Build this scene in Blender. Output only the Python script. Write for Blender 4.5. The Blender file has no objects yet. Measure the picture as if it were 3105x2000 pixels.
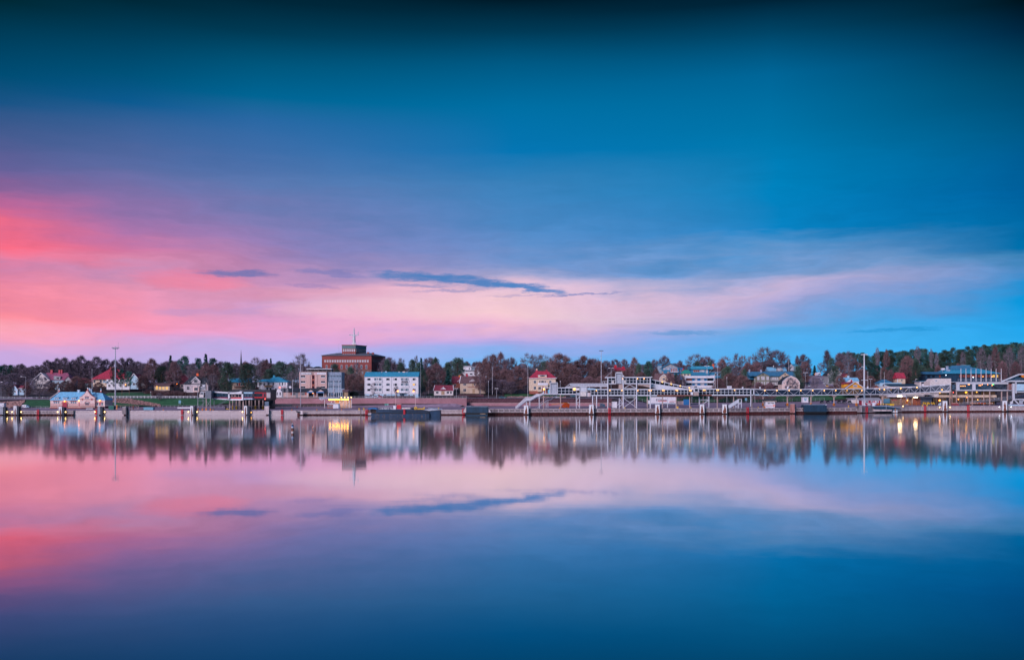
import bpy, bmesh, math, random
from mathutils import Vector, Matrix
R = math.radians
random.seed(7)
S = bpy.context.scene
COL = S.collection
# ---------------------------------------------------------------- measured layout of the place
# photo frame 3105 x 2000; camera stands 11.55 m above the water and looks level over the bay
F = 2900.0; CX = 1552.5; HY = 1191.0; H = 11.55
def wx(px, Y): return (px - CX) / F * Y
def wz(py, Y): return H - (py - HY) / F * Y
def lerp_table(t, x):
    if x <= t[0][0]: return t[0][1]
    for (a, va), (b, vb) in zip(t, t[1:]):
        if x <= b: return va + (vb - va) * (x - a) / (b - a)
    return t[-1][1]
# ---------------------------------------------------------------- camera
cam = bpy.data.cameras.new('camera'); camo = bpy.data.objects.new('camera', cam); COL.objects.link(camo)
camo.location = (0, 0, H); camo.rotation_euler = (R(90), 0, 0)
cam.sensor_width = 36; cam.lens = F / 3105 * 36; cam.shift_y = (HY - 1000) / 3105
cam.clip_start = 1; cam.clip_end = 20000
S.camera = camo
# ---------------------------------------------------------------- dusk sky
def lin(c): return tuple(((v / 255) / 12.92 if v / 255 <= .04045 else ((v / 255 + .055) / 1.055) ** 2.4) for v in c) + (1,)
W = bpy.data.worlds.new('World'); S.world = W; W.use_nodes = True
nt = W.node_tree; N = nt.nodes; L = nt.links
for n in list(N): N.remove(n)
def node(t, **kw):
    n = N.new(t)
    for k, v in kw.items(): setattr(n, k, v)
    return n
def math_n(op, a, b=None, c=None, clamp=False):
    n = node('ShaderNodeMath', operation=op, use_clamp=clamp)
    for i, v in enumerate((a, b, c)):
        if v is None: continue
        if isinstance(v, (int, float)): n.inputs[i].default_value = v
        else: L.new(v, n.inputs[i])
    return n.outputs[0]
tc = node('ShaderNodeTexCoord'); sp = node('ShaderNodeSeparateXYZ'); L.new(tc.outputs['Generated'], sp.inputs[0])
dx, dy, dz = sp.outputs
hyp = math_n('MAXIMUM', math_n('SQRT', math_n('ADD', math_n('MULTIPLY', dx, dx), math_n('MULTIPLY', dy, dy))), 1e-4)
tt0 = math_n('DIVIDE', dz, hyp)                                   # tangent of the elevation
# streaky drift of the cloud layers
cv = node('ShaderNodeCombineXYZ'); L.new(math_n('DIVIDE', dx, hyp), cv.inputs[0]); L.new(math_n('DIVIDE', dy, hyp), cv.inputs[1]); L.new(math_n('MULTIPLY', tt0, 6.0), cv.inputs[2])
def noise(vec, scale, detail=4, rough=.5, off=0):
    mp = node('ShaderNodeMapping'); L.new(vec, mp.inputs[0]); mp.inputs['Location'].default_value = (off, off * .7, off * .3)
    n = node('ShaderNodeTexNoise'); L.new(mp.outputs[0], n.inputs['Vector']); n.inputs['Scale'].default_value = scale
    n.inputs['Detail'].default_value = detail; n.inputs['Roughness'].default_value = rough
    return n.outputs['Fac']
n1 = math_n('SUBTRACT', noise(cv.outputs[0], 4.2, 5, .55, 3.1), .5)
n2 = math_n('SUBTRACT', noise(cv.outputs[0], 12.0, 5, .6, 7.7), .5)
n3 = math_n('SUBTRACT', noise(cv.outputs[0], 4.0, 3, .5, 12.3), .5)
low = math_n('SUBTRACT', 1.0, math_n('MULTIPLY', math_n('ABSOLUTE', math_n('SUBTRACT', tt0, .12)), 6.0), clamp=True)
tt = math_n('ADD', tt0, math_n('MULTIPLY', low, math_n('ADD', math_n('MULTIPLY', n1, .085), math_n('ADD', .008, math_n('MULTIPLY', n2, .030)))))
AZ0 = R(-75)                                                      # where the sun went down
dot = math_n('ADD', math_n('MULTIPLY', math_n('DIVIDE', dx, hyp), math.sin(AZ0)), math_n('MULTIPLY', math_n('DIVIDE', dy, hyp), math.cos(AZ0)))
ww = math_n('ADD', math_n('MULTIPLY', math_n('ARCCOSINE', math_n('MAXIMUM', math_n('MINIMUM', dot, .9999), -.9999)), 180 / math.pi), math_n('MULTIPLY', n3, math_n('ADD', 1.0, math_n('MULTIPLY', low, 4.0))))
TMAX = .45
cols = [
 (0, [(0,(0,40,52)),(97,(0,60,88)),(227,(0,77,116)),(312,(25,84,134)),(403,(72,92,145)),(494,(105,98,155)),(571,(140,100,155)),(623,(188,102,152)),(675,(236,108,140)),(727,(252,110,136)),(773,(238,124,156)),(815,(212,132,172)),(860,(232,134,166)),(922,(252,142,158)),(974,(252,165,182)),(1010,(250,166,194)),(1035,(226,166,210)),(1075,(200,168,222)),(1150,(180,168,225))]),
 (390, [(0,(0,40,56)),(97,(0,60,88)),(227,(0,82,122)),(312,(12,90,144)),(403,(66,100,156)),(494,(92,108,164)),(571,(122,112,168)),(640,(146,114,170)),(700,(176,116,170)),(747,(208,120,164)),(790,(212,132,168)),(831,(198,142,184)),(883,(228,146,178)),(935,(248,150,178)),(975,(248,154,190)),(1003,(230,162,208)),(1028,(210,168,218)),(1070,(192,172,226)),(1150,(176,172,228))]),
 (780, [(0,(0,38,56)),(97,(0,58,84)),(195,(0,86,124)),(292,(0,101,148)),(364,(42,104,164)),(455,(64,110,170)),(552,(92,120,176)),(617,(116,122,178)),(701,(152,126,182)),(779,(184,134,180)),(830,(196,140,184)),(870,(216,148,182)),(915,(206,156,200)),(961,(232,162,206)),(1000,(226,166,215)),(1040,(192,174,230)),(1100,(172,182,238)),(1150,(168,180,236))]),
 (1552, [(0,(0,26,40)),(97,(0,58,86)),(195,(0,90,133)),(325,(0,111,164)),(455,(5,118,180)),(539,(55,128,186)),(649,(75,135,195)),(714,(95,145,205)),(779,(120,150,205)),(825,(165,168,210)),(877,(236,196,214)),(930,(248,206,213)),(974,(238,186,212)),(1008,(206,175,225)),(1030,(175,170,230)),(1060,(140,175,236)),(1100,(112,182,242)),(1150,(108,180,242))]),
 (2337, [(0,(0,34,54)),(97,(0,68,102)),(227,(0,102,152)),(390,(0,117,170)),(552,(0,130,190)),(690,(8,130,195)),(738,(86,148,205)),(799,(130,160,210)),(857,(198,180,215)),(892,(180,172,216)),(942,(135,165,220)),(987,(96,170,230)),(1040,(84,175,240)),(1100,(76,178,244)),(1150,(76,178,244))]),
 (3105, [(0,(0,20,30)),(97,(0,38,65)),(227,(0,70,104)),(390,(0,88,134)),(552,(0,98,160)),(714,(0,112,172)),(766,(60,134,188)),(818,(80,142,202)),(864,(34,142,208)),(909,(12,150,218)),(961,(26,164,234)),(1000,(36,168,238)),(1050,(48,172,238)),(1150,(58,174,238))]),
]
acc = None; prev_w = None
tn = math_n('DIVIDE', tt, TMAX, clamp=True)
for px, stops in cols:
    az = math.atan((px - CX) / F); w = math.degrees(az - AZ0)
    cr = node('ShaderNodeValToRGB'); cr.color_ramp.interpolation = 'LINEAR'
    el = cr.color_ramp.elements
    st = sorted(((HY - y) / F * math.cos(az) / TMAX, c) for y, c in stops)
    el[0].position = st[0][0]; el[0].color = lin(st[0][1]); el[1].position = st[-1][0]; el[1].color = lin(st[-1][1])
    for p, c in st[1:-1]:
        e = el.new(p); e.color = lin(c)
    L.new(tn, cr.inputs[0])
    if acc is None: acc = cr.outputs[0]
    else:
        mr = node('ShaderNodeMapRange', interpolation_type='LINEAR'); L.new(ww, mr.inputs[0]); mr.inputs[1].default_value = prev_w; mr.inputs[2].default_value = w
        mx = node('ShaderNodeMix', data_type='RGBA'); L.new(mr.outputs[0], mx.inputs[0]); L.new(acc, mx.inputs[6]); L.new(cr.outputs[0], mx.inputs[7]); acc = mx.outputs[2]
    prev_w = w
# the dome above the picture: brightened to a muted blue as added fill light
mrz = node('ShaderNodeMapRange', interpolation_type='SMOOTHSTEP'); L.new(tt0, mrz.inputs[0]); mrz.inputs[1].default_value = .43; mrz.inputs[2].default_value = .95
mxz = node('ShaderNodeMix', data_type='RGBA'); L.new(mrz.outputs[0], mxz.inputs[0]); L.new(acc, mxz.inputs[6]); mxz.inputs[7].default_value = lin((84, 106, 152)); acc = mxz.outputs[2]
# fine feathered texture of the high cloud
cw = node('ShaderNodeCombineXYZ'); L.new(math_n('MULTIPLY', azn0 := math_n('ARCTAN2', dx, dy), 1.0), cw.inputs[0]); L.new(math_n('ADD', math_n('MULTIPLY', tt0, 4.5), math_n('MULTIPLY', n1, .5)), cw.inputs[1])
wisp = math_n('MULTIPLY', math_n('SUBTRACT', noise(cw.outputs[0], 17, 7, .62, 4.4), .5), math_n('MULTIPLY', low, .42))
vm = node('ShaderNodeVectorMath', operation='SCALE'); L.new(acc, vm.inputs[0]); L.new(math_n('ADD', 1.0, wisp), vm.inputs['Scale']); acc = vm.outputs[0]
shred = math_n('ADD', .45, math_n('MULTIPLY', noise(cw.outputs[0], 46, 5, .6, 2.2), 1.1), clamp=True)
# small dark lens clouds low over the town
azn = math_n('ARCTAN2', dx, dy)
cl = node('ShaderNodeCombineXYZ')
L.new(math_n('ADD', azn, math_n('MULTIPLY', math_n('SUBTRACT', noise(cv.outputs[0], 18, 5, .65, 1.7), .5), .07)), cl.inputs[0])
L.new(math_n('ADD', tt0, math_n('MULTIPLY', math_n('SUBTRACT', noise(cv.outputs[0], 30, 6, .7, 5.2), .5), .015)), cl.inputs[1])
for (px, py, hw, hh, tilt, a, c) in [
  (570, 850, 150, 26, .02, .5, (250,126,152)), (1250, 940, 420, 30, .0, .35, (250,206,214)), (1800, 872, 380, 20, -.02, .35, (214,190,216)),
  (717, 828, 105, 9, .00, .80, (104,116,178)), (1005, 828, 108, 8, .10, .60, (120,124,186)), (945, 867, 80, 4.5, .08, .45, (150,130,186)),
  (1250, 837, 120, 12, .02, .90, (84,128,190)), (1420, 853, 150, 15, .10, .95, (74,128,192)), (1600, 874, 130, 9, .13, .95, (78,132,196)),
  (1270, 866, 80, 6, .0, .55, (110,134,192)), (1745, 892, 130, 2.8, -.05, .7, (112,130,190)), (1560, 896, 90, 3, .0, .35, (140,140,196)), (1360, 880, 110, 3.5, -.03, .5, (112,134,192)),
  (2050, 1009, 125, 6, .0, .55, (66,146,206)), (2700, 999, 150, 4, -.02, .5, (10,140,205)),
  (560, 944, 85, 10, -.06, .55, (196,150,200)), (740, 940, 100, 9, -.12, .5, (196,156,208))]:
    az = math.atan((px - CX) / F)
    mp = node('ShaderNodeMapping', vector_type='TEXTURE'); L.new(cl.outputs[0], mp.inputs[0])
    mp.inputs['Location'].default_value = (az, (HY - py) / F * math.cos(az), 0); mp.inputs['Rotation'].default_value = (0, 0, -tilt)
    mp.inputs['Scale'].default_value = (hw / F * 1.12, hh / F * 1.35, 1)
    vl = node('ShaderNodeVectorMath', operation='LENGTH'); L.new(mp.outputs[0], vl.inputs[0])
    mr = node('ShaderNodeMapRange', interpolation_type='SMOOTHSTEP'); L.new(vl.outputs['Value'], mr.inputs[0]); mr.inputs[1].default_value = 1.15; mr.inputs[2].default_value = .45; mr.inputs[3].default_value = 0; mr.inputs[4].default_value = a
    mx = node('ShaderNodeMix', data_type='RGBA'); L.new(math_n('MULTIPLY', mr.outputs[0], shred), mx.inputs[0]); L.new(acc, mx.inputs[6]); mx.inputs[7].default_value = lin(c); acc = mx.outputs[2]
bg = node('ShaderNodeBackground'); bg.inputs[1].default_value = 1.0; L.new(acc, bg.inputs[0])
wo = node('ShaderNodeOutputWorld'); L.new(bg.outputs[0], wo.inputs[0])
# ---------------------------------------------------------------- afterglow: one soft, low, rosy sun from behind-left
sl = bpy.data.lights.new('sun', 'SUN'); slo = bpy.data.objects.new('sun', sl); COL.objects.link(slo)
sl.energy = 3.0; sl.angle = R(28); sl.color = (.96, .83, .96)
_az, _el = R(-146), R(23)
_d = Vector((math.sin(_az) * math.cos(_el), math.cos(_az) * math.cos(_el), math.sin(_el)))
slo.rotation_euler = _d.to_track_quat('Z', 'Y').to_euler(); slo.location = _d * 100
# ---------------------------------------------------------------- exposure
S.view_settings.view_transform = 'Standard'; S.view_settings.look = 'None'
S.view_settings.exposure = 0; S.view_settings.gamma = 1; S.view_settings.use_curve_mapping = False
S.cycles.use_denoising = True
S.cycles.sample_clamp_indirect = 4
S.cycles.max_bounces = 6; S.cycles.diffuse_bounces = 2; S.cycles.glossy_bounces = 3

# ================================================================ helpers
class M:                                            # collects faces of one mesh
    def __init__(s): s.v = []; s.f = []
    def add(s, vs, fs):
        o = len(s.v); s.v += [tuple(p) for p in vs]; s.f += [tuple(i + o for i in f) for f in fs]; return s
    def box(s, x0, y0, z0, x1, y1, z1):
        return s.add([(x0,y0,z0),(x1,y0,z0),(x1,y1,z0),(x0,y1,z0),(x0,y0,z1),(x1,y0,z1),(x1,y1,z1),(x0,y1,z1)],
                     [(0,1,5,4),(1,2,6,5),(2,3,7,6),(3,0,4,7),(4,5,6,7),(3,2,1,0)])
    def prism(s, pts, y0, y1):                      # outline in x,z swept along y (counter-clockwise seen from the front)
        n = len(pts); a = sum(pts[i][0] * pts[(i+1)%n][1] - pts[(i+1)%n][0] * pts[i][1] for i in range(n))
        if a < 0: pts = pts[::-1]
        return s.add([(x, y0, z) for x, z in pts] + [(x, y1, z) for x, z in pts],
                     [tuple(range(n))] + [tuple(range(2*n-1, n-1, -1))] + [((i+1)%n, i, n+i, n+(i+1)%n) for i in range(n)])
    def prismx(s, pts, x0, x1):                     # outline in y,z swept along x
        n = len(pts); a = sum(pts[i][0] * pts[(i+1)%n][1] - pts[(i+1)%n][0] * pts[i][1] for i in range(n))
        if a < 0: pts = pts[::-1]
        return s.add([(x1, y, z) for y, z in pts] + [(x0, y, z) for y, z in pts],
                     [tuple(range(n))] + [tuple(range(2*n-1, n-1, -1))] + [((i+1)%n, i, n+i, n+(i+1)%n) for i in range(n)])
    def tube(s, p, q, r, r2=None, n=6):
        p = Vector(p); q = Vector(q); d = (q - p)
        if d.length < 1e-6: return s
        d.normalize(); a = d.orthogonal().normalized(); b = d.cross(a); r2 = r if r2 is None else r2
        vs = [p + (a * math.cos(2*math.pi*i/n) + b * math.sin(2*math.pi*i/n)) * r for i in range(n)] + [q + (a * math.cos(2*math.pi*i/n) + b * math.sin(2*math.pi*i/n)) * r2 for i in range(n)]
        return s.add(vs, [(i, (i+1)%n, n+(i+1)%n, n+i) for i in range(n)] + [tuple(range(n-1, -1, -1)), tuple(range(n, 2*n))])
    def bar(s, p, q, w):                            # square bar
        return s.tube(p, q, w * .707, None, 4)
    def ball(s, c, r, rz=None, n=8, m=5):
        rz = r if rz is None else rz; vs = [(c[0], c[1], c[2] - rz)]
        for j in range(1, m):
            t = -math.pi/2 + math.pi * j / m
            vs += [(c[0] + r*math.cos(t)*math.cos(2*math.pi*i/n), c[1] + r*math.cos(t)*math.sin(2*math.pi*i/n), c[2] + rz*math.sin(t)) for i in range(n)]
        vs.append((c[0], c[1], c[2] + rz)); fs = [(0, 1+(i+1)%n, 1+i) for i in range(n)]
        for j in range(m-2): fs += [(1+j*n+i, 1+j*n+(i+1)%n, 1+(j+1)*n+(i+1)%n, 1+(j+1)*n+i) for i in range(n)]
        k = 1 + (m-2)*n; fs += [(k+i, k+(i+1)%n, len(vs)-1) for i in range(n)]
        return s.add(vs, fs)
    def quad(s, a, b, c, d): return s.add([a, b, c, d], [(0, 1, 2, 3)])
    def mesh(s, name):
        me = bpy.data.meshes.new(name); me.from_pydata(s.v, [], s.f); me.update(); return me
def mk(name, m, mat, parent=None, loc=None, smooth=False):
    me = m if isinstance(m, bpy.types.Mesh) else m.mesh(name)
    if mat is not None and len(me.materials) == 0: me.materials.append(mat)
    if smooth:
        for p in me.polygons: p.use_smooth = True
    o = bpy.data.objects.new(name, me); COL.objects.link(o)
    if parent is not None: o.parent = parent
    if loc is not None: o.location = loc
    return o
LABELS = {}
def tag(o, label, cat, group=None):
    o['label'] = label; o['category'] = cat; o['kind'] = 'thing'
    if group: o['group'] = group
    return o
def empty(name, loc, rz=0):
    o = bpy.data.objects.new(name, None); COL.objects.link(o); o.location = loc; o.rotation_euler = (0, 0, rz); o.empty_display_size = .5; return o
def struct(o): o['kind'] = 'structure'; return o
def stuff(o): o['kind'] = 'stuff'; return o
def copy_tree(o, parent=None):
    c = o.copy(); COL.objects.link(c); c.parent = parent
    for ch in o.children: copy_tree(ch, c)
    return c
# ================================================================ materials
MAT = {}
def mat(name, col, rough=.7, var=.12, scale=1.2, bump=0, metal=0, spec=.4, stripe=None, emit=None, streak=False, col2=None, objvar=0):
    m = bpy.data.materials.new(name); m.use_nodes = True; t = m.node_tree; n = t.nodes; l = t.links
    b = n['Principled BSDF']; b.inputs['Roughness'].default_value = rough; b.inputs['Metallic'].default_value = metal; b.inputs['Specular IOR Level'].default_value = spec
    tcn = n.new('ShaderNodeTexCoord'); mp = n.new('ShaderNodeMapping'); l.new(tcn.outputs['Object'], mp.inputs[0])
    if streak: mp.inputs['Scale'].default_value = (1, 1, .16)
    no = n.new('ShaderNodeTexNoise'); l.new(mp.outputs[0], no.inputs['Vector']); no.inputs['Scale'].default_value = scale; no.inputs['Detail'].default_value = 5; no.inputs['Roughness'].default_value = .6
    rp = n.new('ShaderNodeValToRGB'); l.new(no.outputs['Fac'], rp.inputs[0])
    c = col; d = col2 or tuple(v * (1 - 2.2 * var) for v in c); u = tuple(min(1, v * (1 + var)) for v in c)
    rp.color_ramp.elements[0].position = .33; rp.color_ramp.elements[0].color = (*d, 1); rp.color_ramp.elements[1].position = .62; rp.color_ramp.elements[1].color = (*u, 1)
    out = rp.outputs[0]
    if stripe:                                       # standing seams or courses: (axis scale vector, depth)
        sm = n.new('ShaderNodeMapping'); l.new(tcn.outputs['Object'], sm.inputs[0]); sm.inputs['Scale'].default_value = stripe[0]
        wv = n.new('ShaderNodeTexWave'); wv.bands_direction = stripe[2] if len(stripe) > 2 else 'X'; l.new(sm.outputs[0], wv.inputs[0]); wv.inputs['Scale'].default_value = 1; wv.inputs['Distortion'].default_value = .15
        mr = n.new('ShaderNodeMapRange'); l.new(wv.outputs['Fac'], mr.inputs[0]); mr.inputs[1].default_value = .0; mr.inputs[2].default_value = .35; mr.inputs[3].default_value = 1 - stripe[1]; mr.inputs[4].default_value = 1
        mm = n.new('ShaderNodeMix'); mm.data_type = 'RGBA'; mm.blend_type = 'MULTIPLY'; mm.inputs[0].default_value = 1; l.new(out, mm.inputs[6]); l.new(mr.outputs[0], mm.inputs[7]); out = mm.outputs[2]
        bp = n.new('ShaderNodeBump'); bp.inputs['Strength'].default_value = .5; bp.inputs['Distance'].default_value = .05; l.new(mr.outputs[0], bp.inputs['Height']); l.new(bp.outputs[0], b.inputs['Normal'])
    elif bump:
        bp = n.new('ShaderNodeBump'); bp.inputs['Strength'].default_value = bump; bp.inputs['Distance'].default_value = .1; l.new(no.outputs['Fac'], bp.inputs['Height']); l.new(bp.outputs[0], b.inputs['Normal'])
    if objvar:
        oi = n.new('ShaderNodeObjectInfo'); hs = n.new('ShaderNodeHueSaturation'); mr = n.new('ShaderNodeMapRange'); l.new(oi.outputs['Random'], mr.inputs[0]); mr.inputs[3].default_value = 1 - objvar; mr.inputs[4].default_value = 1 + objvar
        l.new(mr.outputs[0], hs.inputs['Value']); mh = n.new('ShaderNodeMapRange'); ml = n.new('ShaderNodeMath'); ml.operation = 'FRACT'; mq = n.new('ShaderNodeMath'); mq.operation = 'MULTIPLY'; mq.inputs[1].default_value = 7.31
        l.new(oi.outputs['Random'], mq.inputs[0]); l.new(mq.outputs[0], ml.inputs[0]); l.new(ml.outputs[0], mh.inputs[0]); mh.inputs[3].default_value = .5 - objvar * .06; mh.inputs[4].default_value = .5 + objvar * .06; l.new(mh.outputs[0], hs.inputs['Hue'])
        l.new(out, hs.inputs['Color']); out = hs.outputs[0]
    l.new(out, b.inputs['Base Color'])
    if emit: b.inputs['Emission Color'].default_value = (*emit[0], 1); b.inputs['Emission Strength'].default_value = emit[1]
    MAT[name] = m; return m
mat('white', (.74,.74,.79), .5, .06); mat('white_metal', (.58,.60,.66), .35, .05, spec=.5); mat('rust_pink', (.42,.20,.18), .9, .3, 1.2, streak=True, col2=(.20,.07,.06)); mat('offwhite', (.68,.62,.60), .7, .10)
mat('pinkwall', (.78,.60,.56), .8, .08); mat('brick_red', (.36,.12,.09), .85, .2, 2.5); mat('trim_red', (.42,.07,.07), .7, .1); mat('door_red', (.36,.03,.06), .6, .1)
mat('roof_blue', (.24,.60,.86), .42, .10, .8, stripe=((5.2,0,0), .35)); mat('roof_teal', (.05,.38,.58), .45, .12, .8, stripe=((5.0,0,0), .40)); mat('roof_deepblue', (.05,.21,.36), .45, .12, .8, stripe=((4.5,0,0), .25))
mat('roof_red', (.46,.045,.085), .55, .18, 1.0, stripe=((3.6,0,0), .25)); mat('roof_darkred', (.26,.045,.075), .6, .2, 1.0, stripe=((3.6,0,0), .2)); mat('roof_brown', (.17,.10,.11), .75, .2, stripe=((3.2,0,0), .2)); mat('roof_dark', (.035,.045,.06), .6, .2)
mat('roof_lilac', (.33,.10,.17), .5, .15, stripe=((3.4,0,0), .2))
mat('hotelwall', (.64,.43,.39), .85, .08); mat('tower_teal', (.15,.23,.25), .7, .15, stripe=((4.0,0,0), .3)); mat('tan_stone', (.20,.12,.105), .85, .15); mat('cream', (.70,.55,.42), .8, .10); mat('yellowwall', (.57,.44,.34), .8, .08); mat('orangewall', (.78,.35,.03), .75, .08, stripe=((0,0,12.0), .18, 'Z')); mat('greywall', (.34,.35,.38), .8, .10, stripe=((0,0,12.0), .12, 'Z')); mat('lilacwall', (.52,.47,.50), .8, .10, stripe=((0,0,12.0), .12, 'Z')); mat('bluewall', (.30,.42,.52), .8, .1); mat('petrol', (.03,.24,.42), .7, .12, stripe=((0,0,10.0), .15, 'Z')); mat('olivewall', (.24,.24,.19), .8, .1, stripe=((9.0,0,0), .15)); mat('lightbluewall', (.42,.62,.76), .8, .1)
mat('concrete', (.50,.42,.43), .9, .25, .9, .3, streak=True, col2=(.30,.22,.22)); mat('concrete_light', (.60,.51,.52), .9, .22, .8, .3, streak=True, col2=(.40,.30,.30)); mat('concrete_dark', (.32,.26,.27), .9, .25, 1, .3, streak=True); mat('pillar', (.45,.34,.31), .85, .12, streak=True)
mat('pile_rust', (.10,.025,.025), .8, .3, 1.5, streak=True); mat('rust', (.22,.075,.05), .9, .3, 2, .3); mat('rubber', (.012,.022,.045), .55, .2); mat('navy', (.013,.044,.082), .5, .25, .8, streak=True, col2=(.010,.030,.056)); mat('navy_hull', (.008,.038,.088), .5, .2, .5, streak=True, col2=(.007,.026,.060)); mat('steel_blue', (.30,.37,.48), .5, .15)
mat('fender_white', (.78,.77,.80), .6, .04, 1.1, streak=True)
mat('steel_grey', (.22,.23,.27), .5, .15, metal=.3); mat('galv', (.46,.48,.54), .45, .1, metal=.3); mat('galv_dark', (.16,.18,.22), .5, .1, metal=.3)
mat('glass_dark', (.010,.012,.024), .2, .3, .5, spec=.22); mat('glass_mid', (.05,.07,.10), .12, .4, .35, spec=.6); mat('curtain', (.58,.57,.62), .5, .3, .8)
mat('glass_warm', (.030,.022,.024), .2, .3, .4, emit=((1,.45,.10), .055)); mat('window_lit', (.3,.2,.1), .4, .2, 1, emit=((1,.55,.10), .8)); mat('curtain_red', (.30,.08,.06), .6, .3)
mat('asphalt', (.27,.205,.28), .9, .16, .25, .15, col2=(.17,.13,.18)); mat('paving', (.20,.155,.17), .9, .12, .5); mat('road', (.31,.25,.32), .9, .12, .3); mat('road_line', (.7,.7,.7), .7, .1)
mat('grass', (.030,.125,.050), .9, .3, .35, .3, col2=(.018,.075,.032)); mat('grass_dry', (.085,.075,.045), .95, .3, .8, .3); mat('scrub', (.050,.038,.052), .95, .35, .15, .5, col2=(.028,.030,.026)); mat('hedge', (.12,.055,.075), .95, .35, 3)
mat('granite', (.34,.20,.19), .9, .35, 1.5, .3, objvar=.1); mat('granite_dark', (.07,.05,.06), .95, .2)
mat('yellow', (.80,.48,.03), .5, .08); mat('orange', (.80,.24,.02), .5, .10); mat('red', (.62,.02,.04), .5, .08); mat('redorange', (.85,.12,.02), .45, .08); mat('green_paint', (.02,.16,.13), .6, .15); mat('blue_paint', (.02,.17,.42), .55, .12); mat('skyblue_paint', (.16,.40,.52), .55, .12); mat('black', (.012,.013,.016), .6, .1); mat('wood', (.46,.31,.20), .8, .2, 1, stripe=((7.0,0,0), .3)); mat('wood_post', (.20,.14,.13), .9, .2); mat('sign_green', (.03,.30,.24), .6, .1); mat('magenta_trim', (.30,.03,.09), .5, .1); mat('terminal_dark', (.022,.030,.045), .5, .2)
def brick_mat(name, c1, c2, mortar, sx=1.0):
    m = bpy.data.materials.new(name); m.use_nodes = True; n = m.node_tree.nodes; l = m.node_tree.links; b = n['Principled BSDF']; b.inputs['Roughness'].default_value = .88
    tcn = n.new('ShaderNodeTexCoord'); sx_ = n.new('ShaderNodeSeparateXYZ'); cb = n.new('ShaderNodeCombineXYZ'); l.new(tcn.outputs['Object'], sx_.inputs[0]); ad = n.new('ShaderNodeMath'); l.new(sx_.outputs[0], ad.inputs[0]); l.new(sx_.outputs[1], ad.inputs[1]); l.new(ad.outputs[0], cb.inputs[0]); l.new(sx_.outputs[2], cb.inputs[1])
    br = n.new('ShaderNodeTexBrick'); l.new(cb.outputs[0], br.inputs['Vector']); br.inputs['Color1'].default_value = (*c1, 1); br.inputs['Color2'].default_value = (*c2, 1); br.inputs['Mortar'].default_value = (*mortar, 1); br.inputs['Scale'].default_value = sx; br.inputs['Mortar Size'].default_value = .03; br.inputs['Brick Width'].default_value = .9; br.inputs['Row Height'].default_value = .33
    no = n.new('ShaderNodeTexNoise'); l.new(tcn.outputs['Object'], no.inputs['Vector']); no.inputs['Scale'].default_value = .12; no.inputs['Detail'].default_value = 6
    mr = n.new('ShaderNodeMapRange'); l.new(no.outputs['Fac'], mr.inputs[0]); mr.inputs[1].default_value = .3; mr.inputs[2].default_value = .7; mr.inputs[3].default_value = .72; mr.inputs[4].default_value = 1.12
    mm = n.new('ShaderNodeMix'); mm.data_type = 'RGBA'; mm.blend_type = 'MULTIPLY'; mm.inputs[0].default_value = 1; l.new(br.outputs['Color'], mm.inputs[6]); l.new(mr.outputs[0], mm.inputs[7]); l.new(mm.outputs[2], b.inputs['Base Color'])
    bp = n.new('ShaderNodeBump'); bp.inputs['Strength'].default_value = .6; bp.inputs['Distance'].default_value = .04; l.new(br.outputs['Fac'], bp.inputs['Height']); bp.invert = True; l.new(bp.outputs[0], b.inputs['Normal'])
    MAT[name] = m
brick_mat('brick_wall', (.44,.20,.24), (.36,.16,.19), (.46,.30,.33), .9)
brick_mat('brick_school', (.37,.082,.074), (.30,.066,.060), (.26,.09,.085), .8)
brick_mat('brick_lilac', (.33,.22,.26), (.27,.17,.21), (.36,.29,.33), .9)
# lamps that are lit
def lamp(name, c, s):
    m = bpy.data.materials.new(name); m.use_nodes = True; b = m.node_tree.nodes['Principled BSDF']; b.inputs['Base Color'].default_value = (.8,.7,.5,1); b.inputs['Emission Color'].default_value = (*c, 1); b.inputs['Emission Strength'].default_value = s; MAT[name] = m
lamp('lit_warm', (1, .27, .012), 4.5); lamp('lit_white', (1, .62, .20), 6); lamp('lit_yellow', (1, .40, .004), 2.6); lamp('lit_cool', (.75, .85, 1), 4); lamp('lit_tube', (1, .42, .03), 10); lamp('lit_strip', (1, .70, .34), 26); lamp('lit_red', (1, .05, .03), 5); lamp('lit_green', (.1, 1, .25), 4); lamp('lit_orange', (1, .25, .02), 10)
# ---------------------------------------------------------------- water: long-exposure mirror with faint ripples
wm = bpy.data.materials.new('water'); wm.use_nodes = True; n = wm.node_tree.nodes; l = wm.node_tree.links
for x in list(n): n.remove(x)
o_ = n.new('ShaderNodeOutputMaterial'); mixs = n.new('ShaderNodeMixShader'); gl = n.new('ShaderNodeBsdfGlossy'); df = n.new('ShaderNodeBsdfDiffuse'); lw = n.new('ShaderNodeLayerWeight'); cr = n.new('ShaderNodeValToRGB')
gl.inputs['Color'].default_value = (.95,.95,.97,1); gl.inputs['Roughness'].default_value = .016; df.inputs['Color'].default_value = (.002,.020,.040,1)
lw.inputs['Blend'].default_value = .5; l.new(lw.outputs['Facing'], cr.inputs[0])
e = cr.color_ramp.elements; e[0].position = .60; e[0].color = (.22,.22,.22,1); e[1].position = 1.0; e[1].color = (.98,.98,.98,1)
for p, v in ((.73,.36),(.82,.64),(.90,.90)):
    q = e.new(p); q.color = (v,v,v,1)
tcn = n.new('ShaderNodeTexCoord'); mp = n.new('ShaderNodeMapping'); mp.inputs['Scale'].default_value = (.10, .55, 1); l.new(tcn.outputs['Object'], mp.inputs[0])
no = n.new('ShaderNodeTexNoise'); no.inputs['Scale'].default_value = 1.0; no.inputs['Detail'].default_value = 3; l.new(mp.outputs[0], no.inputs['Vector'])
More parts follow.
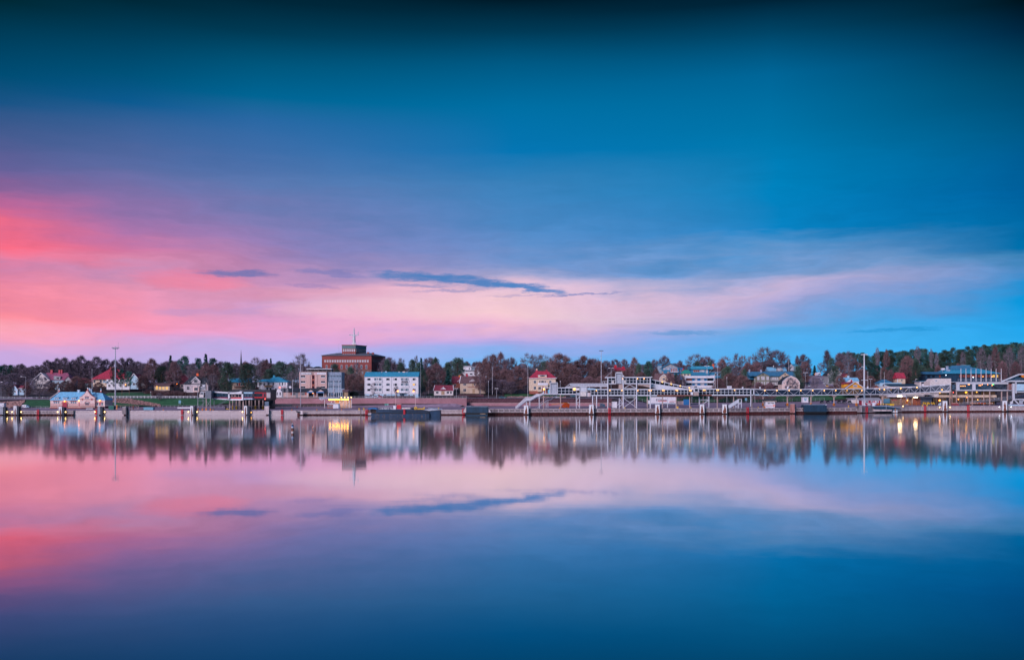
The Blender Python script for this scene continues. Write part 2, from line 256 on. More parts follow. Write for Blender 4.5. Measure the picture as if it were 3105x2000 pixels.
bp = n.new('ShaderNodeBump'); bp.inputs['Strength'].default_value = 1.0; bp.inputs['Distance'].default_value = .009; sy = n.new('ShaderNodeSeparateXYZ'); l.new(tcn.outputs['Object'], sy.inputs[0]); mry = n.new('ShaderNodeMapRange'); l.new(sy.outputs[1], mry.inputs[0]); mry.inputs[1].default_value = 60; mry.inputs[2].default_value = 380; mry.inputs[3].default_value = .06; mry.inputs[4].default_value = 1.0
mrr = n.new('ShaderNodeMapRange'); l.new(sy.outputs[1], mrr.inputs[0]); mrr.inputs[1].default_value = 80; mrr.inputs[2].default_value = 190; mrr.inputs[3].default_value = .015; mrr.inputs[4].default_value = .060; l.new(mrr.outputs[0], gl.inputs['Roughness'])
mp2 = n.new('ShaderNodeMapping'); mp2.inputs['Scale'].default_value = (.015, .075, 1); l.new(tcn.outputs['Object'], mp2.inputs[0]); no2 = n.new('ShaderNodeTexNoise'); no2.inputs['Scale'].default_value = 1; no2.inputs['Detail'].default_value = 2; l.new(mp2.outputs[0], no2.inputs['Vector'])
add2 = n.new('ShaderNodeMath'); add2.operation = 'MULTIPLY_ADD'; l.new(no2.outputs['Fac'], add2.inputs[0]); add2.inputs[1].default_value = 1.6; l.new(no.outputs['Fac'], add2.inputs[2])
mul = n.new('ShaderNodeMath'); mul.operation = 'MULTIPLY'; l.new(add2.outputs[0], mul.inputs[0]); l.new(mry.outputs[0], mul.inputs[1]); l.new(mul.outputs[0], bp.inputs['Height']); l.new(bp.outputs[0], gl.inputs['Normal'])
cg = n.new('ShaderNodeValToRGB'); l.new(lw.outputs['Facing'], cg.inputs[0]); eg = cg.color_ramp.elements; eg[0].position = .70; eg[0].color = (.22,.86,1,1); eg[1].position = .98; eg[1].color = (.97,.97,.98,1); q = eg.new(.86); q.color = (.86,.94,.99,1); l.new(cg.outputs[0], gl.inputs['Color'])
l.new(cr.outputs[0], mixs.inputs[0]); l.new(df.outputs[0], mixs.inputs[1]); l.new(gl.outputs[0], mixs.inputs[2]); l.new(mixs.outputs[0], o_.inputs[0])
w = mk('water', M().quad((-3000,-1500,0),(3000,-1500,0),(3000,640,0),(-3000,640,0)), wm); struct(w)

# ---------------------------------------------------------------- terrain
QY = [(-900,496),(0,496),(222,497),(223,498),(900,498),(1400,503),(1850,514),(2250,526),(2600,549),(2760,575),(2860,583),(3105,592),(4200,600)]
QZ = [(-900,2.3),(850,2.35),(1120,2.5),(1400,2.75),(1480,3.1),(2000,3.15),(2500,3.2),(2700,3.4),(3105,3.5),(4200,3.5)]
def quay_y(px): return lerp_table(QY, px)
def quay_z(px): return lerp_table(QZ, px)
PROF = [
 (-900, [(0,2.3),(552,2.6),(590,6.5),(640,8.5),(680,14),(760,18),(900,20),(1400,20)]),
 (0,    [(0,2.3),(552,2.6),(556,2.8),(590,7.0),(600,8.0),(645,8.6),(680,14.2),(760,18),(900,20),(1400,20)]),
 (320,  [(0,2.3),(566,2.7),(572,2.9),(592,7.4),(600,8.1),(640,8.6),(680,13.5),(760,18),(900,20),(1400,20)]),
 (330,  [(0,2.3),(584,2.9),(588,3.0),(604,8.2),(625,8.6),(680,13.5),(760,18),(900,20),(1400,20)]),
 (620,  [(0,2.3),(578,2.8),(582,3.0),(608,8.3),(626,8.6),(660,12.4),(700,14.8),(790,20),(900,22),(1400,22)]),
 (820,  [(0,2.35),(583,2.9),(587.5,8.2),(626,8.5),(660,11),(700,14),(780,20),(900,22),(1400,22)]),
 (1380, [(0,2.6),(583,3.1),(587.5,8.2),(626,8.5),(650,10.5),(700,14),(780,20),(900,22),(1400,22)]),
 (1430, [(0,2.8),(588,3.2),(592,5.4),(597,5.6),(600,8.1),(622,8.5),(640,11.3),(700,15),(800,20),(900,24),(1400,26)]),
 (1860, [(0,3.1),(590,3.5),(594,5.2),(598,5.5),(602,8.0),(622,8.5),(640,10.5),(700,15),(800,22),(900,27),(1400,30)]),
 (1960, [(0,3.15),(600,3.75),(655,4.6),(660,4.8),(684,8.8),(700,10),(740,15),(800,22),(900,28),(1400,32)]),
 (2340, [(0,3.2),(540,3.3),(600,4.6),(660,5.2),(665,5.5),(690,9.5),(710,14),(760,19),(870,27),(940,29),(1400,34)]),
 (2500, [(0,3.2),(540,3.3),(596,5.2),(655,5.6),(660,6.0),(688,11),(695,14.7),(760,19.3),(870,27.3),(940,28),(1400,34)]),
 (2600, [(0,3.3),(560,3.6),(610,5.1),(650,5.5),(668,10),(700,14),(760,20),(850,29),(950,34),(1400,36)]),
 (2700, [(0,3.4),(640,4.0),(660,8.5),(700,13),(760,21),(850,32),(950,38),(1400,42)]),
 (3105, [(0,3.5),(660,4.2),(672,10),(710,15),(780,25),(880,40),(960,48),(1400,52)]),
 (4200, [(0,3.5),(660,4.2),(672,10),(710,16),(780,28),(880,44),(960,52),(1400,56)]),
]
def ground(px, Y):
    for (a, pa), (b, pb) in zip(PROF, PROF[1:]):
        if px <= b or b == 4200:
            t = min(1, max(0, (px - a) / (b - a)))
            z = lerp_table(pa, Y) * (1 - t) + lerp_table(pb, Y) * t
            break
    q = quay_y(px)
    if Y < q + 60: k = min(1, max(0, (Y - q - 3) / 57)); z = quay_z(px) * (1 - k) + z * k
    return z
def sheet(name, pxs, rows, off, m, zf=None):
    g = M()
    for p in pxs:
        rr = rows(p) if callable(rows) else rows
        g.v += [(wx(p, y), y, (ground(p, y) if zf is None else zf(p, y)) + off) for y in rr]
    k = len(rows(pxs[0]) if callable(rows) else rows)
    for i in range(len(pxs) - 1):
        for j in range(k - 1): g.f.append((i*k+j, (i+1)*k+j, (i+1)*k+j+1, i*k+j+1))
    return struct(mk(name, g, MAT[m]))
def frange(a, b, n): return [a + (b - a) * i / n for i in range(n + 1)]
_rows = lambda p: (lambda a: [a + (724 - a) * i / 44 for i in range(45)] + [736 + 12*i for i in range(23)] + [1060, 1200, 1400, 2500])(max(540, quay_y(p) + 4))
sheet('terrain', list(range(-900, 4201, 20)), _rows, -.25, 'scrub')
def deck_rows(p):
    q = quay_y(p); e = lerp_table([(-900,554),(0,554),(320,568),(330,584),(820,583),(1380,585),(1430,588),(1860,590),(1960,655),(2500,660),(2600,650),(2700,645),(3105,660),(4200,660)], p)
    return [q + .3 + (e - q - .3) * i / 24 for i in range(25)]
sheet('quay_deck', list(range(-900, 4201, 20)), deck_rows, .02, 'asphalt')
# lawns and streets
sheet('lawn', list(range(330, 800, 10)), frange(587, 611, 12), .03, 'grass')
sheet('lawn', list(range(70, 324, 10)), frange(560, 592, 12), .03, 'grass')
sheet('lawn', list(range(-60, 60, 10)), frange(608, 622, 6), .12, 'grass')
sheet('lawn', list(range(250, 470, 10)), frange(626, 660, 10), .05, 'grass')
sheet('lawn', list(range(1885, 2600, 12)), frange(662, 688, 10), .04, 'grass')
sheet('lawn', list(range(1530, 1720, 10)), frange(624, 640, 6), .04, 'grass')
sheet('street', list(range(-300, 330, 10)), frange(594, 606, 4), .05, 'road'); sheet('street', list(range(-300, 110, 10)), frange(607, 642, 6), .05, 'road')
sheet('street', list(range(330, 1960, 10)), frange(608, 622, 5), .05, 'road')
_sy = frange(690, 872, 30)
g = M()
for y in _sy:
    t = (y - 690) / 182; l_, r_ = 2436 + 22 * t, 2534 - 30 * t
    g.v += [(wx(l_ + (r_ - l_) * k / 6, y), y, ground(l_ + (r_ - l_) * k / 6, y) + .06) for k in range(7)]
for j in range(len(_sy) - 1):
    for k in range(6): g.f.append((j*7+k, j*7+k+1, (j+1)*7+k+1, (j+1)*7+k))
struct(mk('hill_street', g, MAT['road']))
# ================================================================ vegetation
mat('twig', (.150,.118,.158), .9, .2, .5, objvar=.28); mat('twig_red', (.205,.120,.130), .9, .2, .5, objvar=.25); mat('twig_grey', (.20,.17,.21), .9, .2, .5, objvar=.2)
mat('bark', (.10,.075,.08), .9, .2, 2); mat('bark_birch', (.30,.26,.29), .8, .25, 2, col2=(.13,.10,.12)); mat('bark_pine', (.20,.095,.07), .9, .25, 2)
mat('needle', (.030,.115,.104), .8, .3, .4, objvar=.3); mat('needle_olive', (.056,.115,.090), .8, .3, .4, objvar=.25); mat('needle_spruce', (.018,.10,.10), .8, .25, .4, objvar=.25); mat('leaf_brown', (.11,.06,.035), .9, .3, 1, objvar=.2)
def ribbon(g, p, q, w0, w1, rng):
    d = q - p
    if d.length < 1e-5: return
    a = d.cross(Vector((rng.uniform(-1,1), rng.uniform(-1,1), rng.uniform(-.3,.3))))
    if a.length < 1e-6: return
    a.normalize(); g.add([p - a*w0, p + a*w0, q + a*w1, q - a*w1], [(0,1,2,3)])
def bare_tree(seed, shape, h=12.0, rad=4.5, npt=230, ntw=9, tw=.045, fork=.28):
    rng = random.Random(seed); tr = M(); cr = M()
    env = {'oval': lambda t: max(0, 1 - abs((t - .48) / (.52 if t > .48 else .56)) ** 2.3) ** .62, 'round': lambda t: math.sqrt(max(0, 1 - (2*t - 1) ** 2)) ** .8,
           'birch': lambda t: max(0, 1 - t ** 2.4) ** .7 * min(1, .4 + 1.6 * t), 'open': lambda t: min(1, .25 + 1.1 * t) * math.sqrt(max(0, 1 - t ** 4)), 'poplar': lambda t: min(1, .5 + 2 * t) * (1 - t) ** .4}[shape]
    base = h * (.16 if shape in ('oval', 'round') else .2)
    def wob(z): return Vector((math.sin(z * .7 + seed) * .14, math.cos(z * .9 + seed * 2) * .14, z))
    r0 = h * .016; top = h * (.86 if shape in ('birch', 'poplar') else .55)
    zs = [top * i / 6 for i in range(7)]
    for a, b in zip(zs, zs[1:]): tr.tube(wob(a), wob(b), r0 * (1 - .8 * a / top), r0 * (1 - .8 * b / top), 6)
    nodes = []
    nl = 15 if shape in ('birch', 'poplar') else 13
    for i in range(nl):
        t = .05 + .85 * i / (nl - 1); ang = i * 2.4 + rng.uniform(-.4, .4); zt = base + (h - base) * min(.97, t + rng.uniform(.02, .16)); rr = rad * env((zt - base) / (h - base)) * rng.uniform(.45, .78)
        z0 = min(top, base * .8 + (zt - base) * (.55 if shape in ('birch', 'poplar') else .42)); p = wob(z0); q = Vector((math.cos(ang) * rr, math.sin(ang) * rr, zt))
        m1 = p.lerp(q, .4) + Vector((math.cos(ang), math.sin(ang), .3)) * rr * .10; m2 = p.lerp(q, .75) + Vector((0, 0, rng.uniform(0, .04) * h))
        rl = r0 * rng.uniform(.32, .5)
        for (a, b, u, v) in ((p, m1, 1, .75), (m1, m2, .75, .45), (m2, q, .45, .15)): tr.tube(a, b, rl * u, rl * v, 4); nodes += [a.lerp(b, .35), a.lerp(b, .8)]
    nodes += [wob(z) for z in zs[3:]]
    for i in range(npt):
        t = rng.random() ** .85; rr = rad * env(t) * math.sqrt(rng.uniform(.12, 1)); ang = rng.uniform(0, 2 * math.pi)
        q = Vector((math.cos(ang) * rr, math.sin(ang) * rr, base + (h - base) * t)); q *= 1
        c = min(nodes, key=lambda n_: (n_ - q).length_squared + (4 if n_.z > q.z else 0))
        p = c if (q - c).length < 2.8 else q + (c - q).normalized() * 2.8
        ribbon(cr, p, q, tw * 1.3, tw * .8, rng)
        out = Vector((q.x, q.y, (q.z - (base + (h - base) * .35)) * .8 + .8)); out = out.normalized() if out.length > .1 else Vector((0, 0, 1))
        for k in range(ntw):
            s = p.lerp(q, rng.uniform(.3, 1)); dv = (out * .9 + Vector((rng.gauss(0, .6), rng.gauss(0, .6), rng.gauss(0, .55) + (.25 if shape != 'birch' else -.15)))).normalized()
            e_ = s + dv * rng.uniform(.5, 1.35) * h / 12
            ribbon(cr, s, e_, tw * .8, tw * .25, rng)
    return tr, cr
def pine_tree(seed, h=14.0, rad=4.0, ncl=22, flat=.5, low=.42, per=150):
    rng = random.Random(seed); tr = M(); cr = M(); r0 = .2
    def wob(z): return Vector((math.sin(z * .35 + seed) * .3, math.cos(z * .3 + seed) * .3, z))
    zs = [h * .93 * i / 6 for i in range(7)]
    for a, b in zip(zs, zs[1:]): tr.tube(wob(a), wob(b), r0 * (1 - .75 * a / h), r0 * (1 - .75 * b / h), 6)
    for i in range(ncl):
        t = low + (1 - low) * ((i + .5) / ncl) ** .85; prof = math.sin(math.pi * min(1, .18 + .80 * (t - low) / (1 - low))) ** .7
        ang = i * 2.4 + rng.uniform(-.6, .6); rr = rad * prof * rng.uniform(.25, .85); c = wob(min(.93, t - .04) * h) * 1; c = Vector((c.x + math.cos(ang) * rr, c.y + math.sin(ang) * rr, min(h * .95, t * h)))
        if i >= ncl - 2: c = wob(h * .93)
        tr.tube(wob(max(.2, t - .07) * h * .95), c, r0 * .35, r0 * .12, 4)
        a_, b_ = rad * rng.uniform(.30, .48), rad * rng.uniform(.30, .48) * flat
        for k in range(per):
            u = Vector((rng.gauss(0, 1), rng.gauss(0, 1), rng.gauss(0, 1))).normalized() * rng.uniform(.45, 1.05); p = c + Vector((u.x * a_, u.y * a_, u.z * b_ + .15 * b_))
            s = rng.uniform(.16, .40); d1 = Vector((rng.gauss(0, 1), rng.gauss(0, 1), rng.gauss(.25, .6))).normalized() * s; d2 = d1.orthogonal().normalized() * s * rng.uniform(.4, .8)
            cr.add([p - d2, p + d2, p + d1], [(0, 1, 2)])
    return tr, cr
def spruce_tree(seed, h=14.0, rad=2.6, levels=40):
    rng = random.Random(seed); tr = M(); cr = M(); tr.tube((0,0,0), (0,0,h * .97), .2, .03, 6)
    for i in range(levels * 9):
        t = .07 + .91 * rng.random() ** .9; r = (rad * (1 - t) ** 1.0 + .08) * rng.uniform(.6, 1.15) * (.82 + .18 * math.sin(t * 46)); z = h * t; a = rng.uniform(0, 6.28); d = Vector((math.cos(a), math.sin(a), 0)); n_ = max(2, int(r / .3))
        for j in range(n_):
            f = (j + 1) / n_; p = Vector((0, 0, z)) + d * r * f + Vector((0, 0, -.35 * r * f)); s = .26 + .16 * (1 - f)
            for q in range(2):
                d1 = (d * .7 + Vector((rng.gauss(0, .5), rng.gauss(0, .5), -.4 + rng.gauss(0, .3)))).normalized() * s * 1.5; d2 = Vector((-d.y, d.x, rng.gauss(0, .4))) * s * .7
                cr.add([p - d2, p + d2, p + d1], [(0, 1, 2)])
    cr.add([(-.14,0,h*.92),(.14,0,h*.92),(0,0,h*1.0)], [(0,1,2)])
    return tr, cr
def bush_mesh(seed, leafy=False):
    rng = random.Random(seed); cr = M()
    for i in range(260):
        ang = rng.uniform(0, 2*math.pi); r = math.sqrt(rng.random()) * 1.0; t = rng.random(); q = Vector((math.cos(ang) * r * math.sin(math.pi * (.25 + .6 * t)), math.sin(ang) * r * math.sin(math.pi * (.25 + .6 * t)), t * 1.7 + .05))
        if leafy:
            for k in range(3):
                d1 = Vector((rng.gauss(0,1), rng.gauss(0,1), rng.gauss(.2,.7))).normalized() * rng.uniform(.12,.26); d2 = d1.orthogonal().normalized() * .1
                p = q + Vector((rng.gauss(0,.1), rng.gauss(0,.1), rng.gauss(0,.1))); cr.add([p - d2, p + d2, p + d1], [(0,1,2)])
        else:
            ribbon(cr, Vector((q.x * .35, q.y * .35, max(0, q.z - .8))), q, .025, .012, rng)
            for k in range(3): ribbon(cr, q, q + Vector((rng.gauss(q.x*.3,.2), rng.gauss(q.y*.3,.2), rng.uniform(.05,.4))), .018, .006, rng)
    tr = M().tube((0,0,-.1), (0,0,.9), .05, .02, 5)
    return tr, cr
SPECIES = {}
def species(key, name, builds, bark, leaf, h, rad):
    vs = []
    for tr, cr in builds:
        a = tr.mesh('trunk'); a.materials.append(MAT[bark]); b = cr.mesh('crown'); b.materials.append(MAT[leaf]); vs.append((a, b))
    SPECIES[key] = (name, vs, h, rad)
species('linden', 'bare_tree', [bare_tree(i, 'oval', 12, 4.3, 400, 12, .042) for i in (1, 2, 3, 4)], 'bark', 'twig', 12, 4.9)
species('round', 'bare_tree', [bare_tree(i, 'round', 12, 5.2, 420, 12, .042) for i in (11, 12, 13)], 'bark', 'twig', 12, 5.9)
species('redbare', 'bare_tree', [bare_tree(i, 'oval', 12, 4.6, 450, 12, .042) for i in (21, 22, 23)], 'bark', 'twig_red', 12, 5.2)
species('open', 'bare_tree', [bare_tree(i, 'open', 12, 5.0, 220, 9, .04) for i in (31, 32)], 'bark', 'twig_grey', 12, 5.7)
species('birch', 'birch_tree', [bare_tree(i, 'birch', 13, 3.9, 330, 12, .036) for i in (41, 42, 43)], 'bark_birch', 'twig_red', 13, 4.4)
species('greybirch', 'birch_tree', [bare_tree(i, 'open', 13, 4.0, 210, 8, .036) for i in (51, 52)], 'bark_birch', 'twig_grey', 13, 4.7)
species('poplar', 'bare_tree', [bare_tree(i, 'poplar', 13, 2.2, 230, 10, .04) for i in (61, 62)], 'bark', 'twig', 13, 2.7)
species('pine', 'pine_tree', [pine_tree(i, 14, 4.4, 24, .5, .40) for i in (71, 72, 73)], 'bark_pine', 'needle', 14, 5.2)
species('fullpine', 'pine_tree', [pine_tree(i, 12, 5.0, 34, .55, .16) for i in (81, 82, 83)], 'bark_pine', 'needle_olive', 12, 6.0)
species('spruce', 'spruce_tree', [spruce_tree(i, 14, 2.8) for i in (91, 92)], 'bark', 'needle_spruce', 14, 2.9)
species('bush', 'bare_bush', [bush_mesh(i) for i in (1, 2, 3)], 'bark', 'twig_red', 2, 1.1)
species('greenbush', 'bush', [bush_mesh(i, True) for i in (4, 5)], 'bark', 'needle_olive', 2, 1.1)
_tn = 0
def tree(sp, px, top, half, Y, label, group=None, base=None, lean=0):
    """px centre, photo row of the top, half width in photo px, distance Y; foot on the terrain"""
    global _tn
    name, vs, h, rad = SPECIES[sp]; a, b = vs[_tn % len(vs)]; _tn += 1
    zb = ground(px, Y) - .3 if base is None else base; hh = max(1.0, wz(top, Y) - zb); r = half * {'pine': 1.3, 'fullpine': 1.18, 'spruce': 1.9, 'linden': 1.85, 'round': 1.85, 'open': 1.8}.get(sp, 1.6) / F * Y
    o = empty(name, (wx(px, Y), Y, zb), random.uniform(0, 6.28)); o.scale = (r / rad, r / rad, hh / h)
    if lean: o.rotation_euler = (0, lean, 0)
    mk('trunk', a, None, o); mk('crown', b, None, o)
    c = {'bare_bush': 'bush', 'bush': 'bush'}.get(name, 'tree')
    tag(o, label, c, group); return o
ORD = 'first second third fourth fifth sixth seventh eighth'.split()
def trees(sp, rows, label, group):
    for i, r in enumerate(sorted(rows)): tree(sp, *r, label='%s from the left, %s' % (ORD[i], label), group=group)
def T(sp, px, top, half, Y, label, **k): return tree(sp, px, top, half, Y, label, **k)
rng = random.Random(5)
# --- far left
G = 'bare lindens in the row behind the red-roofed white house'
trees('linden', [(142,1095,14,740),(172,1090,14,742),(196,1087,15,738),(222,1093,13,745),(244,1082,17,740),(268,1096,12,748),(293,1084,17,740),(322,1091,14,745)], 'bare linden in the skyline row behind the white villa', G)
T('pine', 2, 1109, 16, 720, 'dark pine at the left edge of the picture'); T('pine', 34, 1106, 15, 730, 'flat-topped dark pine left of the white house with red chimneys')
T('round', 60, 1107, 15, 725, 'hazy round bare tree just right of the far left pine'); T('round', 80, 1116, 14, 715, 'wide bare tree against the left wall of the red-roofed white house'); T('round', 108, 1109, 14, 742, 'pale bare tree peeping over the ridge left of the red chimneys')
trees('round', [(-14,1130,20,690),(14,1140,16,675),(44,1132,18,690),(70,1138,14,690),(92,1150,13,676)], 'dark bare tree in the thicket left of the white villa', 'thicket at the far left')
T('open', 21, 1150, 18, 620, 'bare tree with pale spreading branches before the small blue cottage'); T('redbare', 33, 1166, 8, 624, 'small brown-leaved tree beside the pale bare tree at far left'); T('redbare', 82, 1160, 10, 640, 'reddish bare tree right of the blue cottage')
T('open', 118, 1141, 26, 600, 'dark crooked bare tree in front of the white gable', lean=.08)
trees('redbare', [(150,1158,14,668),(172,1162,13,668),(197,1156,14,666),(212,1163,12,664)], 'tangled bare tree before the grey-blue side of the white house', 'thicket behind the pink customs house')
T('redbare', 232, 1142, 18, 672, 'brownish bare tree behind the chimney of the pink customs house'); T('redbare', 262, 1148, 14, 676, 'brownish bare tree beside the flagpole behind the customs house'); T('redbare', 300, 1160, 14, 656, 'low brown bare tree before the yellow wall of the red-roofed house')
T('pine', 349, 1113, 17, 640, 'leftmost of three leggy pines in front of the large red roof'); T('pine', 371, 1120, 14, 640, 'middle of three leggy pines in front of the large red roof'); T('pine', 391, 1126, 12, 640, 'rightmost leggy pine at the light blue gable')
G = 'bare trees behind the big red roof'
trees('linden', [(346,1094,13,745),(369,1089,15,742),(393,1088,15,748)], 'rounded bare tree behind the big red hipped roof', G)
T('round', 415, 1098, 20, 735, 'dark rounded bare tree right of the light blue gable'); T('round', 440, 1104, 16, 730, 'hazy bare tree left of the rust-brown tree')
T('birch', 460, 1090, 21, 690, 'rust-brown birch rising right of the light blue gable'); T('redbare', 432, 1140, 16, 668, 'small reddish bare tree at the corner of the light blue gable')
T('fullpine', 492, 1112, 28, 680, 'broad dark pine left of the lit low house'); T('spruce', 517, 1075, 12, 720, 'narrow spruce with a pointed tip above the pines left of centre'); T('pine', 560, 1079, 22, 712, 'high pine with layered crown right of the pointed spruce')
T('birch', 528, 1098, 22, 668, 'birch with white forked trunk right of the lit low house'); T('greybirch', 582, 1106, 18, 662, 'pale many-stemmed birch above the grey villa roof')
T('round', 500, 1100, 20, 745, 'hazy bare tree behind the pointed spruce'); T('round', 590, 1102, 16, 745, 'thin bare tree in the gap between the high pines')
T('pine', 603, 1086, 14, 715, 'pine with a tufted top left of the layered spruce'); T('spruce', 624, 1070, 15, 716, 'layered spruce standing above all pines left of the church spire'); T('pine', 646, 1086, 20, 712, 'round-topped pine right of the layered spruce'); T('fullpine', 625, 1102, 30, 718, 'dark dense pine below the layered spruce')
T('birch', 625, 1104, 19, 655, 'birch with white branches behind the grey villa gable'); T('birch', 650, 1108, 20, 656, 'reddish birch right of the grey villa'); T('greybirch', 645, 1135, 15, 640, 'low bare tree with pale branches right of the grey villa')
T('fullpine', 690, 1100, 30, 622, 'broad olive pine left of the church spire'); T('round', 672, 1098, 16, 750, 'hazy bare tree showing above the olive pine'); T('round', 712, 1103, 14, 750, 'thin bare tree at the foot of the church spire')
T('birch', 676, 1140, 14, 645, 'thin birch with pale stem at the dark end of the terminal'); T('fullpine', 754, 1104, 40, 616, 'huge spreading pine right of the church spire'); T('greybirch', 776, 1086, 18, 710, 'grey birch rising behind the huge spreading pine'); T('greybirch', 797, 1092, 15, 712, 'brownish birch right of the huge spreading pine'); T('redbare', 745, 1098, 14, 725, 'brownish bare tree between the spire and the huge pine')
trees('redbare', [(545,1128,18,688),(600,1122,18,690),(660,1128,16,690),(480,1135,14,700)], 'reddish bare tree filling the gap between the dark pines', 'undergrowth trees between the pines')
trees('bush', [(470,1182,9,642),(492,1184,10,640),(516,1182,10,640),(538,1184,9,640),(560,1186,9,638),(598,1190,9,636),(620,1189,9,636),(450,1180,9,650)], 'dark bare bush along the white road fence', 'bushes above the white road fence')
T('open', 484, 1192, 9, 600, 'small dark crooked tree on the green bank')
# --- hotel and school
T('spruce', 821, 1084, 9, 715, 'slim spruce tip between the huge pine and the dark pines left of the hotel'); T('fullpine', 849, 1098, 30, 690, 'dark pine mass behind the teal-roofed white house'); T('fullpine', 887, 1104, 26, 686, 'rounded dark pine touching the left side of the hotel'); T('redbare', 808, 1094, 14, 710, 'brown bare tree right of the grey birches'); T('fullpine', 815, 1120, 22, 685, 'low dark pine over the ridge of the teal-roofed house')
T('greybirch', 913, 1076, 26, 672, 'tall bare birch behind the harbour light mast left of the hotel'); T('greybirch', 884, 1128, 14, 655, 'bare grey tree before the dark pines left of the hotel')
T('fullpine', 1014, 1104, 22, 700, 'rounded pine before the brick school above the grey hotel wing'); T('fullpine', 1063, 1113, 17, 690, 'small flat pine in front of the brick school'); T('open', 1082, 1100, 12, 710, 'thin brownish tree in front of the school windows')
trees('redbare', [(1046,1132,13,668),(1066,1136,14,666),(1090,1140,12,664)], 'dark bare tree in the gap between hotel and white flats', 'thicket between hotel and flats')
T('greenbush', 1066, 1186, 16, 634, 'dark bush on the lawn between hotel and flats')
T('fullpine', 1174, 1091, 17, 720, 'dark pine just right of the brick school'); T('round', 1176, 1086, 20, 745, 'bare brown tree behind the pine right of the brick school'); T('fullpine', 1216, 1100, 18, 715, 'dark pine over the middle of the teal roof'); T('greybirch', 1216, 1088, 14, 740, 'thin bare birch over the middle of the teal roof'); T('fullpine', 1251, 1092, 18, 712, 'dark pine left of the tall spruce by the flats'); T('spruce', 1277, 1082, 12, 690, 'tall spruce at the right end of the white flats'); T('fullpine', 1270, 1100, 20, 705, 'dark pine under the tall spruce by the flats'); T('greybirch', 1262, 1081, 8, 745, 'wispy bare treetop left of the tall spruce')
T('round', 1302, 1087, 18, 730, 'bare lilac-brown tree right of the tall spruce'); T('fullpine', 1322, 1086, 17, 720, 'dark pine top behind the reddish birches'); T('fullpine', 1358, 1100, 18, 715, 'low dark pine above the small green spruce'); T('fullpine', 1386, 1086, 30, 705, 'big dark dome-shaped pine left of the white modern house'); T('pine', 1412, 1099, 10, 760, 'small pine top on the roofline of the white modern house')
T('birch', 1325, 1104, 27, 660, 'big reddish birch with pale forked trunk right of the white flats'); T('birch', 1300, 1120, 16, 655, 'reddish birch beside the gable of the white flats'); T('spruce', 1358, 1117, 15, 650, 'small dark green spruce beside the red-roofed cottage'); T('fullpine', 1284, 1122, 15, 640, 'dark shaggy pine against the blue gable of the flats'); T('pine', 1274, 1168, 12, 622, 'low dark pine at the foot of the blue gable'); T('redbare', 1344, 1128, 14, 680, 'brownish bare tree left of the small green spruce'); T('redbare', 1400, 1135, 12, 690, 'bare tree before the terrace of the white modern house')
T('greenbush', 1306, 1192, 12, 626, 'round hedge bush left of the red-roofed cottage')
trees('bush', [(1384,1196,10,624),(1402,1196,10,624),(1420,1196,10,624),(1440,1197,10,624),(1366,1197,9,624)], 'brown bare bush before the yellow house', 'garden bushes of the yellow house')
T('open', 1132, 1161, 8, 612, 'small bare street tree at the left of the white flats'); T('open', 1201, 1169, 6, 612, 'slim bare street tree behind the left lit lamp post')
T('birch', 1456, 1100, 20, 629, 'reddish birch half hiding the yellow house')
# --- middle
T('birch', 1470, 1090, 17, 660, 'brown birch right of the white modern house'); T('greybirch', 1482, 1080, 20, 690, 'tall brown bare tree left of the two pale birches'); T('birch', 1518, 1072, 19, 655, 'very tall birch with speckled white stem'); T('birch', 1496, 1078, 22, 656, 'tall spreading birch beside the very tall one'); T('round', 1549, 1087, 16, 720, 'bare round treetop right of the very tall birch'); T('redbare', 1570, 1114, 25, 640, 'low dense red-brown tree left of the cream villa'); T('redbare', 1532, 1120, 16, 650, 'reddish bare tree under the very tall birch'); T('round', 1535, 1095, 14, 735, 'hazy bare tree in the dip right of the very tall birch')
T('open', 1606, 1074, 26, 700, 'broad bare tree with fan of branches above the cream villa'); T('open', 1645, 1078, 22, 705, 'second fan-shaped bare tree above the cream villa, on the right'); T('fullpine', 1650, 1096, 20, 690, 'dark pine behind the chimney of the cream villa'); T('round', 1585, 1105, 16, 720, 'bare tree left of the cream villa roof')
T('redbare', 1696, 1076, 36, 670, 'largest dense bare tree right of the cream villa'); T('redbare', 1730, 1108, 26, 660, 'dense dark bare tree at the foot of the largest one'); T('redbare', 1770, 1084, 28, 680, 'dense bare tree with a pale trunk before the light mast'); T('round', 1803, 1090, 20, 705, 'hazy bare tree left of the slim light mast'); T('redbare', 1815, 1100, 22, 672, 'dense reddish tree at the slim light mast'); T('round', 1838, 1096, 18, 710, 'hazy bare tree right of the slim light mast')
trees('redbare', [(1700,1140,20,640),(1745,1138,20,642),(1785,1142,20,640),(1825,1140,18,645),(1860,1128,18,650),(1660,1150,14,650)], 'low bare tree in the grove above the gangway', 'grove behind the gangway')
trees('round', [(1500,1150,16,636),(1525,1152,16,636),(1478,1150,14,636),(1550,1158,13,634)], 'dark bare tree in the garden left of the cream villa', 'garden trees left of the cream villa')
T('round', 1864, 1092, 15, 745, 'bare tree behind the red chimneys above the gangway'); T('round', 1892, 1092, 14, 740, 'small round bare tree right of the red chimneys'); T('birch', 1924, 1087, 17, 720, 'reddish pointed bare tree right of the red chimneys'); T('fullpine', 1936, 1104, 14, 700, 'dark oval pine left of the spreading pine'); T('pine', 1967, 1095, 18, 705, 'spreading dark pine left of the grey-blue gabled house'); T('round', 1985, 1093, 12, 740, 'thin bare tree right of the spreading pine'); T('round', 2014, 1082, 15, 745, 'bare tree behind the gabled grey-blue house'); T('round', 2062, 1096, 11, 748, 'small bare tree between the gabled and the blue house'); T('fullpine', 1960, 1120, 20, 690, 'low dark pine by the brown gambrel roof')
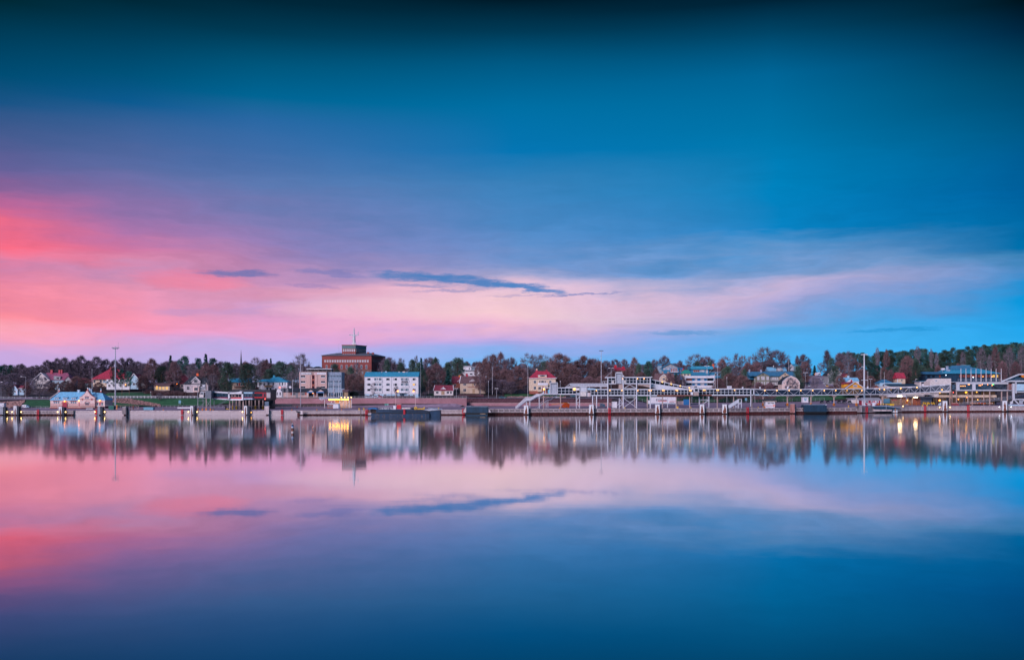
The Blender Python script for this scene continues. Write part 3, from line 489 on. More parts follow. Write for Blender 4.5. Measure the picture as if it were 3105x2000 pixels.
trees('redbare', [(1905,1118,16,690),(1880,1125,14,690),(1945,1130,16,680),(1990,1120,12,690)], 'reddish bare tree on the slope left of the gambrel house', 'slope trees left of the gambrel house')
T('fullpine', 2050, 1134, 12, 655, 'dark shrubby pine against the gambrel gable'); T('redbare', 2030, 1132, 12, 650, 'bare grey tree before the gambrel roof'); T('round', 2062, 1138, 14, 652, 'bare tree left of the white banded flats')
T('open', 2110, 1075, 26, 745, 'wide bare tree above the flat blue house'); T('round', 2142, 1084, 20, 742, 'hazy bare tree behind the red chimney of the blue house'); T('fullpine', 2112, 1098, 20, 722, 'dark pine behind the flat blue house'); T('fullpine', 2153, 1098, 13, 722, 'dark pine beside the red chimney of the blue house')
T('open', 2198, 1082, 20, 735, 'bare tree right of the blue house'); T('greybirch', 2234, 1075, 16, 730, 'tall slim bare tree left of the long blue roof'); T('redbare', 2190, 1094, 16, 710, 'rust-brown tree right of the blue house'); T('fullpine', 2205, 1112, 24, 690, 'dark round tree right of the white banded flats'); T('redbare', 2215, 1135, 26, 665, 'low purple bare tree on the slope above the billboard'); T('redbare', 2180, 1150, 18, 655, 'purple bare bush tree beside the white banded flats'); T('redbare', 2250, 1140, 22, 660, 'purple bare tree left of the long blue-roofed house')
T('open', 2252, 1080, 14, 738, 'bare tree at the left end of the long blue roof'); T('open', 2276, 1081, 14, 745, 'thin bare tree above the long blue roof'); T('open', 2315, 1056, 28, 735, 'tallest bare tree with open crown above the long blue roof'); T('round', 2357, 1066, 27, 738, 'large round bare tree above the striped light blue roof'); T('redbare', 2268, 1104, 20, 715, 'low brownish tree left of the tallest bare tree'); T('redbare', 2296, 1102, 14, 715, 'reddish bush tree under the tallest bare tree'); T('fullpine', 2256, 1120, 13, 690, 'dark pine at the left end of the long blue roof'); T('round', 2335, 1090, 18, 740, 'hazy bare tree behind the striped light blue roof')
T('redbare', 2300, 1160, 18, 652, 'purple bare bush tree before the olive gable'); T('redbare', 2335, 1162, 18, 652, 'purple bare bush tree before the balconies'); T('open', 2400, 1148, 18, 655, 'bare tree in front of the pink gambrel house')
T('fullpine', 2392, 1088, 6, 740, 'small dark pine top beside the far white house'); T('poplar', 2417, 1081, 8, 752, 'slim pale poplar behind the far white house'); T('linden', 2436, 1079, 18, 745, 'dense oval purple tree at the top of the hill street'); T('redbare', 2440, 1098, 14, 735, 'reddish round tree left of the hill street'); T('fullpine', 2419, 1110, 18, 690, 'dark leaning pine left of the hill street'); T('spruce', 2470, 1107, 9, 900, 'small far conifer where the street meets the sky'); T('open', 2487, 1100, 8, 890, 'thin bare tree at the crest of the street'); T('open', 2470, 1143, 11, 676, 'bare bush tree in front of the hill street')
T('poplar', 2508, 1065, 14, 790, 'tall pinkish bare tree right of the hill street'); T('fullpine', 2521, 1086, 14, 780, 'green conifer beside the tall pinkish tree'); T('fullpine', 2530, 1110, 20, 715, 'dark pine right of the hill street'); T('round', 2548, 1072, 15, 800, 'hazy bare tree between pine tops right of the street'); T('greybirch', 2575, 1068, 18, 735, 'pale forked birch above the white house'); T('redbare', 2545, 1098, 16, 770, 'reddish bare tree behind the gabled red-trimmed house'); T('redbare', 2592, 1095, 18, 745, 'dark reddish bare tree right of the pale birch'); T('redbare', 2548, 1140, 12, 690, 'rust-brown bush tree left of the white house'); T('redbare', 2520, 1172, 12, 672, 'low bare bush tree beside the street mouth')
T('redbare', 2612, 1120, 14, 715, 'purple bare tree behind the big light mast'); T('redbare', 2640, 1140, 13, 690, 'low purple bare bush tree right of the big light mast')
# --- forested hill on the right
G = 'pines of the hill wood on the right'
rw = random.Random(12)
ridge = [(2555,1068),(2600,1066),(2640,1072),(2700,1064),(2740,1060),(2800,1055),(2850,1062),(2900,1056),(2950,1050),(3000,1044),(3050,1038),(3105,1036),(3180,1030)]
for i in range(46):
    px = 2550 + i * 13.6 + rw.uniform(-4, 4); tree('fullpine' if i % 3 else 'pine', px, lerp_table(ridge, px) + rw.uniform(-3, 9), rw.uniform(14, 20), rw.uniform(880, 920), 'pine crown along the skyline of the wooded hill on the right', G)
G2 = 'pines on the hill slope on the right'
for i in range(90):
    px = 2640 + (i % 30) * 17.5 + rw.uniform(-7, 7); k = i // 30; tree('fullpine' if rw.random() < .6 else 'pine', px, lerp_table(ridge, px) + 16 + 18 * k + rw.uniform(-6, 8), rw.uniform(12, 19), 850 - 48 * k + rw.uniform(-10, 10), 'dark pine standing on the slope of the wooded hill on the right', G2)
for px, top, hf, Y, lb in [(2660,1056,10,800,'pale bare treetop left of the hill wood'),(2688,1062,13,800,'rusty bare tree standing out of the hill wood at its left'),(2782,1052,13,800,'pale birch crown standing above the hill pines'),(2824,1060,9,790,'slim leaning birch among the hill pines'),(2840,1072,9,770,'short-crowned birch with long stem on the hill'),(2920,1068,12,740,'white-stemmed birch left of the blue pavilion roof'),(2975,1058,20,735,'broad birch with white forks behind the blue pavilion roof'),(3000,1078,12,730,'thin birch right behind the pavilion roof'),(3018,1055,18,742,'brown birch to the right of the broad white-forked one'),(3060,1056,22,735,'large birch with a crooked white stem at the right'),(3098,1054,18,738,'birch at the right edge of the picture')]:
    T('birch' if 'brown' in lb or 'rusty' in lb else 'greybirch', px, top, hf * .68, Y, lb)
T('redbare', 2752, 1083, 19, 715, 'large reddish bare tree above the small red-roofed tower house'); T('fullpine', 2777, 1098, 17, 690, 'dark rounded pine right of the reddish bare tree'); T('redbare', 2740, 1105, 9, 705, 'reddish bare tree beside the red-roofed tower house')
trees('redbare', [(2845,1110,9,718),(2905,1104,9,728),(3040,1096,11,725),(3080,1098,12,725)], 'reddish bare tree at the foot of the wooded hill', 'bare trees at the hill foot')
trees('redbare', [(2680,1114,10,705),(2700,1122,9,700),(2720,1130,8,695)], 'dim bare tree behind the blue hipped roof', 'bare trees behind the blue hipped roof')
# --- distant fill wood behind everything, one mass
rw = random.Random(3); g = M()
for i in range(150):
    px = -60 + i * 17.2 + rw.uniform(-8, 8); Y = rw.uniform(800, 860); a, b = SPECIES[rw.choice(['round', 'linden', 'redbare'])][1][0]
    zb = ground(px, Y) - .3; top = (1108 if not 2425 < px < 2515 else 1146) + 7 * math.sin(px * .021) + 4 * math.sin(px * .067) + rw.uniform(-7, 8); sz = (wz(top, Y) - zb) / 12; sr = rw.uniform(19, 27) / F * Y / 5; cs, sn = math.cos(i), math.sin(i)
    vs = [v.co for v in b.vertices]; g.add([(wx(px, Y) + (v.x * cs - v.y * sn) * sr, Y + (v.x * sn + v.y * cs) * sr, zb + v.z * sz) for v in vs], [tuple(f.vertices) for f in b.polygons])
o = mk('distant_wood', g, MAT['twig']); stuff(o); o['label'] = 'hazy bare wood closing the view behind the houses'; o['category'] = 'wood'
# ================================================================ builder: parts are given in photo px on the front plane of a thing, depths in metres
WIN = {}
class B:
    def __init__(s, name, label, cat, px, py, Y, group=None):
        s.px, s.py, s.Y, s.k = px, py, Y, Y / F
        s.o = empty(name, (wx(px, Y), Y, wz(py, Y))); tag(s.o, label, cat, group)
    def X(s, px): return (px - s.px) * s.k
    def Z(s, py): return (s.py - py) * s.k
    def p(s, x, y, d=0): return Vector((s.X(x), d, s.Z(y)))
    def part(s, name, m, mt, par=None, smooth=False): return mk(name, m, MAT[mt], par or s.o, smooth=smooth)
    def b(s, name, x0, y0, x1, y1, d0, d1, mt, par=None): return s.part(name, M().box(s.X(x0), d0, s.Z(y1), s.X(x1), d1, s.Z(y0)), mt, par)
    def poly(s, name, pts, d0, d1, mt, par=None): return s.part(name, M().prism([(s.X(x), s.Z(y)) for x, y in pts], d0, d1), mt, par)
    def bars(s, name, segs, w, mt, par=None, d=0):
        g = M()
        for a in segs:
            a = list(a); 
            if len(a) == 4: a = a[:2] + [d] + a[2:] + [d]
            g.bar(s.p(*a[:3]), s.p(*a[3:]), w)
        return s.part(name, g, mt, par)
    def plan(s, name, pts, y0, y1, mt, par=None):            # plan outline of (px, depth), counter-clockwise from above
        n = len(pts); g = M(); vs = [(s.X(x), d) for x, d in pts]
        a = sum(vs[i][0]*vs[(i+1)%n][1] - vs[(i+1)%n][0]*vs[i][1] for i in range(n))
        if a < 0: vs = vs[::-1]
        g.add([(x, d, s.Z(y1)) for x, d in vs] + [(x, d, s.Z(y0)) for x, d in vs], [tuple(range(n-1,-1,-1)), tuple(range(n, 2*n))] + [(i, (i+1)%n, n+(i+1)%n, n+i) for i in range(n)])
        return s.part(name, g, mt, par)
    def ridge(s, name, x0, x1, ye, yr, d0, d1, mt, ov=.5, rx0=None, rx1=None, t=.22):   # ridge parallel to the front; rx = ridge ends (hip)
        X0, X1, R0, R1 = s.X(x0), s.X(x1), s.X(x0 if rx0 is None else rx0), s.X(x1 if rx1 is None else rx1); ze, zr = s.Z(ye), s.Z(yr); dm = (d0 + d1) / 2; a, b_ = d0 - ov, d1 + ov
        g = M().add([(X0,a,ze),(X1,a,ze),(X1,b_,ze),(X0,b_,ze),(R0,dm,zr),(R1,dm,zr),(X0,a,ze-t),(X1,a,ze-t),(X1,b_,ze-t),(X0,b_,ze-t)],
            [(0,1,5,4),(2,3,4,5),(1,2,5),(3,0,4),(0,6,7,1),(1,7,8,2),(2,8,9,3),(3,9,6,0),(9,8,7,6)])
        return s.part(name, g, mt)
    def gable(s, name, x0, x1, ye, yr, d0, d1, mt, ov=.5, xm=None, ox=3, t=1.6):       # gable towards the viewer
        xm = (x0 + x1) / 2 if xm is None else xm; sl = (ye - yr) / max(1e-3, xm - x0); sr = (ye - yr) / max(1e-3, x1 - xm)
        return s.poly(name, [(x0-ox, ye+sl*ox), (xm, yr), (x1+ox, ye+sr*ox), (x1+ox, ye+sr*ox+t), (xm, yr+t), (x0-ox, ye+sl*ox+t)], d0-ov, d1+ov, mt)
    def house(s, x0, x1, ye, yb, d, mt, d0=0, name='wall'): return s.b(name, x0, ye, x1, yb, d0, d, mt)
    def gwall(s, x0, x1, ye, yr, yb, d, mt, d0=0, xm=None, name='wall'):
        xm = (x0+x1)/2 if xm is None else xm; return s.poly(name, [(x0,yb),(x1,yb),(x1,ye),(xm,yr+.8),(x0,ye)], d0, d, mt)
    def win(s, x0, y0, x1, y1, nx=1, ny=1, fr='white', pane='glass_dark', d=0, fw=.11, par=None, name='window'):
        w, h = round((x1-x0)*s.k, 2), round((y1-y0)*s.k, 2); key = (w, h, nx, ny, fr, pane, fw)
        if key not in WIN:
            g = M(); g.box(-w/2,-.08,0,-w/2+fw,.0,h); g.box(w/2-fw,-.08,0,w/2,0,h); g.box(-w/2+fw,-.08,0,w/2-fw,0,fw); g.box(-w/2+fw,-.08,h-fw,w/2-fw,0,h)
            for i in range(1, nx): x = -w/2 + w*i/nx; g.box(x-fw*.4,-.07,fw,x+fw*.4,0,h-fw)
            for i in range(1, ny): z = h*i/ny; g.box(-w/2+fw,-.06,z-fw*.35,w/2-fw,0,z+fw*.35)
            a = g.mesh('window'); a.materials.append(MAT[fr]); b_ = M().box(-w/2+fw*.5,-.035,fw*.5,w/2-fw*.5,-.005,h-fw*.5).mesh('pane'); b_.materials.append(MAT[pane]); WIN[key] = (a, b_)
        a, b_ = WIN[key]; o = mk(name, a, None, par or s.o, loc=(s.X((x0+x1)/2), d, s.Z(y1))); mk('pane', b_, None, o); return o
    def wins(s, xs, ys, nx=1, ny=1, **k):
        for (y0, y1) in ys:
            for (x0, x1) in xs: s.win(x0, y0, x1, y1, nx, ny, **k)
    def lampball(s, x, y, d, r, mt, name='lamp', par=None): return s.part(name, M().ball(s.p(x, y, d), r), mt, par, True)
    def text(s, body, x, y, h, mt, d=-.05, par=None, name='lettering'):
        c = bpy.data.curves.new(name, 'FONT'); c.body = body; c.size = h * s.k * 1.35; c.extrude = .01; c.align_x = 'LEFT'; t_ = bpy.data.objects.new('tmp', c); COL.objects.link(t_); bpy.context.view_layer.update(); me = bpy.data.meshes.new_from_object(t_); bpy.data.objects.remove(t_); me.materials.clear(); me.materials.append(MAT[mt])
        o = bpy.data.objects.new(name, me); COL.objects.link(o); o.parent = par or s.o; o.location = (s.X(x), d, s.Z(y)); o.rotation_euler = (R(90), 0, 0); return o
    def post(s, name, x, y0, y1, r, mt, d=0, r2=None, par=None): return s.part(name, M().tube(s.p(x, y1, d), s.p(x, y0, d), r, r2, 8), mt, par)
def base_row(px, Y): return HY + (H - ground(px, Y)) * F / Y          # photo row of the ground at px, distance Y

# ================================================================ quay walls
def quay(px0, px1, label, pw, wallm, panelm, pile=0.0, capz=.35, proud=True, back=.0):
    n = max(1, int(round((px1 - px0) / pw))); pts = frange(px0, px1, n); xm = (px0 + px1) / 2
    root = empty('quay_wall', (wx(xm, quay_y(xm)), quay_y(xm), 0)); tag(root, label, 'quay wall', 'quay walls along the harbour basin')
    O = root.location; P = [Vector((wx(p, quay_y(p)), quay_y(p) + back, 0)) - O for p in pts]; Zt = [quay_z(p) + .06 for p in pts]
    g = M(); c = M(); pl = M()
    for i in range(n):
        a, b = P[i], P[i+1]; za, zb = Zt[i], Zt[i+1]; t = Vector((0, 2.2, 0)); lo = pile if pile else -1.0
        g.add([a+Vector((0,.25,lo)), b+Vector((0,.25,lo)), b+Vector((0,.25,zb-capz)), a+Vector((0,.25,za-capz)), a+t+Vector((0,0,lo)), b+t+Vector((0,0,lo)), b+t+Vector((0,0,zb-capz)), a+t+Vector((0,0,za-capz))], [(0,1,2,3),(7,6,5,4),(3,2,6,7),(4,5,1,0)])
        c.add([a+Vector((0,-.05,za-capz)), b+Vector((0,-.05,zb-capz)), b+Vector((0,-.05,zb)), a+Vector((0,-.05,za)), a+t+Vector((0,.3,za-capz)), b+t+Vector((0,.3,zb-capz)), b+t+Vector((0,.3,zb)), a+t+Vector((0,.3,za))], [(0,1,2,3),(7,6,5,4),(3,2,6,7),(4,5,1,0)])
        if pile:
            m = max(2, int((b-a).length / .55)); 
            for j in range(m):
                u, v = a.lerp(b, j/m), a.lerp(b, (j+1)/m); o = .12 if j % 2 else .5
                pl.add([u+Vector((0,o,-1)), v+Vector((0,o,-1)), v+Vector((0,o,pile)), u+Vector((0,o,pile))], [(0,1,2,3)])
                w_ = .5 if j % 2 else .12; pl.add([v+Vector((0,o,-1)), v+Vector((0,w_,-1)), v+Vector((0,w_,pile)), v+Vector((0,o,pile))], [(0,1,2,3)])
    mk('wall_core', g, MAT[wallm], root); mk('cap', c, MAT[wallm], root)
    if pile:
        stuff(mk('sheet_pile', pl, MAT['pile_rust'], root))
        q = M()
        for i in range(n):
            a, b = P[i], P[i+1]; q.add([a+Vector((0,-.04,pile-.12)), b+Vector((0,-.04,pile-.12)), b+Vector((0,-.04,pile+.18)), a+Vector((0,-.04,pile+.18)), a+Vector((0,.5,pile-.12)), b+Vector((0,.5,pile-.12)), b+Vector((0,.5,pile+.18)), a+Vector((0,.5,pile+.18))], [(0,1,2,3),(7,6,5,4),(3,2,6,7),(4,5,1,0)])
        mk('waling', q, MAT[wallm], root)
    ub = bpy.data.meshes.get('panel_unit') or M().box(-.5, 0, 0, .5, 1, 1).mesh('panel_unit')
    for i in range(n):
        if not panelm: break
        a, b = P[i], P[i+1]; d = b - a; lo = (pile + .2) if pile else .12; hi = min(Zt[i], Zt[i+1]) - capz - .04
        me = bpy.data.meshes.get('panel_' + panelm)
        if me is None: me = M().box(-.5, 0, 0, .5, 1, 1).mesh('panel_' + panelm); me.materials.append(MAT[panelm])
        o = mk('panel', me, None, root, loc=(a + b) / 2 + Vector((0, .12 + random.uniform(-.03, .03), lo))); o.scale = (d.length * (.80 if pile else .985), .2, hi - lo); o.rotation_euler = (0, 0, math.atan2(d.y, d.x))
    return root
quay(-120, 222, 'low jetty wall with small square panels at the far left', 10.6, 'concrete', 'concrete_dark', .85)
quay(223, 902, 'long plain stained concrete quay wall left of the barge', 34, 'concrete_light', 'concrete_light')
quay(902, 1412, 'mottled quay wall on rusty sheet piles behind the barge', 10, 'concrete', 'concrete', .75)
quay(1478, 2614, 'long panelled quay wall on red sheet piles below the gangway', 16.6, 'concrete', 'concrete_dark', 1.35)
quay(2614, 2735, 'short concrete pier wall beside the big light mast', 17, 'concrete', 'concrete_dark', .6)
quay(2735, 3200, 'panelled quay wall below the terminal on the right', 12, 'concrete', 'concrete', 1.0)

# ================================================================ brick retaining wall, hedge, rubble walls
for (p0, p1, Y, zf, lb, mt, c) in [(818, 1415, 584.6, lambda p: (ground(p, 580)-.2, 8.45), 'long rosy brick retaining wall below the hotel and flats', 'brick_wall', 'wall'),
                                   (1415, 1862, 588.6, lambda p: (3.0, 5.6), 'low rosy brick wall carrying the hedge behind the gangway stairs', 'brick_wall', 'wall')]:
    root = empty('retaining_wall', (wx((p0+p1)/2, Y), Y, 3)); tag(root, lb, c); g = M(); cp = M(); ps = frange(p0, p1, 24)
    for a, b in zip(ps, ps[1:]):
        za, zb = zf(a), zf(b); xa, xb = wx(a, Y) - root.location.x, wx(b, Y) - root.location.x
        g.add([(xa,0,za[0]-3),(xb,0,zb[0]-3),(xb,0,zb[1]-3.25),(xa,0,za[1]-3.25),(xa,.6,za[0]-3),(xb,.6,zb[0]-3),(xb,.6,zb[1]-3.25),(xa,.6,za[1]-3.25)], [(0,1,2,3),(7,6,5,4)])
        cp.add([(xa,-.1,za[1]-3.25),(xb,-.1,zb[1]-3.25),(xb,-.1,zb[1]-3),(xa,-.1,za[1]-3),(xa,.8,za[1]-3.25),(xb,.8,zb[1]-3.25),(xb,.8,zb[1]-3),(xa,.8,za[1]-3)], [(0,1,2,3),(7,6,5,4),(3,2,6,7)])
    mk('brickwork', g, MAT[mt], root); mk('coping', cp, MAT['pillar'], root)
def hedge(p0, p1, Y, z0, h, d, label, mt='hedge', step=.8):
    rg = random.Random(int(p0)); root = empty('hedge', (wx((p0+p1)/2, Y), Y, z0)); tag(root, label, 'hedge'); g = M(); tw = M(); n = int((wx(p1,Y)-wx(p0,Y))/step); x0 = wx(p0,Y) - root.location.x
    vs = []
    for i in range(n+1):
        for (y, z) in ((0,0),(-.1,h*.6),(0,h),(d,h),(d,0)): vs.append((x0+i*step+rg.uniform(-.1,.1), y+rg.uniform(-.15,.15), z*(1+rg.uniform(-.06,.06))))
    g.add(vs, [(i*5+j, (i+1)*5+j, (i+1)*5+j+1, i*5+j+1) for i in range(n) for j in range(4)]); mk('hedge_body', g, MAT[mt], root)
    for i in range(n*9):
        q = Vector((x0+rg.uniform(0,n*step), rg.uniform(-.15,d), h*rg.uniform(.2,1))); ribbon(tw, q, q+Vector((rg.gauss(0,.15),rg.gauss(-.15,.15),rg.uniform(.1,.45))), .03, .01, rg)
    stuff(mk('twigs', tw, MAT['twig_red'], root))
hedge(1410, 1640, 592, 5.5, 2.5, 2.5, 'long clipped brown hedge left of the lower gangway stairs'); hedge(1640, 1858, 592, 5.4, 2.4, 2.5, 'long clipped brown hedge behind the orange boom lift')
hedge(1160, 1262, 607, 8.5, 1.3, 1.0, 'low dark hedge before the white flats', 'granite_dark'); hedge(1392, 1470, 624, 9.0, 1.6, 1.0, 'dark hedge before the yellow house')
def rubble(pts, Y, depth, label, n):
    """pts: outline px,py; stones of the rubble face"""
    x0 = sum(p[0] for p in pts)/len(pts); y0 = max(p[1] for p in pts); s = B('rubble_wall', label, 'stone wall', x0, y0, Y); s.poly('core', pts, 0, depth, 'granite_dark')
    rg = random.Random(int(x0)); g = M(); xs = [p[0] for p in pts]; ys = [p[1] for p in pts]; made = 0
    def inside(x, y):
        r = False; j = len(pts)-1
        for i in range(len(pts)):
            if (pts[i][1] > y) != (pts[j][1] > y) and x < (pts[j][0]-pts[i][0])*(y-pts[i][1])/(pts[j][1]-pts[i][1])+pts[i][0]: r = not r
            j = i
        return r
    while made < n:
        x, y = rg.uniform(min(xs), max(xs)), rg.uniform(min(ys), max(ys)); made += 1
        if not inside(x, y): continue
        c = s.p(x, y, -.05); a, b_ = rg.uniform(.18, .5), rg.uniform(.15, .34); v = [(c.x+a*math.cos(t)*rg.uniform(.8,1.1), -.22+rg.uniform(-.1,.05), c.z+b_*math.sin(t)*rg.uniform(.8,1.1)) for t in (0,1.05,2.1,3.14,4.2,5.25)]
        g.add(v + [(q[0]*1.0, .05, q[2]) for q in v], [(0,1,2,3,4,5)] + [((i+1)%6, i, 6+i, 6+(i+1)%6) for i in range(6)])
    stuff(s.part('stones', g, 'granite')); return s
rubble([(-5,1236),(18,1238),(60,1232),(76,1216),(74,1213),(30,1217),(-5,1219)], 557, 1.2, 'reddish rubble retaining wall at the far left', 900)
rubble([(318,1208),(390,1207),(480,1224),(481,1231),(450,1229),(380,1222),(318,1217)], 582, 1.0, 'grey rubble ramp wall with sloping top beside the light mast', 1400)
s = rubble([(479,1224),(486,1225),(488,1230),(486,1232),(479,1231)], 580, 1.0, 'reddish granite end block of the sloping rubble wall', 40)
rubble([(1537,1201),(1715,1202),(1715,1206.5),(1537,1206.5)], 623, .8, 'low pale garden stone wall before the cream villa', 500)
# ================================================================ fences and rails
def fence(p0, p1, Y, h, label, mt, step=2.5, rails=2, r=.05, zf=None, cat='fence', name='fence', group=None):
    zf = zf or (lambda p: ground(p, Y)); n = max(1, int(abs(wx(p1,Y)-wx(p0,Y))/step)); ps = frange(p0, p1, n); root = empty(name, (wx(p0,Y), Y, zf(p0))); tag(root, label, cat, group); O = root.location
    pm = M().box(-r,-r,-.1,r,r,h).mesh('post'); pm.materials.append(MAT[mt]); rl = [M() for _ in range(rails)]
    for i, p in enumerate(ps):
        mk('post', pm, None, root, loc=(wx(p,Y)-O.x, 0, zf(p)-O.z))
        if i:
            a, b = ps[i-1], p
            for k in range(rails):
                z = h*(1-k/rails)-.05; rl[k].bar((wx(a,Y)-O.x,-r-.02,zf(a)-O.z+z), (wx(b,Y)-O.x,-r-.02,zf(b)-O.z+z), r*1.1)
    for g in rl: mk('rail', g, MAT[mt], root)
    return root
fence(320, 600, 609, 1.35, 'white wooden rail fence along the road above the green bank', 'white', 2.2, 2, .13)
fence(-40, 330, 606, 1.1, 'pale guard rail along the road behind the customs house', 'galv', 3.5, 2, .07)
fence(822, 1415, 585.2, 1.3, 'grey railing on top of the long brick wall', 'galv', 2.4, 2, .06, lambda p: 8.4)
fence(830, 985, 577, 1.3, 'thin mesh fence at the foot of the brick wall', 'pillar', 2.4, 2, .05); fence(480, 700, 576, 1.3, 'thin wire fence at the foot of the green bank', 'galv', 2.4, 2, .05)
fence(96, 152, 550, 1.3, 'thin fence left of the pink customs house', 'galv', 2.4, 2, .05)
fence(2250, 2500, 661, 2.0, 'tall thin mesh fence in front of the green slope', 'galv', 3.0, 2, .06); fence(1880, 1975, 650, 2.2, 'tall mesh fence left of the white lorry', 'galv', 3, 2, .06); fence(2096, 2250, 661, 2.0, 'tall mesh fence right of the blue container', 'galv', 3.0, 2, .06)
fence(1380, 1420, 607, 1.2, 'dark street rail before the cottage', 'galv_dark', 3, 2, .06); fence(1500, 1700, 603, 1.1, 'dark street rail above the hedge', 'galv_dark', 3, 2, .06)
s = B('gate', 'low rusty-framed harbour gate at the foot of the light mast', 'gate', 365, 1240, 520)
s.bars('frame', [(312,1229,420,1229),(312,1239,420,1239),(312,1229,312,1239),(420,1229,420,1239),(392,1229,392,1239),(380,1229,380,1239),(366,1229,366,1239),(410,1229,420,1239),(345,1229,356,1240),(400,1229,400,1239)], .14, 'pillar'); s.bars('post', [(354.5,1227,354.5,1241)], .35, 'orange'); s.bars('post', [(404,1228,404,1241)], .35, 'rust')
# ================================================================ LEFT PART: customs house and villas
s = B('customs_house', 'pink customs house with red trim and light blue seamed metal roof', 'house', 222, 1239.5, 552)
s.house(152.5, 318, 1211, 1234, 11, 'pinkwall'); s.b('plinth', 151, 1234, 290.5, 1240, -.35, 10, 'brick_red'); s.b('plinth', 290.5, 1232, 318, 1238, -.1, 10, 'brick_red')
s.poly('gable', [(244,1234),(290,1234),(290,1203.5),(284,1202.5),(278,1197),(273,1191.5),(270,1186),(267,1184),(264.5,1186),(262,1191),(257,1196),(249,1202.5),(244,1203.5)], -1.2, 1.5, 'pinkwall')
s.ridge('roof', 152, 262, 1212, 1187.5, 0, 11, 'roof_blue', .5, 167, 262); s.ridge('roof', 262, 319.5, 1211.5, 1190, .3, 11, 'roof_blue', .5, 258, 297); s.ridge('roof', 244.5, 289.5, 1203, 1189, 1.4, 9, 'roof_blue', 0, 257, 277)
s.bars('coping', [(152,1207,0,166,1188,5.2)], .45, 'pinkwall')
edge = [(244,1203),(249,1202),(257,1195.5),(262,1190.5),(264.5,1185.5),(267,1183.5),(269.5,1185.5),(273,1191),(278,1196.5),(284,1202),(290,1203)]
s.bars('gable_trim', [(a[0],a[1],-1.1,b[0],b[1],-1.1) for a, b in zip(edge, edge[1:])], .22, 'trim_red')
for nm, x, y, d in (('finial',166,1188.5,5.5),('finial',267,1184,-.2),('finial',294,1190,5.5)):
    f = s.b(nm, x-2.2, y-4, x+2.2, y, d-.4, d+.4, 'trim_red'); s.b('block', x-1.6, y-8, x+1.6, y-4, d-.32, d+.32, 'pinkwall', f); s.part('tip', M().tube(s.p(x,y-8,d), s.p(x,y-14 if x != 267 else y-11,d), .34, .04, 4), 'lightbluewall', f)
for x0, x1, y0 in ((222,230,1181),(256,261.5,1176),(262.5,267,1179.5)):
    c = s.b('chimney', x0+.8, y0+1, x1-.8, 1190, 5, 6.2, 'lightbluewall'); s.b('chimney_cap', x0, y0, x1, y0+1.2, 4.8, 6.4, 'white', c)
for x0 in (164, 190, 216):
    dm = s.poly('dormer', [(x0,1211),(x0+13,1211),(x0+13,1205.5),(x0,1205.5)], .2, 3.0, 'pinkwall'); s.part('dormer_roof', M().prismx([(-.1,s.Z(1205.6)),(-.1,s.Z(1204.9)),(4.6,s.Z(1198.5)),(4.6,s.Z(1199.5))], s.X(x0-1), s.X(x0+15)), 'roof_blue', dm); s.win(x0+2.5,1206.3,x0+6.2,1210,par=dm,d=.2); s.win(x0+7.2,1206.3,x0+10.6,1210,par=dm,d=.2)
def arch_trim(xc, w, y, d): return s.bars('arch_trim', [(xc+w*math.cos(a), y-w*.72*math.sin(a), d, xc+w*math.cos(a2), y-w*.72*math.sin(a2), d) for a, a2 in zip(frange(0,math.pi,6), frange(0,math.pi,6)[1:])], .24, 'trim_red')
for xs in ((164.8,171,177.4),(216.6,223,229.4)):
    for x in xs: s.win(x-2.3,1216,x+2.3,1222.2,2,2,fr='lightbluewall'); arch_trim(x, 3, 1217, -.1)
for x in (263.3, 269.6): s.win(x-2.2,1202.5,x+2.2,1208.5,2,2,fr='lightbluewall',d=-1.2); arch_trim(x, 3, 1203.4, -1.3)
s.win(261,1220,273.2,1228,4,2,fr='lightbluewall',d=-1.2); arch_trim(267.1, 7.5, 1221.5, -1.3)
for x in (295.7, 309.5): s.win(x-2.2,1220,x+2.2,1228,1,2,fr='lightbluewall'); arch_trim(x, 3, 1221, -.1)
d_ = s.poly('door', [(190,1237.5),(204.5,1237.5),(204.5,1222),(201,1219.6),(197,1218.8),(193,1219.6),(190,1222)], -.42, .1, 'door_red'); arch_trim(197.2, 9.4, 1222.5, -.1); s.b('door', 239,1218,243,1232,-.1,.1,'door_red'); s.b('door', 301.2,1218,305,1228,-.1,.1,'door_red')
for y0, y1, mt in ((1223.4,1224.2,'trim_red'),(1226.2,1226.9,'trim_red'),(1229.8,1232,'brick_red')):
    for x0, x1 in ((152.6,189),(206,238)): s.b('brick_band', x0,y0,x1,y1,-.09,.05,mt)
    s.b('brick_band', 244.3,y0,289.8,y1,-1.29,-1.0,mt)
s.b('brick_band', 244.3,1209.5,289.8,1211,-1.29,-1.0,'brick_red'); s.b('cornice', 152,1211.5,244,1213,-.25,.05,'pillar')
for x in (253,281): s.part('rosette', M().tube(s.p(x,1210.2,-1.25), s.p(x,1210.2,-1.45), .5, None, 8), 'trim_red')
for x, y, d in ((197.2,1216,-.5),(241,1214.2,-.5),(303.5,1214,-.5)): s.bars('lamp_bracket', [(x,y+.8,d+.5,x,y+.8,d)], .1, 'black'); s.lampball(x, y, d, .46, 'lit_warm')
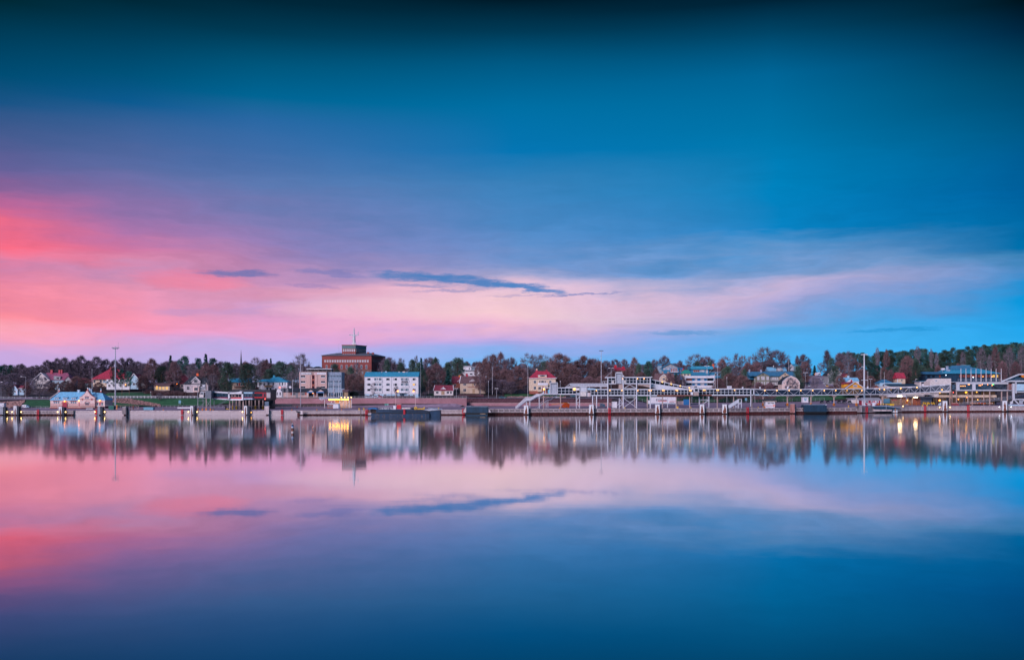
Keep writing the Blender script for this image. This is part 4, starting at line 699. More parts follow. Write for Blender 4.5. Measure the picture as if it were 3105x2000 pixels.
# white villa with lilac-red roof
s = B('villa', 'white villa with lilac-red roof, red chimneys and gable to the water', 'house', 150, 1200, 676)
s.b('plinth', 104, 1177, 149.5, 1200, -.15, 9, 'granite_dark'); s.gwall(103, 150, 1151, 1130, 1177, 11, 'offwhite'); s.gable('roof', 103, 150, 1151, 1130, 0, 11, 'roof_lilac', .6, 125); s.house(150, 212, 1150, 1186, 12, 'bluewall', 2); s.ridge('roof', 126, 214, 1150.5, 1129, 2, 12, 'roof_lilac', .5, 126, 191)  # side wing of the white house, its grey-blue shade put into the wall colour
s.bars('barge_board', [(99,1153,-.65,125.5,1129.7,-.65),(125.5,1129.7,-.65,152,1153,-.65)], .38, 'white')
for x0, x1 in ((140,147),(165,170),(172,177)): c = s.b('chimney', x0,1121,x1,1136,6,7.4,'redorange' if 0 else 'roof_red'); s.b('chimney_cap', x0-.5,1120,x1+.5,1121.4,5.9,7.5,'brick_red',c)
dm = s.poly('dormer', [(160,1150),(180,1150),(180,1141),(160,1139)], 1.4, 6, 'greywall'); s.win(168,1142,177,1149,2,1,par=dm,d=1.4)
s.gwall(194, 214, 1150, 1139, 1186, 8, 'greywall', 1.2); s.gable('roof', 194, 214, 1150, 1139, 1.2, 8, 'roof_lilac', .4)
for q in ((111,1142,118,1153),(135,1143,142,1153),(112,1163,121,1172),(133,1163,142,1173),(122,1163,128,1172)): s.win(*q,2,1)
s.wins([(156,162),(170,176),(184,190)], [(1156,1165),(1170,1178)], 2, 1, d=2); s.win(200,1152,208,1160,2,1,d=1.2)
s = B('cottage', 'small white and blue cottage with dark red roof behind the bare tree', 'house', 54, 1197, 640)
s.gwall(36, 54, 1178, 1166, 1197, 7, 'lightbluewall'); s.gable('roof', 36, 54, 1178, 1166, 0, 7, 'roof_darkred', .4); s.house(54, 73, 1177, 1197, 6, 'lightbluewall', 1); s.ridge('roof', 54, 79, 1177.5, 1168, 1, 6, 'roof_darkred', .4); s.b('eave_board',54,1176.5,78,1178,.3,.5,'white'); s.win(58,1182,63,1189,2,1,d=1); s.win(43,1183,48,1190,2,1); s.b('door',49,1183,52,1196,-.06,.05,'white')
s = B('villa', 'villa with big red hipped roof, yellow wall and light blue gable', 'house', 350, 1181, 670)
s.house(282, 326, 1149, 1172, 12, 'cream'); s.house(326, 396, 1148, 1181, 13, 'white', -1.5); s.ridge('roof', 279.5, 400, 1148.5, 1117, -1.0, 14, 'roof_red', .7, 322, 346)
s.gwall(396, 421, 1147, 1133, 1179, 10, 'lightbluewall', -1); s.gable('roof', 396, 421, 1147, 1133, -1, 10, 'roof_red', .5); s.bars('barge_board', [(395,1149,-1.6,408.5,1132.4,-1.6),(408.5,1132.4,-1.6,424,1150,-1.6)], .35, 'white'); s.house(421, 440, 1160, 1178, 7, 'greywall', 1); s.poly('lean_to_roof', [(420,1147),(441,1162),(441,1163.5),(420,1149)], .5, 8, 'roof_dark')
for x0, x1 in ((323,328),(331,338)): c = s.b('chimney', x0,1113,x1,1122,5.5,7,'roof_red'); s.b('chimney_cap', x0-.5,1112,x1+.5,1113.4,5.4,7.1,'brick_red',c)
s.wins([(283,289.5),(302,309),(313,319)], [(1151.5,1160.5)], 2, 1); s.wins([(331,338),(345,352),(366,372),(380,389)], [(1150,1157),(1165,1173)], 2, 2, d=-1.5); s.win(404,1160,411,1168,2,1,d=-1); s.b('gallery', 316,1155,329,1160,-2.6,-1.5,'bluewall'); s.lampball(384,1166,-2,.42,'lit_warm','porch_lamp')
s = B('house', 'low house with dark red roof half hidden behind the customs house chimney', 'house', 237, 1172, 690); s.house(219, 257, 1158, 1175, 7, 'greywall'); s.ridge('roof', 217, 258, 1158, 1146, 0, 7, 'roof_darkred', .4); s.b('chimney',227,1141,231,1148,3,4.2,'roof_darkred'); s.wins([(224,229),(236,241),(247,252)],[(1161,1167)],2,1)
s = B('house', 'small house with red roof and pale blue gable left of the large red roof', 'house', 268, 1178, 684); s.house(258, 282, 1160, 1178, 6, 'bluewall'); s.ridge('roof', 257, 283, 1160, 1151, 0, 6, 'roof_darkred', .4); s.gwall(264, 275, 1172, 1166, 1178, 2, 'lightbluewall', -1.5); s.gable('roof', 264, 275, 1172, 1166, -1.5, 1, 'roof_darkred', .3, ox=1); s.win(268,1170,272,1176,d=-1.5)
s = B('house', 'low house with glowing yellow windows among the bare trees', 'house', 492, 1184, 662); s.house(468, 514, 1169, 1184, 8, 'cream'); s.ridge('roof', 466, 516, 1169, 1161, 0, 8, 'roof_brown', .6); s.wins([(472,479),(482,489),(492,499),(502,510)], [(1171.5,1181)], 2, 1, pane='window_lit'); s.lampball(478,1171,-1.2,.3,'lit_yellow')
s = B('villa', 'grey wooden villa with dark roof and white arched centre gable', 'house', 594, 1190, 648)
s.house(558, 631, 1163, 1188, 10, 'lilacwall'); s.b('plinth',558.5,1188,630.5,1194,.1,9.8,'granite_dark'); s.ridge('roof', 555, 634, 1163.5, 1139, 0, 10, 'roof_dark', .6, 576, 620); s.gwall(581.5, 608, 1155, 1142, 1172, 4, 'lilacwall', -.4); s.gable('roof', 581.5, 608, 1155, 1142, -.4, 5, 'roof_dark', .4, t=1.2); s.bars('barge_board', [(580,1156.5,-.85,594.7,1141.6,-.85),(594.7,1141.6,-.85,609.5,1156.5,-.85)], .3, 'white')
s.win(589,1150,600,1160,3,1,d=-.4); s.win(566,1171,575,1181,2,2); s.win(612,1171,621,1181,2,2); s.b('porch',588,1171,606,1188,-1.6,0,'pinkwall'); s.win(591,1174,603,1184,3,1,d=-1.6); s.b('corner_board',557.5,1163,559,1188,-.06,.2,'white'); s.b('sill_board',557.5,1187,631.5,1188.6,-.1,.1,'white')
for x in (571, 620): s.poly('eyebrow_dormer', [(x-4,1161),(x+4,1161),(x+3,1158),(x,1156.5),(x-3,1158)], .8, 2.5, 'white')
c = s.b('chimney',588,1131,594.5,1142,5,6.2,'redorange'); s.b('chimney_cap',587.5,1130,595,1131.3,4.9,6.3,'brick_red',c)
s = B('house', 'house with plain red roof just left of the grey villa', 'house', 556, 1176, 672); s.house(545, 566, 1163, 1178, 7, 'pinkwall'); s.ridge('roof', 543, 570, 1163, 1137, 0, 7, 'roof_darkred', .5); s.lampball(538,1163,-1,.25,'lit_orange'); s.win(549,1166,555,1173,2,1)
s = B('house', 'cream house with red shutters and a balcony behind the left terminal', 'house', 728, 1182, 632); s.house(703, 752, 1158, 1182, 8, 'cream'); s.ridge('roof', 694, 756, 1158, 1146, 0, 8, 'roof_teal', .7); s.b('balcony',713,1171.5,747,1173.5,-1.5,0,'brick_red'); s.bars('balcony_rail',[(713,1168.5,747,1168.5),(713,1168.5,713,1172),(747,1168.5,747,1172),(730,1168.5,730,1172)],.07,'galv',d=-1.45)
for x in (717.5,729.5,741.5): s.win(x,1161,x+4.5,1169,1,2); 
for x in (723.5,735.8): s.b('shutter',x,1160.5,x+4.6,1169.5,-.08,.03,'trim_red')
s = B('church_spire', 'thin dark church spire rising above the pines', 'church', 731, 1140, 830); s.part('spire', M().tube(s.p(731,1112,0), s.p(731,1064,0), 1.0, .12, 8), 'roof_dark'); s.b('belfry', 728.5,1112,733.5,1140,-.8,.8,'roof_dark'); s.part('cross', M().bar(s.p(731,1066), s.p(731,1060.5), .16).bar(s.p(730,1062.5), s.p(732,1062.5), .14), 'steel_grey')
s = B('white_house', 'white two-storey house with teal hipped roof left of the hotel', 'house', 826, 1190, 630)
s.house(779, 830, 1156, 1190, 9, 'white', 1); s.house(830, 871, 1156.5, 1190, 11, 'white'); s.ridge('roof', 776, 832, 1156, 1149, 1, 9, 'roof_teal', .5, 790, 826); s.ridge('roof', 806, 873, 1157, 1142, 0, 11, 'roof_teal', .6, 822, 840); s.b('chimney',822,1137,828,1145,5,6.4,'roof_teal')
s.wins([(784.5,792),(797,803),(810,816)],[(1159,1168)],2,1,d=1,pane='glass_mid'); s.wins([(826.5,831.5)],[(1159,1168)],1,1,d=-.01); s.wins([(846.5,849.5),(854.5,858.5),(863,866)],[(1159,1168)]); b_ = s.b('balcony',802,1167,825,1173.5,-.6,1,'wood'); s.wins([(806,812),(816,822)],[(1175,1184)],d=1); s.win(833,1176,841,1184,2,1)
# red van, awning parked behind terminal
s = B('awning', 'small dark red awning behind the flat terminal roof', 'awning', 778, 1181, 622); s.poly('canopy',[(773,1180),(776,1175),(781,1174),(785,1180)],0,2,'door_red'); s.bars('post',[(774,1180,774,1184),(784,1180,784,1184)],.08,'galv')
# ================================================================ MIDDLE: hotel, school, flats
s = B('brick_school', 'large red brick school with square rooftop tower and ship mast', 'building', 1050, 1165, 780)
D1 = 26
s.plan('wall', [(975.5,0),(1126.5,0),(1155,D1),(985,D1)], 1078, 1120, 'brick_school'); s.plan('stone_base', [(975.8,.1),(1126.2,.1),(1154.6,D1),(985,D1)], 1120, 1165, 'tan_stone')
g = M(); pts = [(973.5,-.8),(1127,-.8),(1158,D1+.8),(983,D1+.8)]; rp = [(1015,D1*.45),(1118,D1*.45)]
v = [(s.X(x),d,s.Z(1078)) for x,d in pts] + [(s.X(x),d,s.Z(1068)) for x,d in rp] + [(s.X(x),d,s.Z(1076.6)) for x,d in pts]
g.add(v, [(6,7,5,4),(7,8,5),(8,9,4,5),(9,6,4),(0,1,7,6),(1,2,8,7),(2,3,9,8),(3,0,6,9),(3,2,1,0)]); s.part('roof', g, 'galv_dark')
s.plan('tower', [(1033,6),(1074.5,6),(1098,22),(1040,22)], 1044.5, 1077, 'brick_school'); s.plan('tower_cladding', [(1032.8,5.9),(1074.7,5.9),(1098.4,22.1),(1040,22.1)], 1046, 1055.5, 'tower_teal'); s.plan('tower_cornice', [(1032,5.6),(1075,5.6),(1099.5,22.5),(1039.5,22.5)], 1043.8, 1046, 'brick_red')
for i in range(6): s.win(1035.2+6.6*i, 1056, 1040.6+6.6*i, 1065, 1, 1, fr='trim_red', pane='curtain', d=5.95); s.part('porthole', M().tube(s.p(1038+6.6*i,1073,5.98), s.p(1038+6.6*i,1073,5.85), .55, None, 10), 'white')
for i in range(8):
    x = 1076.4+2.75*i; d = 6+(x-1074.5)/23.5*16; o = s.win(x,1056,x+2.2,1065.5,fr='white',pane='glass_mid',d=d-.35); o.rotation_euler = (0,0,R(60))
s.wins([(983+7.6*i, 988.6+7.6*i) for i in range(18)], [(1090,1098.3)], 1, 1, fr='pillar', pane='curtain'); s.wins([(988,993),(1003,1008),(1018,1023),(1033,1038.6),(1048,1054),(1063,1068.5),(1078,1084),(1093,1099),(1108,1114)], [(1106,1118)], 2, 3, pane='glass_mid'); s.wins([(1080,1083.5),(1097,1101),(1113,1117)], [(1126,1133)], 2, 2, pane='glass_mid')
for i in range(11):
    x = 1129+2.3*i; d = (x-1126.5)/28.5*D1; o = s.win(x,1089,x+1.7,1097,fr='pillar',pane='curtain',d=d-.35); o.rotation_euler = (0,0,R(73))
for x in (1138,1142,1146): d = (x-1126.5)/28.5*D1; o = s.win(x,1107,x+2,1116,fr='white',pane='glass_mid',d=d-.35); o.rotation_euler = (0,0,R(73))
for x0,x1,y in ((1108.5,1114.5,1066.5),(1123,1129,1068)): c = s.b('chimney',x0,y,x1,1079,8,9.8,'brick_school'); s.b('chimney_cap',x0-.5,y-1,x1+.5,y+.3,7.9,9.9,'brick_red',c)
s.bars('roof_rail',[(1001,1076,4,1035,1065.5,6),(1001,1073.5,4,1035,1064,6),(1010,1073,4.5,1010,1070.6,4.5),(1020,1070,5,1020,1067.6,5),(1028,1067.5,5.5,1028,1065,5.5)],.1,'galv'); s.post('drainpipe',976,1079,1120,.12,'galv',d=-.15); s.post('antenna',1022,1040,1075,.07,'galv',d=8); s.post('antenna',1108,1038,1070,.07,'galv',d=8)
m_ = s.part('mast', M().tube(s.p(1066,1046,13), s.p(1066,1014,13), 1.3, .9, 8).tube(s.p(1066,1014,13), s.p(1065.5,991,13), .62, .36, 8), 'white_metal')
s.bars('yard',[(1052,1012.5,13,1079,1012.5,13),(1060,1024,13,1066,1026,13),(1061,1029,13,1066,1031,13),(1078.5,1003,13,1078.5,1012.5,13),(1052.5,1010,13,1052.5,1014,13),(1058,1013,13,1066,1017,13),(1074,1013,13,1066,1017,13)],.55,'white_metal',m_); s.bars('radar',[(1060,1022.5,13,1067,1022.5,13),(1059,1027,13,1065,1027,13),(1062,1003,13,1068,1003,13)],.4,'white_metal',m_); s.b('mast_foot',1061,1036,1071,1045,12,14,'white',m_); s.bars('ladder',[(1063.5,1044,12.4,1064.5,996,12.8)],.12,'galv',m_)
# hotel
s = B('hotel', 'pink concrete hotel with white name boards and grey-blue side wing', 'hotel', 970, 1203, 616)
s.house(907.5, 991, 1127, 1203, 14, 'hotelwall'); s.b('pilaster',935,1136,941,1203,-.25,.02,'hotelwall'); s.b('pilaster',956,1136,962,1203,-.25,.02,'hotelwall'); s.b('stair_recess',945.5,1136,954,1180,-.04,.02,'brick_red'); s.b('wing',991.2,1127.5,1034,1203,1.5,13,'steel_blue'); s.b('parapet',907,1126.6,991.5,1128,-.3,14.2,'pillar')
for (y0,y1) in ((1137.5,1143.5),(1154,1160),(1170.5,1176.5)):
    for x0,x1 in ((912,926),(973,986)):
        s.win(x0,y0,x1,y1,2,1); s.b('sill',x0-.4,y1,x1+.4,y1+1.4,-.22,0,'white')
    s.win(946,y0-.5,953.5,y1+4.5 if y1 < 1170 else y1+1.5,1,2,fr='trim_red',d=-.05)
for (y0,y1) in ((1136.5,1143),(1153,1159.5),(1168.5,1175)):
    for i in range(9): s.win(993.6+4.55*i,y0,996.6+4.55*i,y1,1,1,fr='steel_blue',pane='glass_mid',d=1.5)
    s.b('sill_band',991.4,y1+.6,1034,y1+1.5,1.2,1.5,'lightbluewall')
for i in range(9): s.b('fin',996.9+4.55*i,1128,997.7+4.55*i,1178,1.3,1.5,'bluewall')
sg = s.b('name_board',909,1129,944,1135.2,-.3,-.02,'white'); s.text('HOTEL ADLON',914.5,1134.2,3.9,'navy',-.34,sg); s.part('emblem',M().ball(s.p(911.8,1132.2,-.33),.35,.55),'red',sg)
sg = s.b('name_board',954.5,1129,989,1135.2,-.3,-.02,'white'); s.part('emblem',M().prism([(s.X(956.5),s.Z(1130.5)),(s.X(961),s.Z(1130.3)),(s.X(959),s.Z(1134.5)),(s.X(957.5),s.Z(1134))],-.36,-.31),'red',sg); s.bars('lettering',[(963,1133.5,-.32,966,1133.5,-.32),(967,1133.2,-.32,970,1133.2,-.32),(971.5,1132,-.32,973,1133.8,-.32),(975,1133.3,-.32,980,1133.3,-.32),(981.5,1133.3,-.32,986,1133.3,-.32)],.18,'galv',sg)
g_ = s.b('roof_terrace',924,1116.3,1001,1118.8,5,13,'galv'); s.bars('terrace_post',[(x,1118,6,x,1127,6) for x in (926,937,949,960,973,985,999)],.2,'galv_dark'); s.b('terrace_wall',926,1119,999,1127,9,12,'roof_dark'); s.ridge('terrace_roof',934,974,1115.8,1109.5,6,12,'roof_dark',.5,950,960); s.bars('terrace_rail',[(925,1124,5.5,1001,1124,5.5)],.1,'pillar')
# restaurant in front of the hotel
s = B('restaurant', 'long low pink restaurant with dark roof and two blue porch canopies', 'restaurant', 915, 1204, 600)
s.house(857, 990, 1187, 1204, 9, 'hotelwall'); s.ridge('roof', 846, 993, 1187.5, 1176.5, 0, 9, 'roof_dark', .5, 850, 985)
s.poly('shell_gable',[(837,1204),(856,1204),(856,1187),(853,1183),(849,1180),(846.5,1179.5),(844,1180),(840,1183),(837,1187)],-1,1,'white'); s.wins([(839,844),(848.5,853.5)],[(1188,1198)],2,2,d=-1)
for x in (885.5, 913.5):
    s.win(x,1190,x+11,1197.5,3,2)
    for xx in (x-4.6, x+11.6): s.b('shutter',xx,1190,xx+4,1197,-.08,.03,'trim_red')
for x0,x1 in ((934,954.5),(961.5,985.5)):
    xm = (x0+x1)/2; s.poly('porch_gable',[(x0,1187),(x1,1187),(xm,1180)],-2.4,.4,'pinkwall'); s.gable('porch_roof',x0,x1,1186.5,1179.6,-2.6,1,'roof_dark',.2,ox=1.2,t=1.0); s.b('canopy',x0+.5,1187,x1-.5,1190.5,-3.0,-.2,'blue_paint'); s.b('porch_opening',x0+2,1191,x1-2,1202.5,-.06,.02,'glass_dark')
    for x in (x0+1, x1-2): s.b('porch_post',x,1190,x+1.2,1204,-2.8,-2.5,'white')
s.b('roof_unit',956.5,1172,969,1181,3,5.5,'terminal_dark'); s.b('entrance',955,1187.5,961,1201,-.05,.02,'brick_red'); s.lampball(950.5,1191.5,-1.5,.22,'lit_orange'); s.b('pier',897,1187,903,1204,-.2,.02,'greywall')
s = B('sign_gantry', 'round-ended sign bar on posts above the restaurant forecourt', 'sign', 864, 1204, 594); s.part('sign_bar',M().tube(s.p(845,1173.5),s.p(882,1173),.55,None,10),'galv_dark'); s.b('sign_face',850,1171.6,872,1175,-.7,-.5,'white'); s.lampball(849,1174,-.55,.5,'lit_red','sign_light'); s.part('sign_disc',M().tube(s.p(880.5,1173,-.6),s.p(880.5,1173,.3),.75,None,12),'white')
s.bars('lettering',[(853,1173.5,-.74,858,1173.5,-.74),(860,1173.3,-.74,868,1173.3,-.74)],.2,'red'); s.bars('post',[(846,1174,846,1204),(872.5,1174,872.5,1204)],.16,'white')
for i,(x,y0,Y,lb) in enumerate([(838,1172,592,'flagpole left of the shell gable of the restaurant'),(857.8,1171,592,'flagpole just right of the shell gable'),(867.8,1171,592,'flagpole left of the red-shuttered window'),(887.5,1152,592,'tall white flagpole in front of the restaurant window'),(995.5,1156,592,'flagpole left of three before the glass veranda'),(1011,1155,592,'middle flagpole of three before the glass veranda'),(1027,1154,592,'right flagpole of three before the glass veranda')]):
    f = B('flagpole', 'bare white '+lb if 'tall' not in lb else 'bare '+lb, 'flagpole', x, 1204, Y, 'flagpoles before the restaurant'); f.post('pole',x,y0,1204,.16,'white',r2=.10); f.part('knob',M().ball(f.p(x,y0),.2),'white'); f.part('foot',M().tube(f.p(x,1204),f.p(x,1203),.3,None,8),'galv')
s = B('glass_veranda', 'glass veranda with slanting roofs right of the restaurant', 'veranda', 1015, 1203, 601)
for x0,x1,sl in ((986,1007,-1),(1014,1039,1)):
    s.part('glass_roof',M().prismx([(0,s.Z(1190)),(0,s.Z(1189)),(6,s.Z(1177.5)),(6,s.Z(1179))],s.X(x0),s.X(x1)),'bluewall'); s.bars('roof_bar',[(x,1189.3,-.06,x,1178,5.7) for x in frange(x0,x1,7)],.14,'white'); s.b('glass_wall',x0+1,1190,x1-1,1203,.1,6,'glass_mid'); s.bars('frame',[(x,1190,x,1203) for x in frange(x0+1,x1-1,4)],.16,'white',d=.05)
s.house(1038, 1054, 1187, 1203, 6, 'wood', 1); s.ridge('roof',1036,1056,1187,1180,1,6,'roof_brown',.4); s.b('parasol',1005,1194,1013,1196,-2,0,'blue_paint')
# white flats
s = B('white_flats', 'white four-storey block of flats with bright teal seamed roof', 'apartment block', 1187, 1205, 612)
s.house(1105, 1268.5, 1140, 1194, 12, 'white'); s.b('base_storey',1105.6,1194,1268,1206,.12,11.8,'lightbluewall'); s.ridge('roof', 1104.5, 1269.5, 1140.5, 1126.5, 0, 12, 'roof_teal', .45)
for y0,y1 in ((1146,1152.5),(1162,1168.5),(1178,1184.8)):
    for x0,x1 in ((1114.6,1123.6),(1171,1180),(1196,1204),(1251,1258.5)): s.win(x0,y0,x1,y1,1,1,fr='galv',pane='window_lit' if (y0==1162 and x0==1251) else ('glass_mid' if x0==1171 and y0==1162 else 'glass_dark'))
    for x0,x1 in ((1113,1114),(1180.5,1181.6),(1193.2,1194.2),(1259.8,1261)): s.b('side_vent',x0,y0,x1,y1,-.05,.03,'glass_dark')
    for x0 in (1135,1215.6):
        l_ = s.b('loggia',x0,y0-.4,x0+24,y1+.2,-.04,.02,'terminal_dark'); s.b('loggia_front',x0-.6,y1+.2,x0+24.6,y1+5.2,-.5,.02,'white',l_); s.b('partition',x0+11,y0-.4,x0+13.4,y1+.2,-.35,-.05,'white',l_)
        for i,xx in enumerate((x0+1.5,x0+6,x0+14.5,x0+20)): s.win(xx,y0,xx+3,y1,1,1,fr='lightbluewall',pane='curtain' if i%2 else 'glass_mid',d=-.06)
s.wins([(1121,1129),(1144,1152),(1163,1172),(1238,1243),(1252,1258)],[(1194.8,1198.6)],2,1,d=.12); sg = s.b('name_board',1218,1153.8,1236,1159.2,-.62,-.5,'terminal_dark'); s.bars('lettering',[(1219.5,1155.4,-.66,1233,1155.4,-.66),(1221,1157.8,-.66,1228,1157.8,-.66),(1230,1157.8,-.66,1234,1157.8,-.66)],.16,'white',sg)
s.b('entrance_canopy',1207,1189.8,1229,1191.2,-2.2,0,'galv'); s.b('entrance',1213,1193.5,1225,1204,-.02,.15,'glass_mid'); s.post('downpipe',1187.3,1140,1204,.09,'galv',d=-.12); s.post('downpipe',1106.3,1140,1204,.09,'galv',d=-.12)
for x in (1153,1205,1207,1230): s.b('roof_vent',x,1125,x+2.5,1129,5.3,6.5,'galv')
s.b('roof_hatch',1164,1124.5,1170,1128,5,7,'lightbluewall'); s.b('roof_hatch',1218,1125,1226,1128,5,7,'pinkwall')
# cottage, yellow house, modern house
s = B('cottage', 'white cottage with dark red roof and white dormer by the green spruce', 'house', 1345, 1198, 622); s.house(1316, 1374, 1183, 1198, 7, 'offwhite'); s.ridge('roof', 1314, 1376, 1183, 1167, 0, 7, 'roof_darkred', .5); s.gwall(1336,1352,1179.5,1172.5,1181,3,'white',.5); s.gable('dormer_roof',1336,1352,1179.5,1172.5,.4,3.5,'white',.2,ox=2,t=1.1); s.bars('barge_board',[(1314,1184,-.5,1317,1167,3.4),(1375.5,1184,-.5,1373,1167,3.4)],.3,'white'); s.b('door',1338,1185,1348,1196,-.06,.04,'wood'); s.win(1322,1186,1330,1193,2,1); s.win(1354,1186,1362,1193,2,1); s.win(1364.5,1186,1370,1193,1,1)
s = B('yellow_house', 'pale yellow house with brown roof, white dormer gable and balcony', 'house', 1433, 1193, 636)
s.house(1395, 1472, 1160, 1193, 9, 'yellowwall'); s.ridge('roof', 1394, 1475, 1160.5, 1139, 0, 9, 'roof_brown', .6); s.gwall(1424,1444,1155.5,1147.5,1157,3,'white',.6); s.gable('dormer_roof',1424,1444,1155.5,1147.5,.5,4,'white',.2,ox=2.5,t=1.3); s.bars('barge_board',[(1393,1161,-.6,1396.5,1139,4.4),(1475,1161,-.6,1473,1139,4.4)],.4,'white'); s.wins([(1404.5,1413.8)],[(1162,1168.3),(1178,1186.5)],2,2); s.win(1421,1180,1429,1187,2,1); s.win(1442,1179,1452,1187,2,1); s.win(1437,1162,1441,1168,1,1); s.b('balcony',1418,1172.5,1453,1174,-1.6,0,'brick_red'); s.bars('balcony_rail',[(1418,1168.5,1453,1168.5),(1418,1168.5,1418,1173),(1453,1168.5,1453,1173),(1430,1168.5,1430,1173),(1441,1168.5,1441,1173)],.08,'galv_dark',d=-1.5); s.b('balcony_door',1432,1161.5,1436,1172,-.05,.04,'wood'); s.b('bay',1417,1174,1453,1193,-1.3,0,'yellowwall'); s.b('door',1432.5,1178,1440,1192,-1.36,-1.28,'wood'); c = s.b('chimney',1412.5,1135,1418.5,1143,4,5.2,'roof_red')
s = B('house', 'dark red house with orange-lit gable behind the small green spruce', 'house', 1384, 1176, 668); s.house(1372, 1397, 1160, 1176, 8, 'brick_red'); s.ridge('roof', 1369, 1399, 1160, 1140, 0, 8, 'roof_darkred', .5); c = s.b('chimney',1390,1137,1396,1145,3.5,4.8,'orange'); s.win(1377,1164,1383,1171,2,1); s.bars('barge_board',[(1387,1156,-.6,1396,1150,-.6)],.3,'white')
s = B('modern_house', 'white flat-roofed modern house on the hill behind the dark pine', 'house', 1430, 1142, 752); s.b('upper_storey',1404,1110,1429,1122.5,0,10,'white'); s.b('upper_wing',1429,1113,1466,1122,1,10,'lightbluewall'); s.b('lower_storey',1398,1122.5,1462,1140,-1.5,10,'white'); s.b('roof_slab',1402.5,1108.6,1431,1110.2,-.8,10.5,'galv'); s.b('roof_slab',1431,1111.4,1468,1113.2,-.4,10.5,'galv'); s.b('terrace',1397,1121.6,1436,1122.6,-3,-.1,'galv'); s.win(1421.5,1114.5,1425,1120,1,1); s.wins([(1432,1436),(1438,1447),(1450,1458)],[(1114.5,1121)],1,1,d=1,pane='glass_mid'); s.wins([(1425,1433),(1438,1446)],[(1131,1136)],2,1,d=-1.5); c = s.b('chimney',1440,1106,1445,1113,4,5.5,'galv_dark')
s = B('chimney_stack', 'lone red chimney above the brown roof of the yellow house', 'chimney', 1415, 1142, 700); s.b('shaft',1412,1133,1418,1146,0,1.4,'roof_red'); s.b('cap',1411.5,1132,1418.5,1133.4,-.1,1.5,'brick_red')
# cream villa
s = B('cream_villa', 'square cream villa with bright red hipped roof and white balcony', 'house', 1644, 1192, 632)
s.house(1604.5, 1685, 1145, 1184.5, 11, 'cream'); s.b('plinth',1605.5,1184.5,1684,1194,.1,10.8,'brick_red'); s.ridge('roof', 1603.5, 1687.5, 1145.5, 1124, 0, 11, 'roof_red', .6, 1626, 1662); s.b('eave_board',1603,1145.6,1688,1147.2,-.7,-.4,'white')
dm = s.b('dormer',1631.5,1135,1658,1145,.2,4,'offwhite'); s.poly('dormer_roof',[(1630,1135.6),(1659.5,1135.6),(1650,1131.5),(1640,1131.5)],-.2,5,'roof_red',dm); s.win(1638,1136.5,1652,1141.6,3,1,par=dm,d=.2); s.b('apron',1631.5,1142.5,1658,1145,-.1,.19,'orangewall',dm)
for x0,x1,y in ((1624.5,1631.5,1117),(1655,1661,1119.5)): c = s.b('chimney',x0,y+4,x1,1128,5,6.4,'roof_red'); s.b('chimney_cap',x0+1.2,y,x1-1.2,y+4,5.2,6.2,'cream' if x0<1640 else 'roof_red',c)
s.wins([(1618,1625.5),(1665,1672)],[(1153,1162)],2,1,pane='glass_mid'); s.wins([(1618,1625.5)],[(1171,1180.5)],2,1,pane='glass_mid'); s.win(1635,1153,1639,1160,1,1); s.win(1641,1153,1649,1160,2,1); s.win(1651,1153,1655,1160,1,1); s.b('bay',1630,1166,1661,1187,-1.8,.0,'cream'); s.b('balcony',1631,1160.5,1660.5,1166,-1.9,-1.7,'white'); s.b('balcony_slab',1629.5,1166,1662,1167.4,-2.1,0,'white'); s.win(1632,1172,1640,1180.5,2,1,d=-1.8); s.win(1651,1172,1659,1180,2,1,d=-1.8); s.b('door',1643,1171,1649,1186,-1.86,-1.78,'brick_red')
for x,lb in ((1560,'pale garden house behind the bare trees left of the cream villa'),): h_ = B('garden_house', lb, 'house', 1540, 1190, 655); h_.house(1523, 1555, 1166, 1188, 6, 'offwhite'); h_.ridge('roof',1521,1557,1166,1158,0,6,'roof_brown',.4); h_.wins([(1529,1535),(1543,1549)],[(1171,1178)],2,1)
s = B('house', 'teal-roofed house glimpsed through the fan-shaped bare tree', 'house', 1584, 1130, 735); s.house(1572, 1597, 1112, 1130, 8, 'bluewall'); s.ridge('roof', 1568, 1599, 1112, 1102, 0, 8, 'roof_deepblue', .5, 1577, 1588); s.wins([(1583,1587)],[(1118,1124)],1,1,pane='curtain')
s = B('house', 'red-roofed house with two tall red chimneys above the upper gangway', 'house', 1880, 1136, 720); s.house(1864, 1895, 1122, 1138, 8, 'brick_red'); s.ridge('roof', 1862, 1897, 1122, 1113, 0, 8, 'roof_red', .5); s.b('chimney',1864,1106,1871,1119,3,4.8,'red'); s.b('chimney',1888,1111,1895,1119,3,4.8,'red'); s.win(1873,1125,1879,1131,2,1)
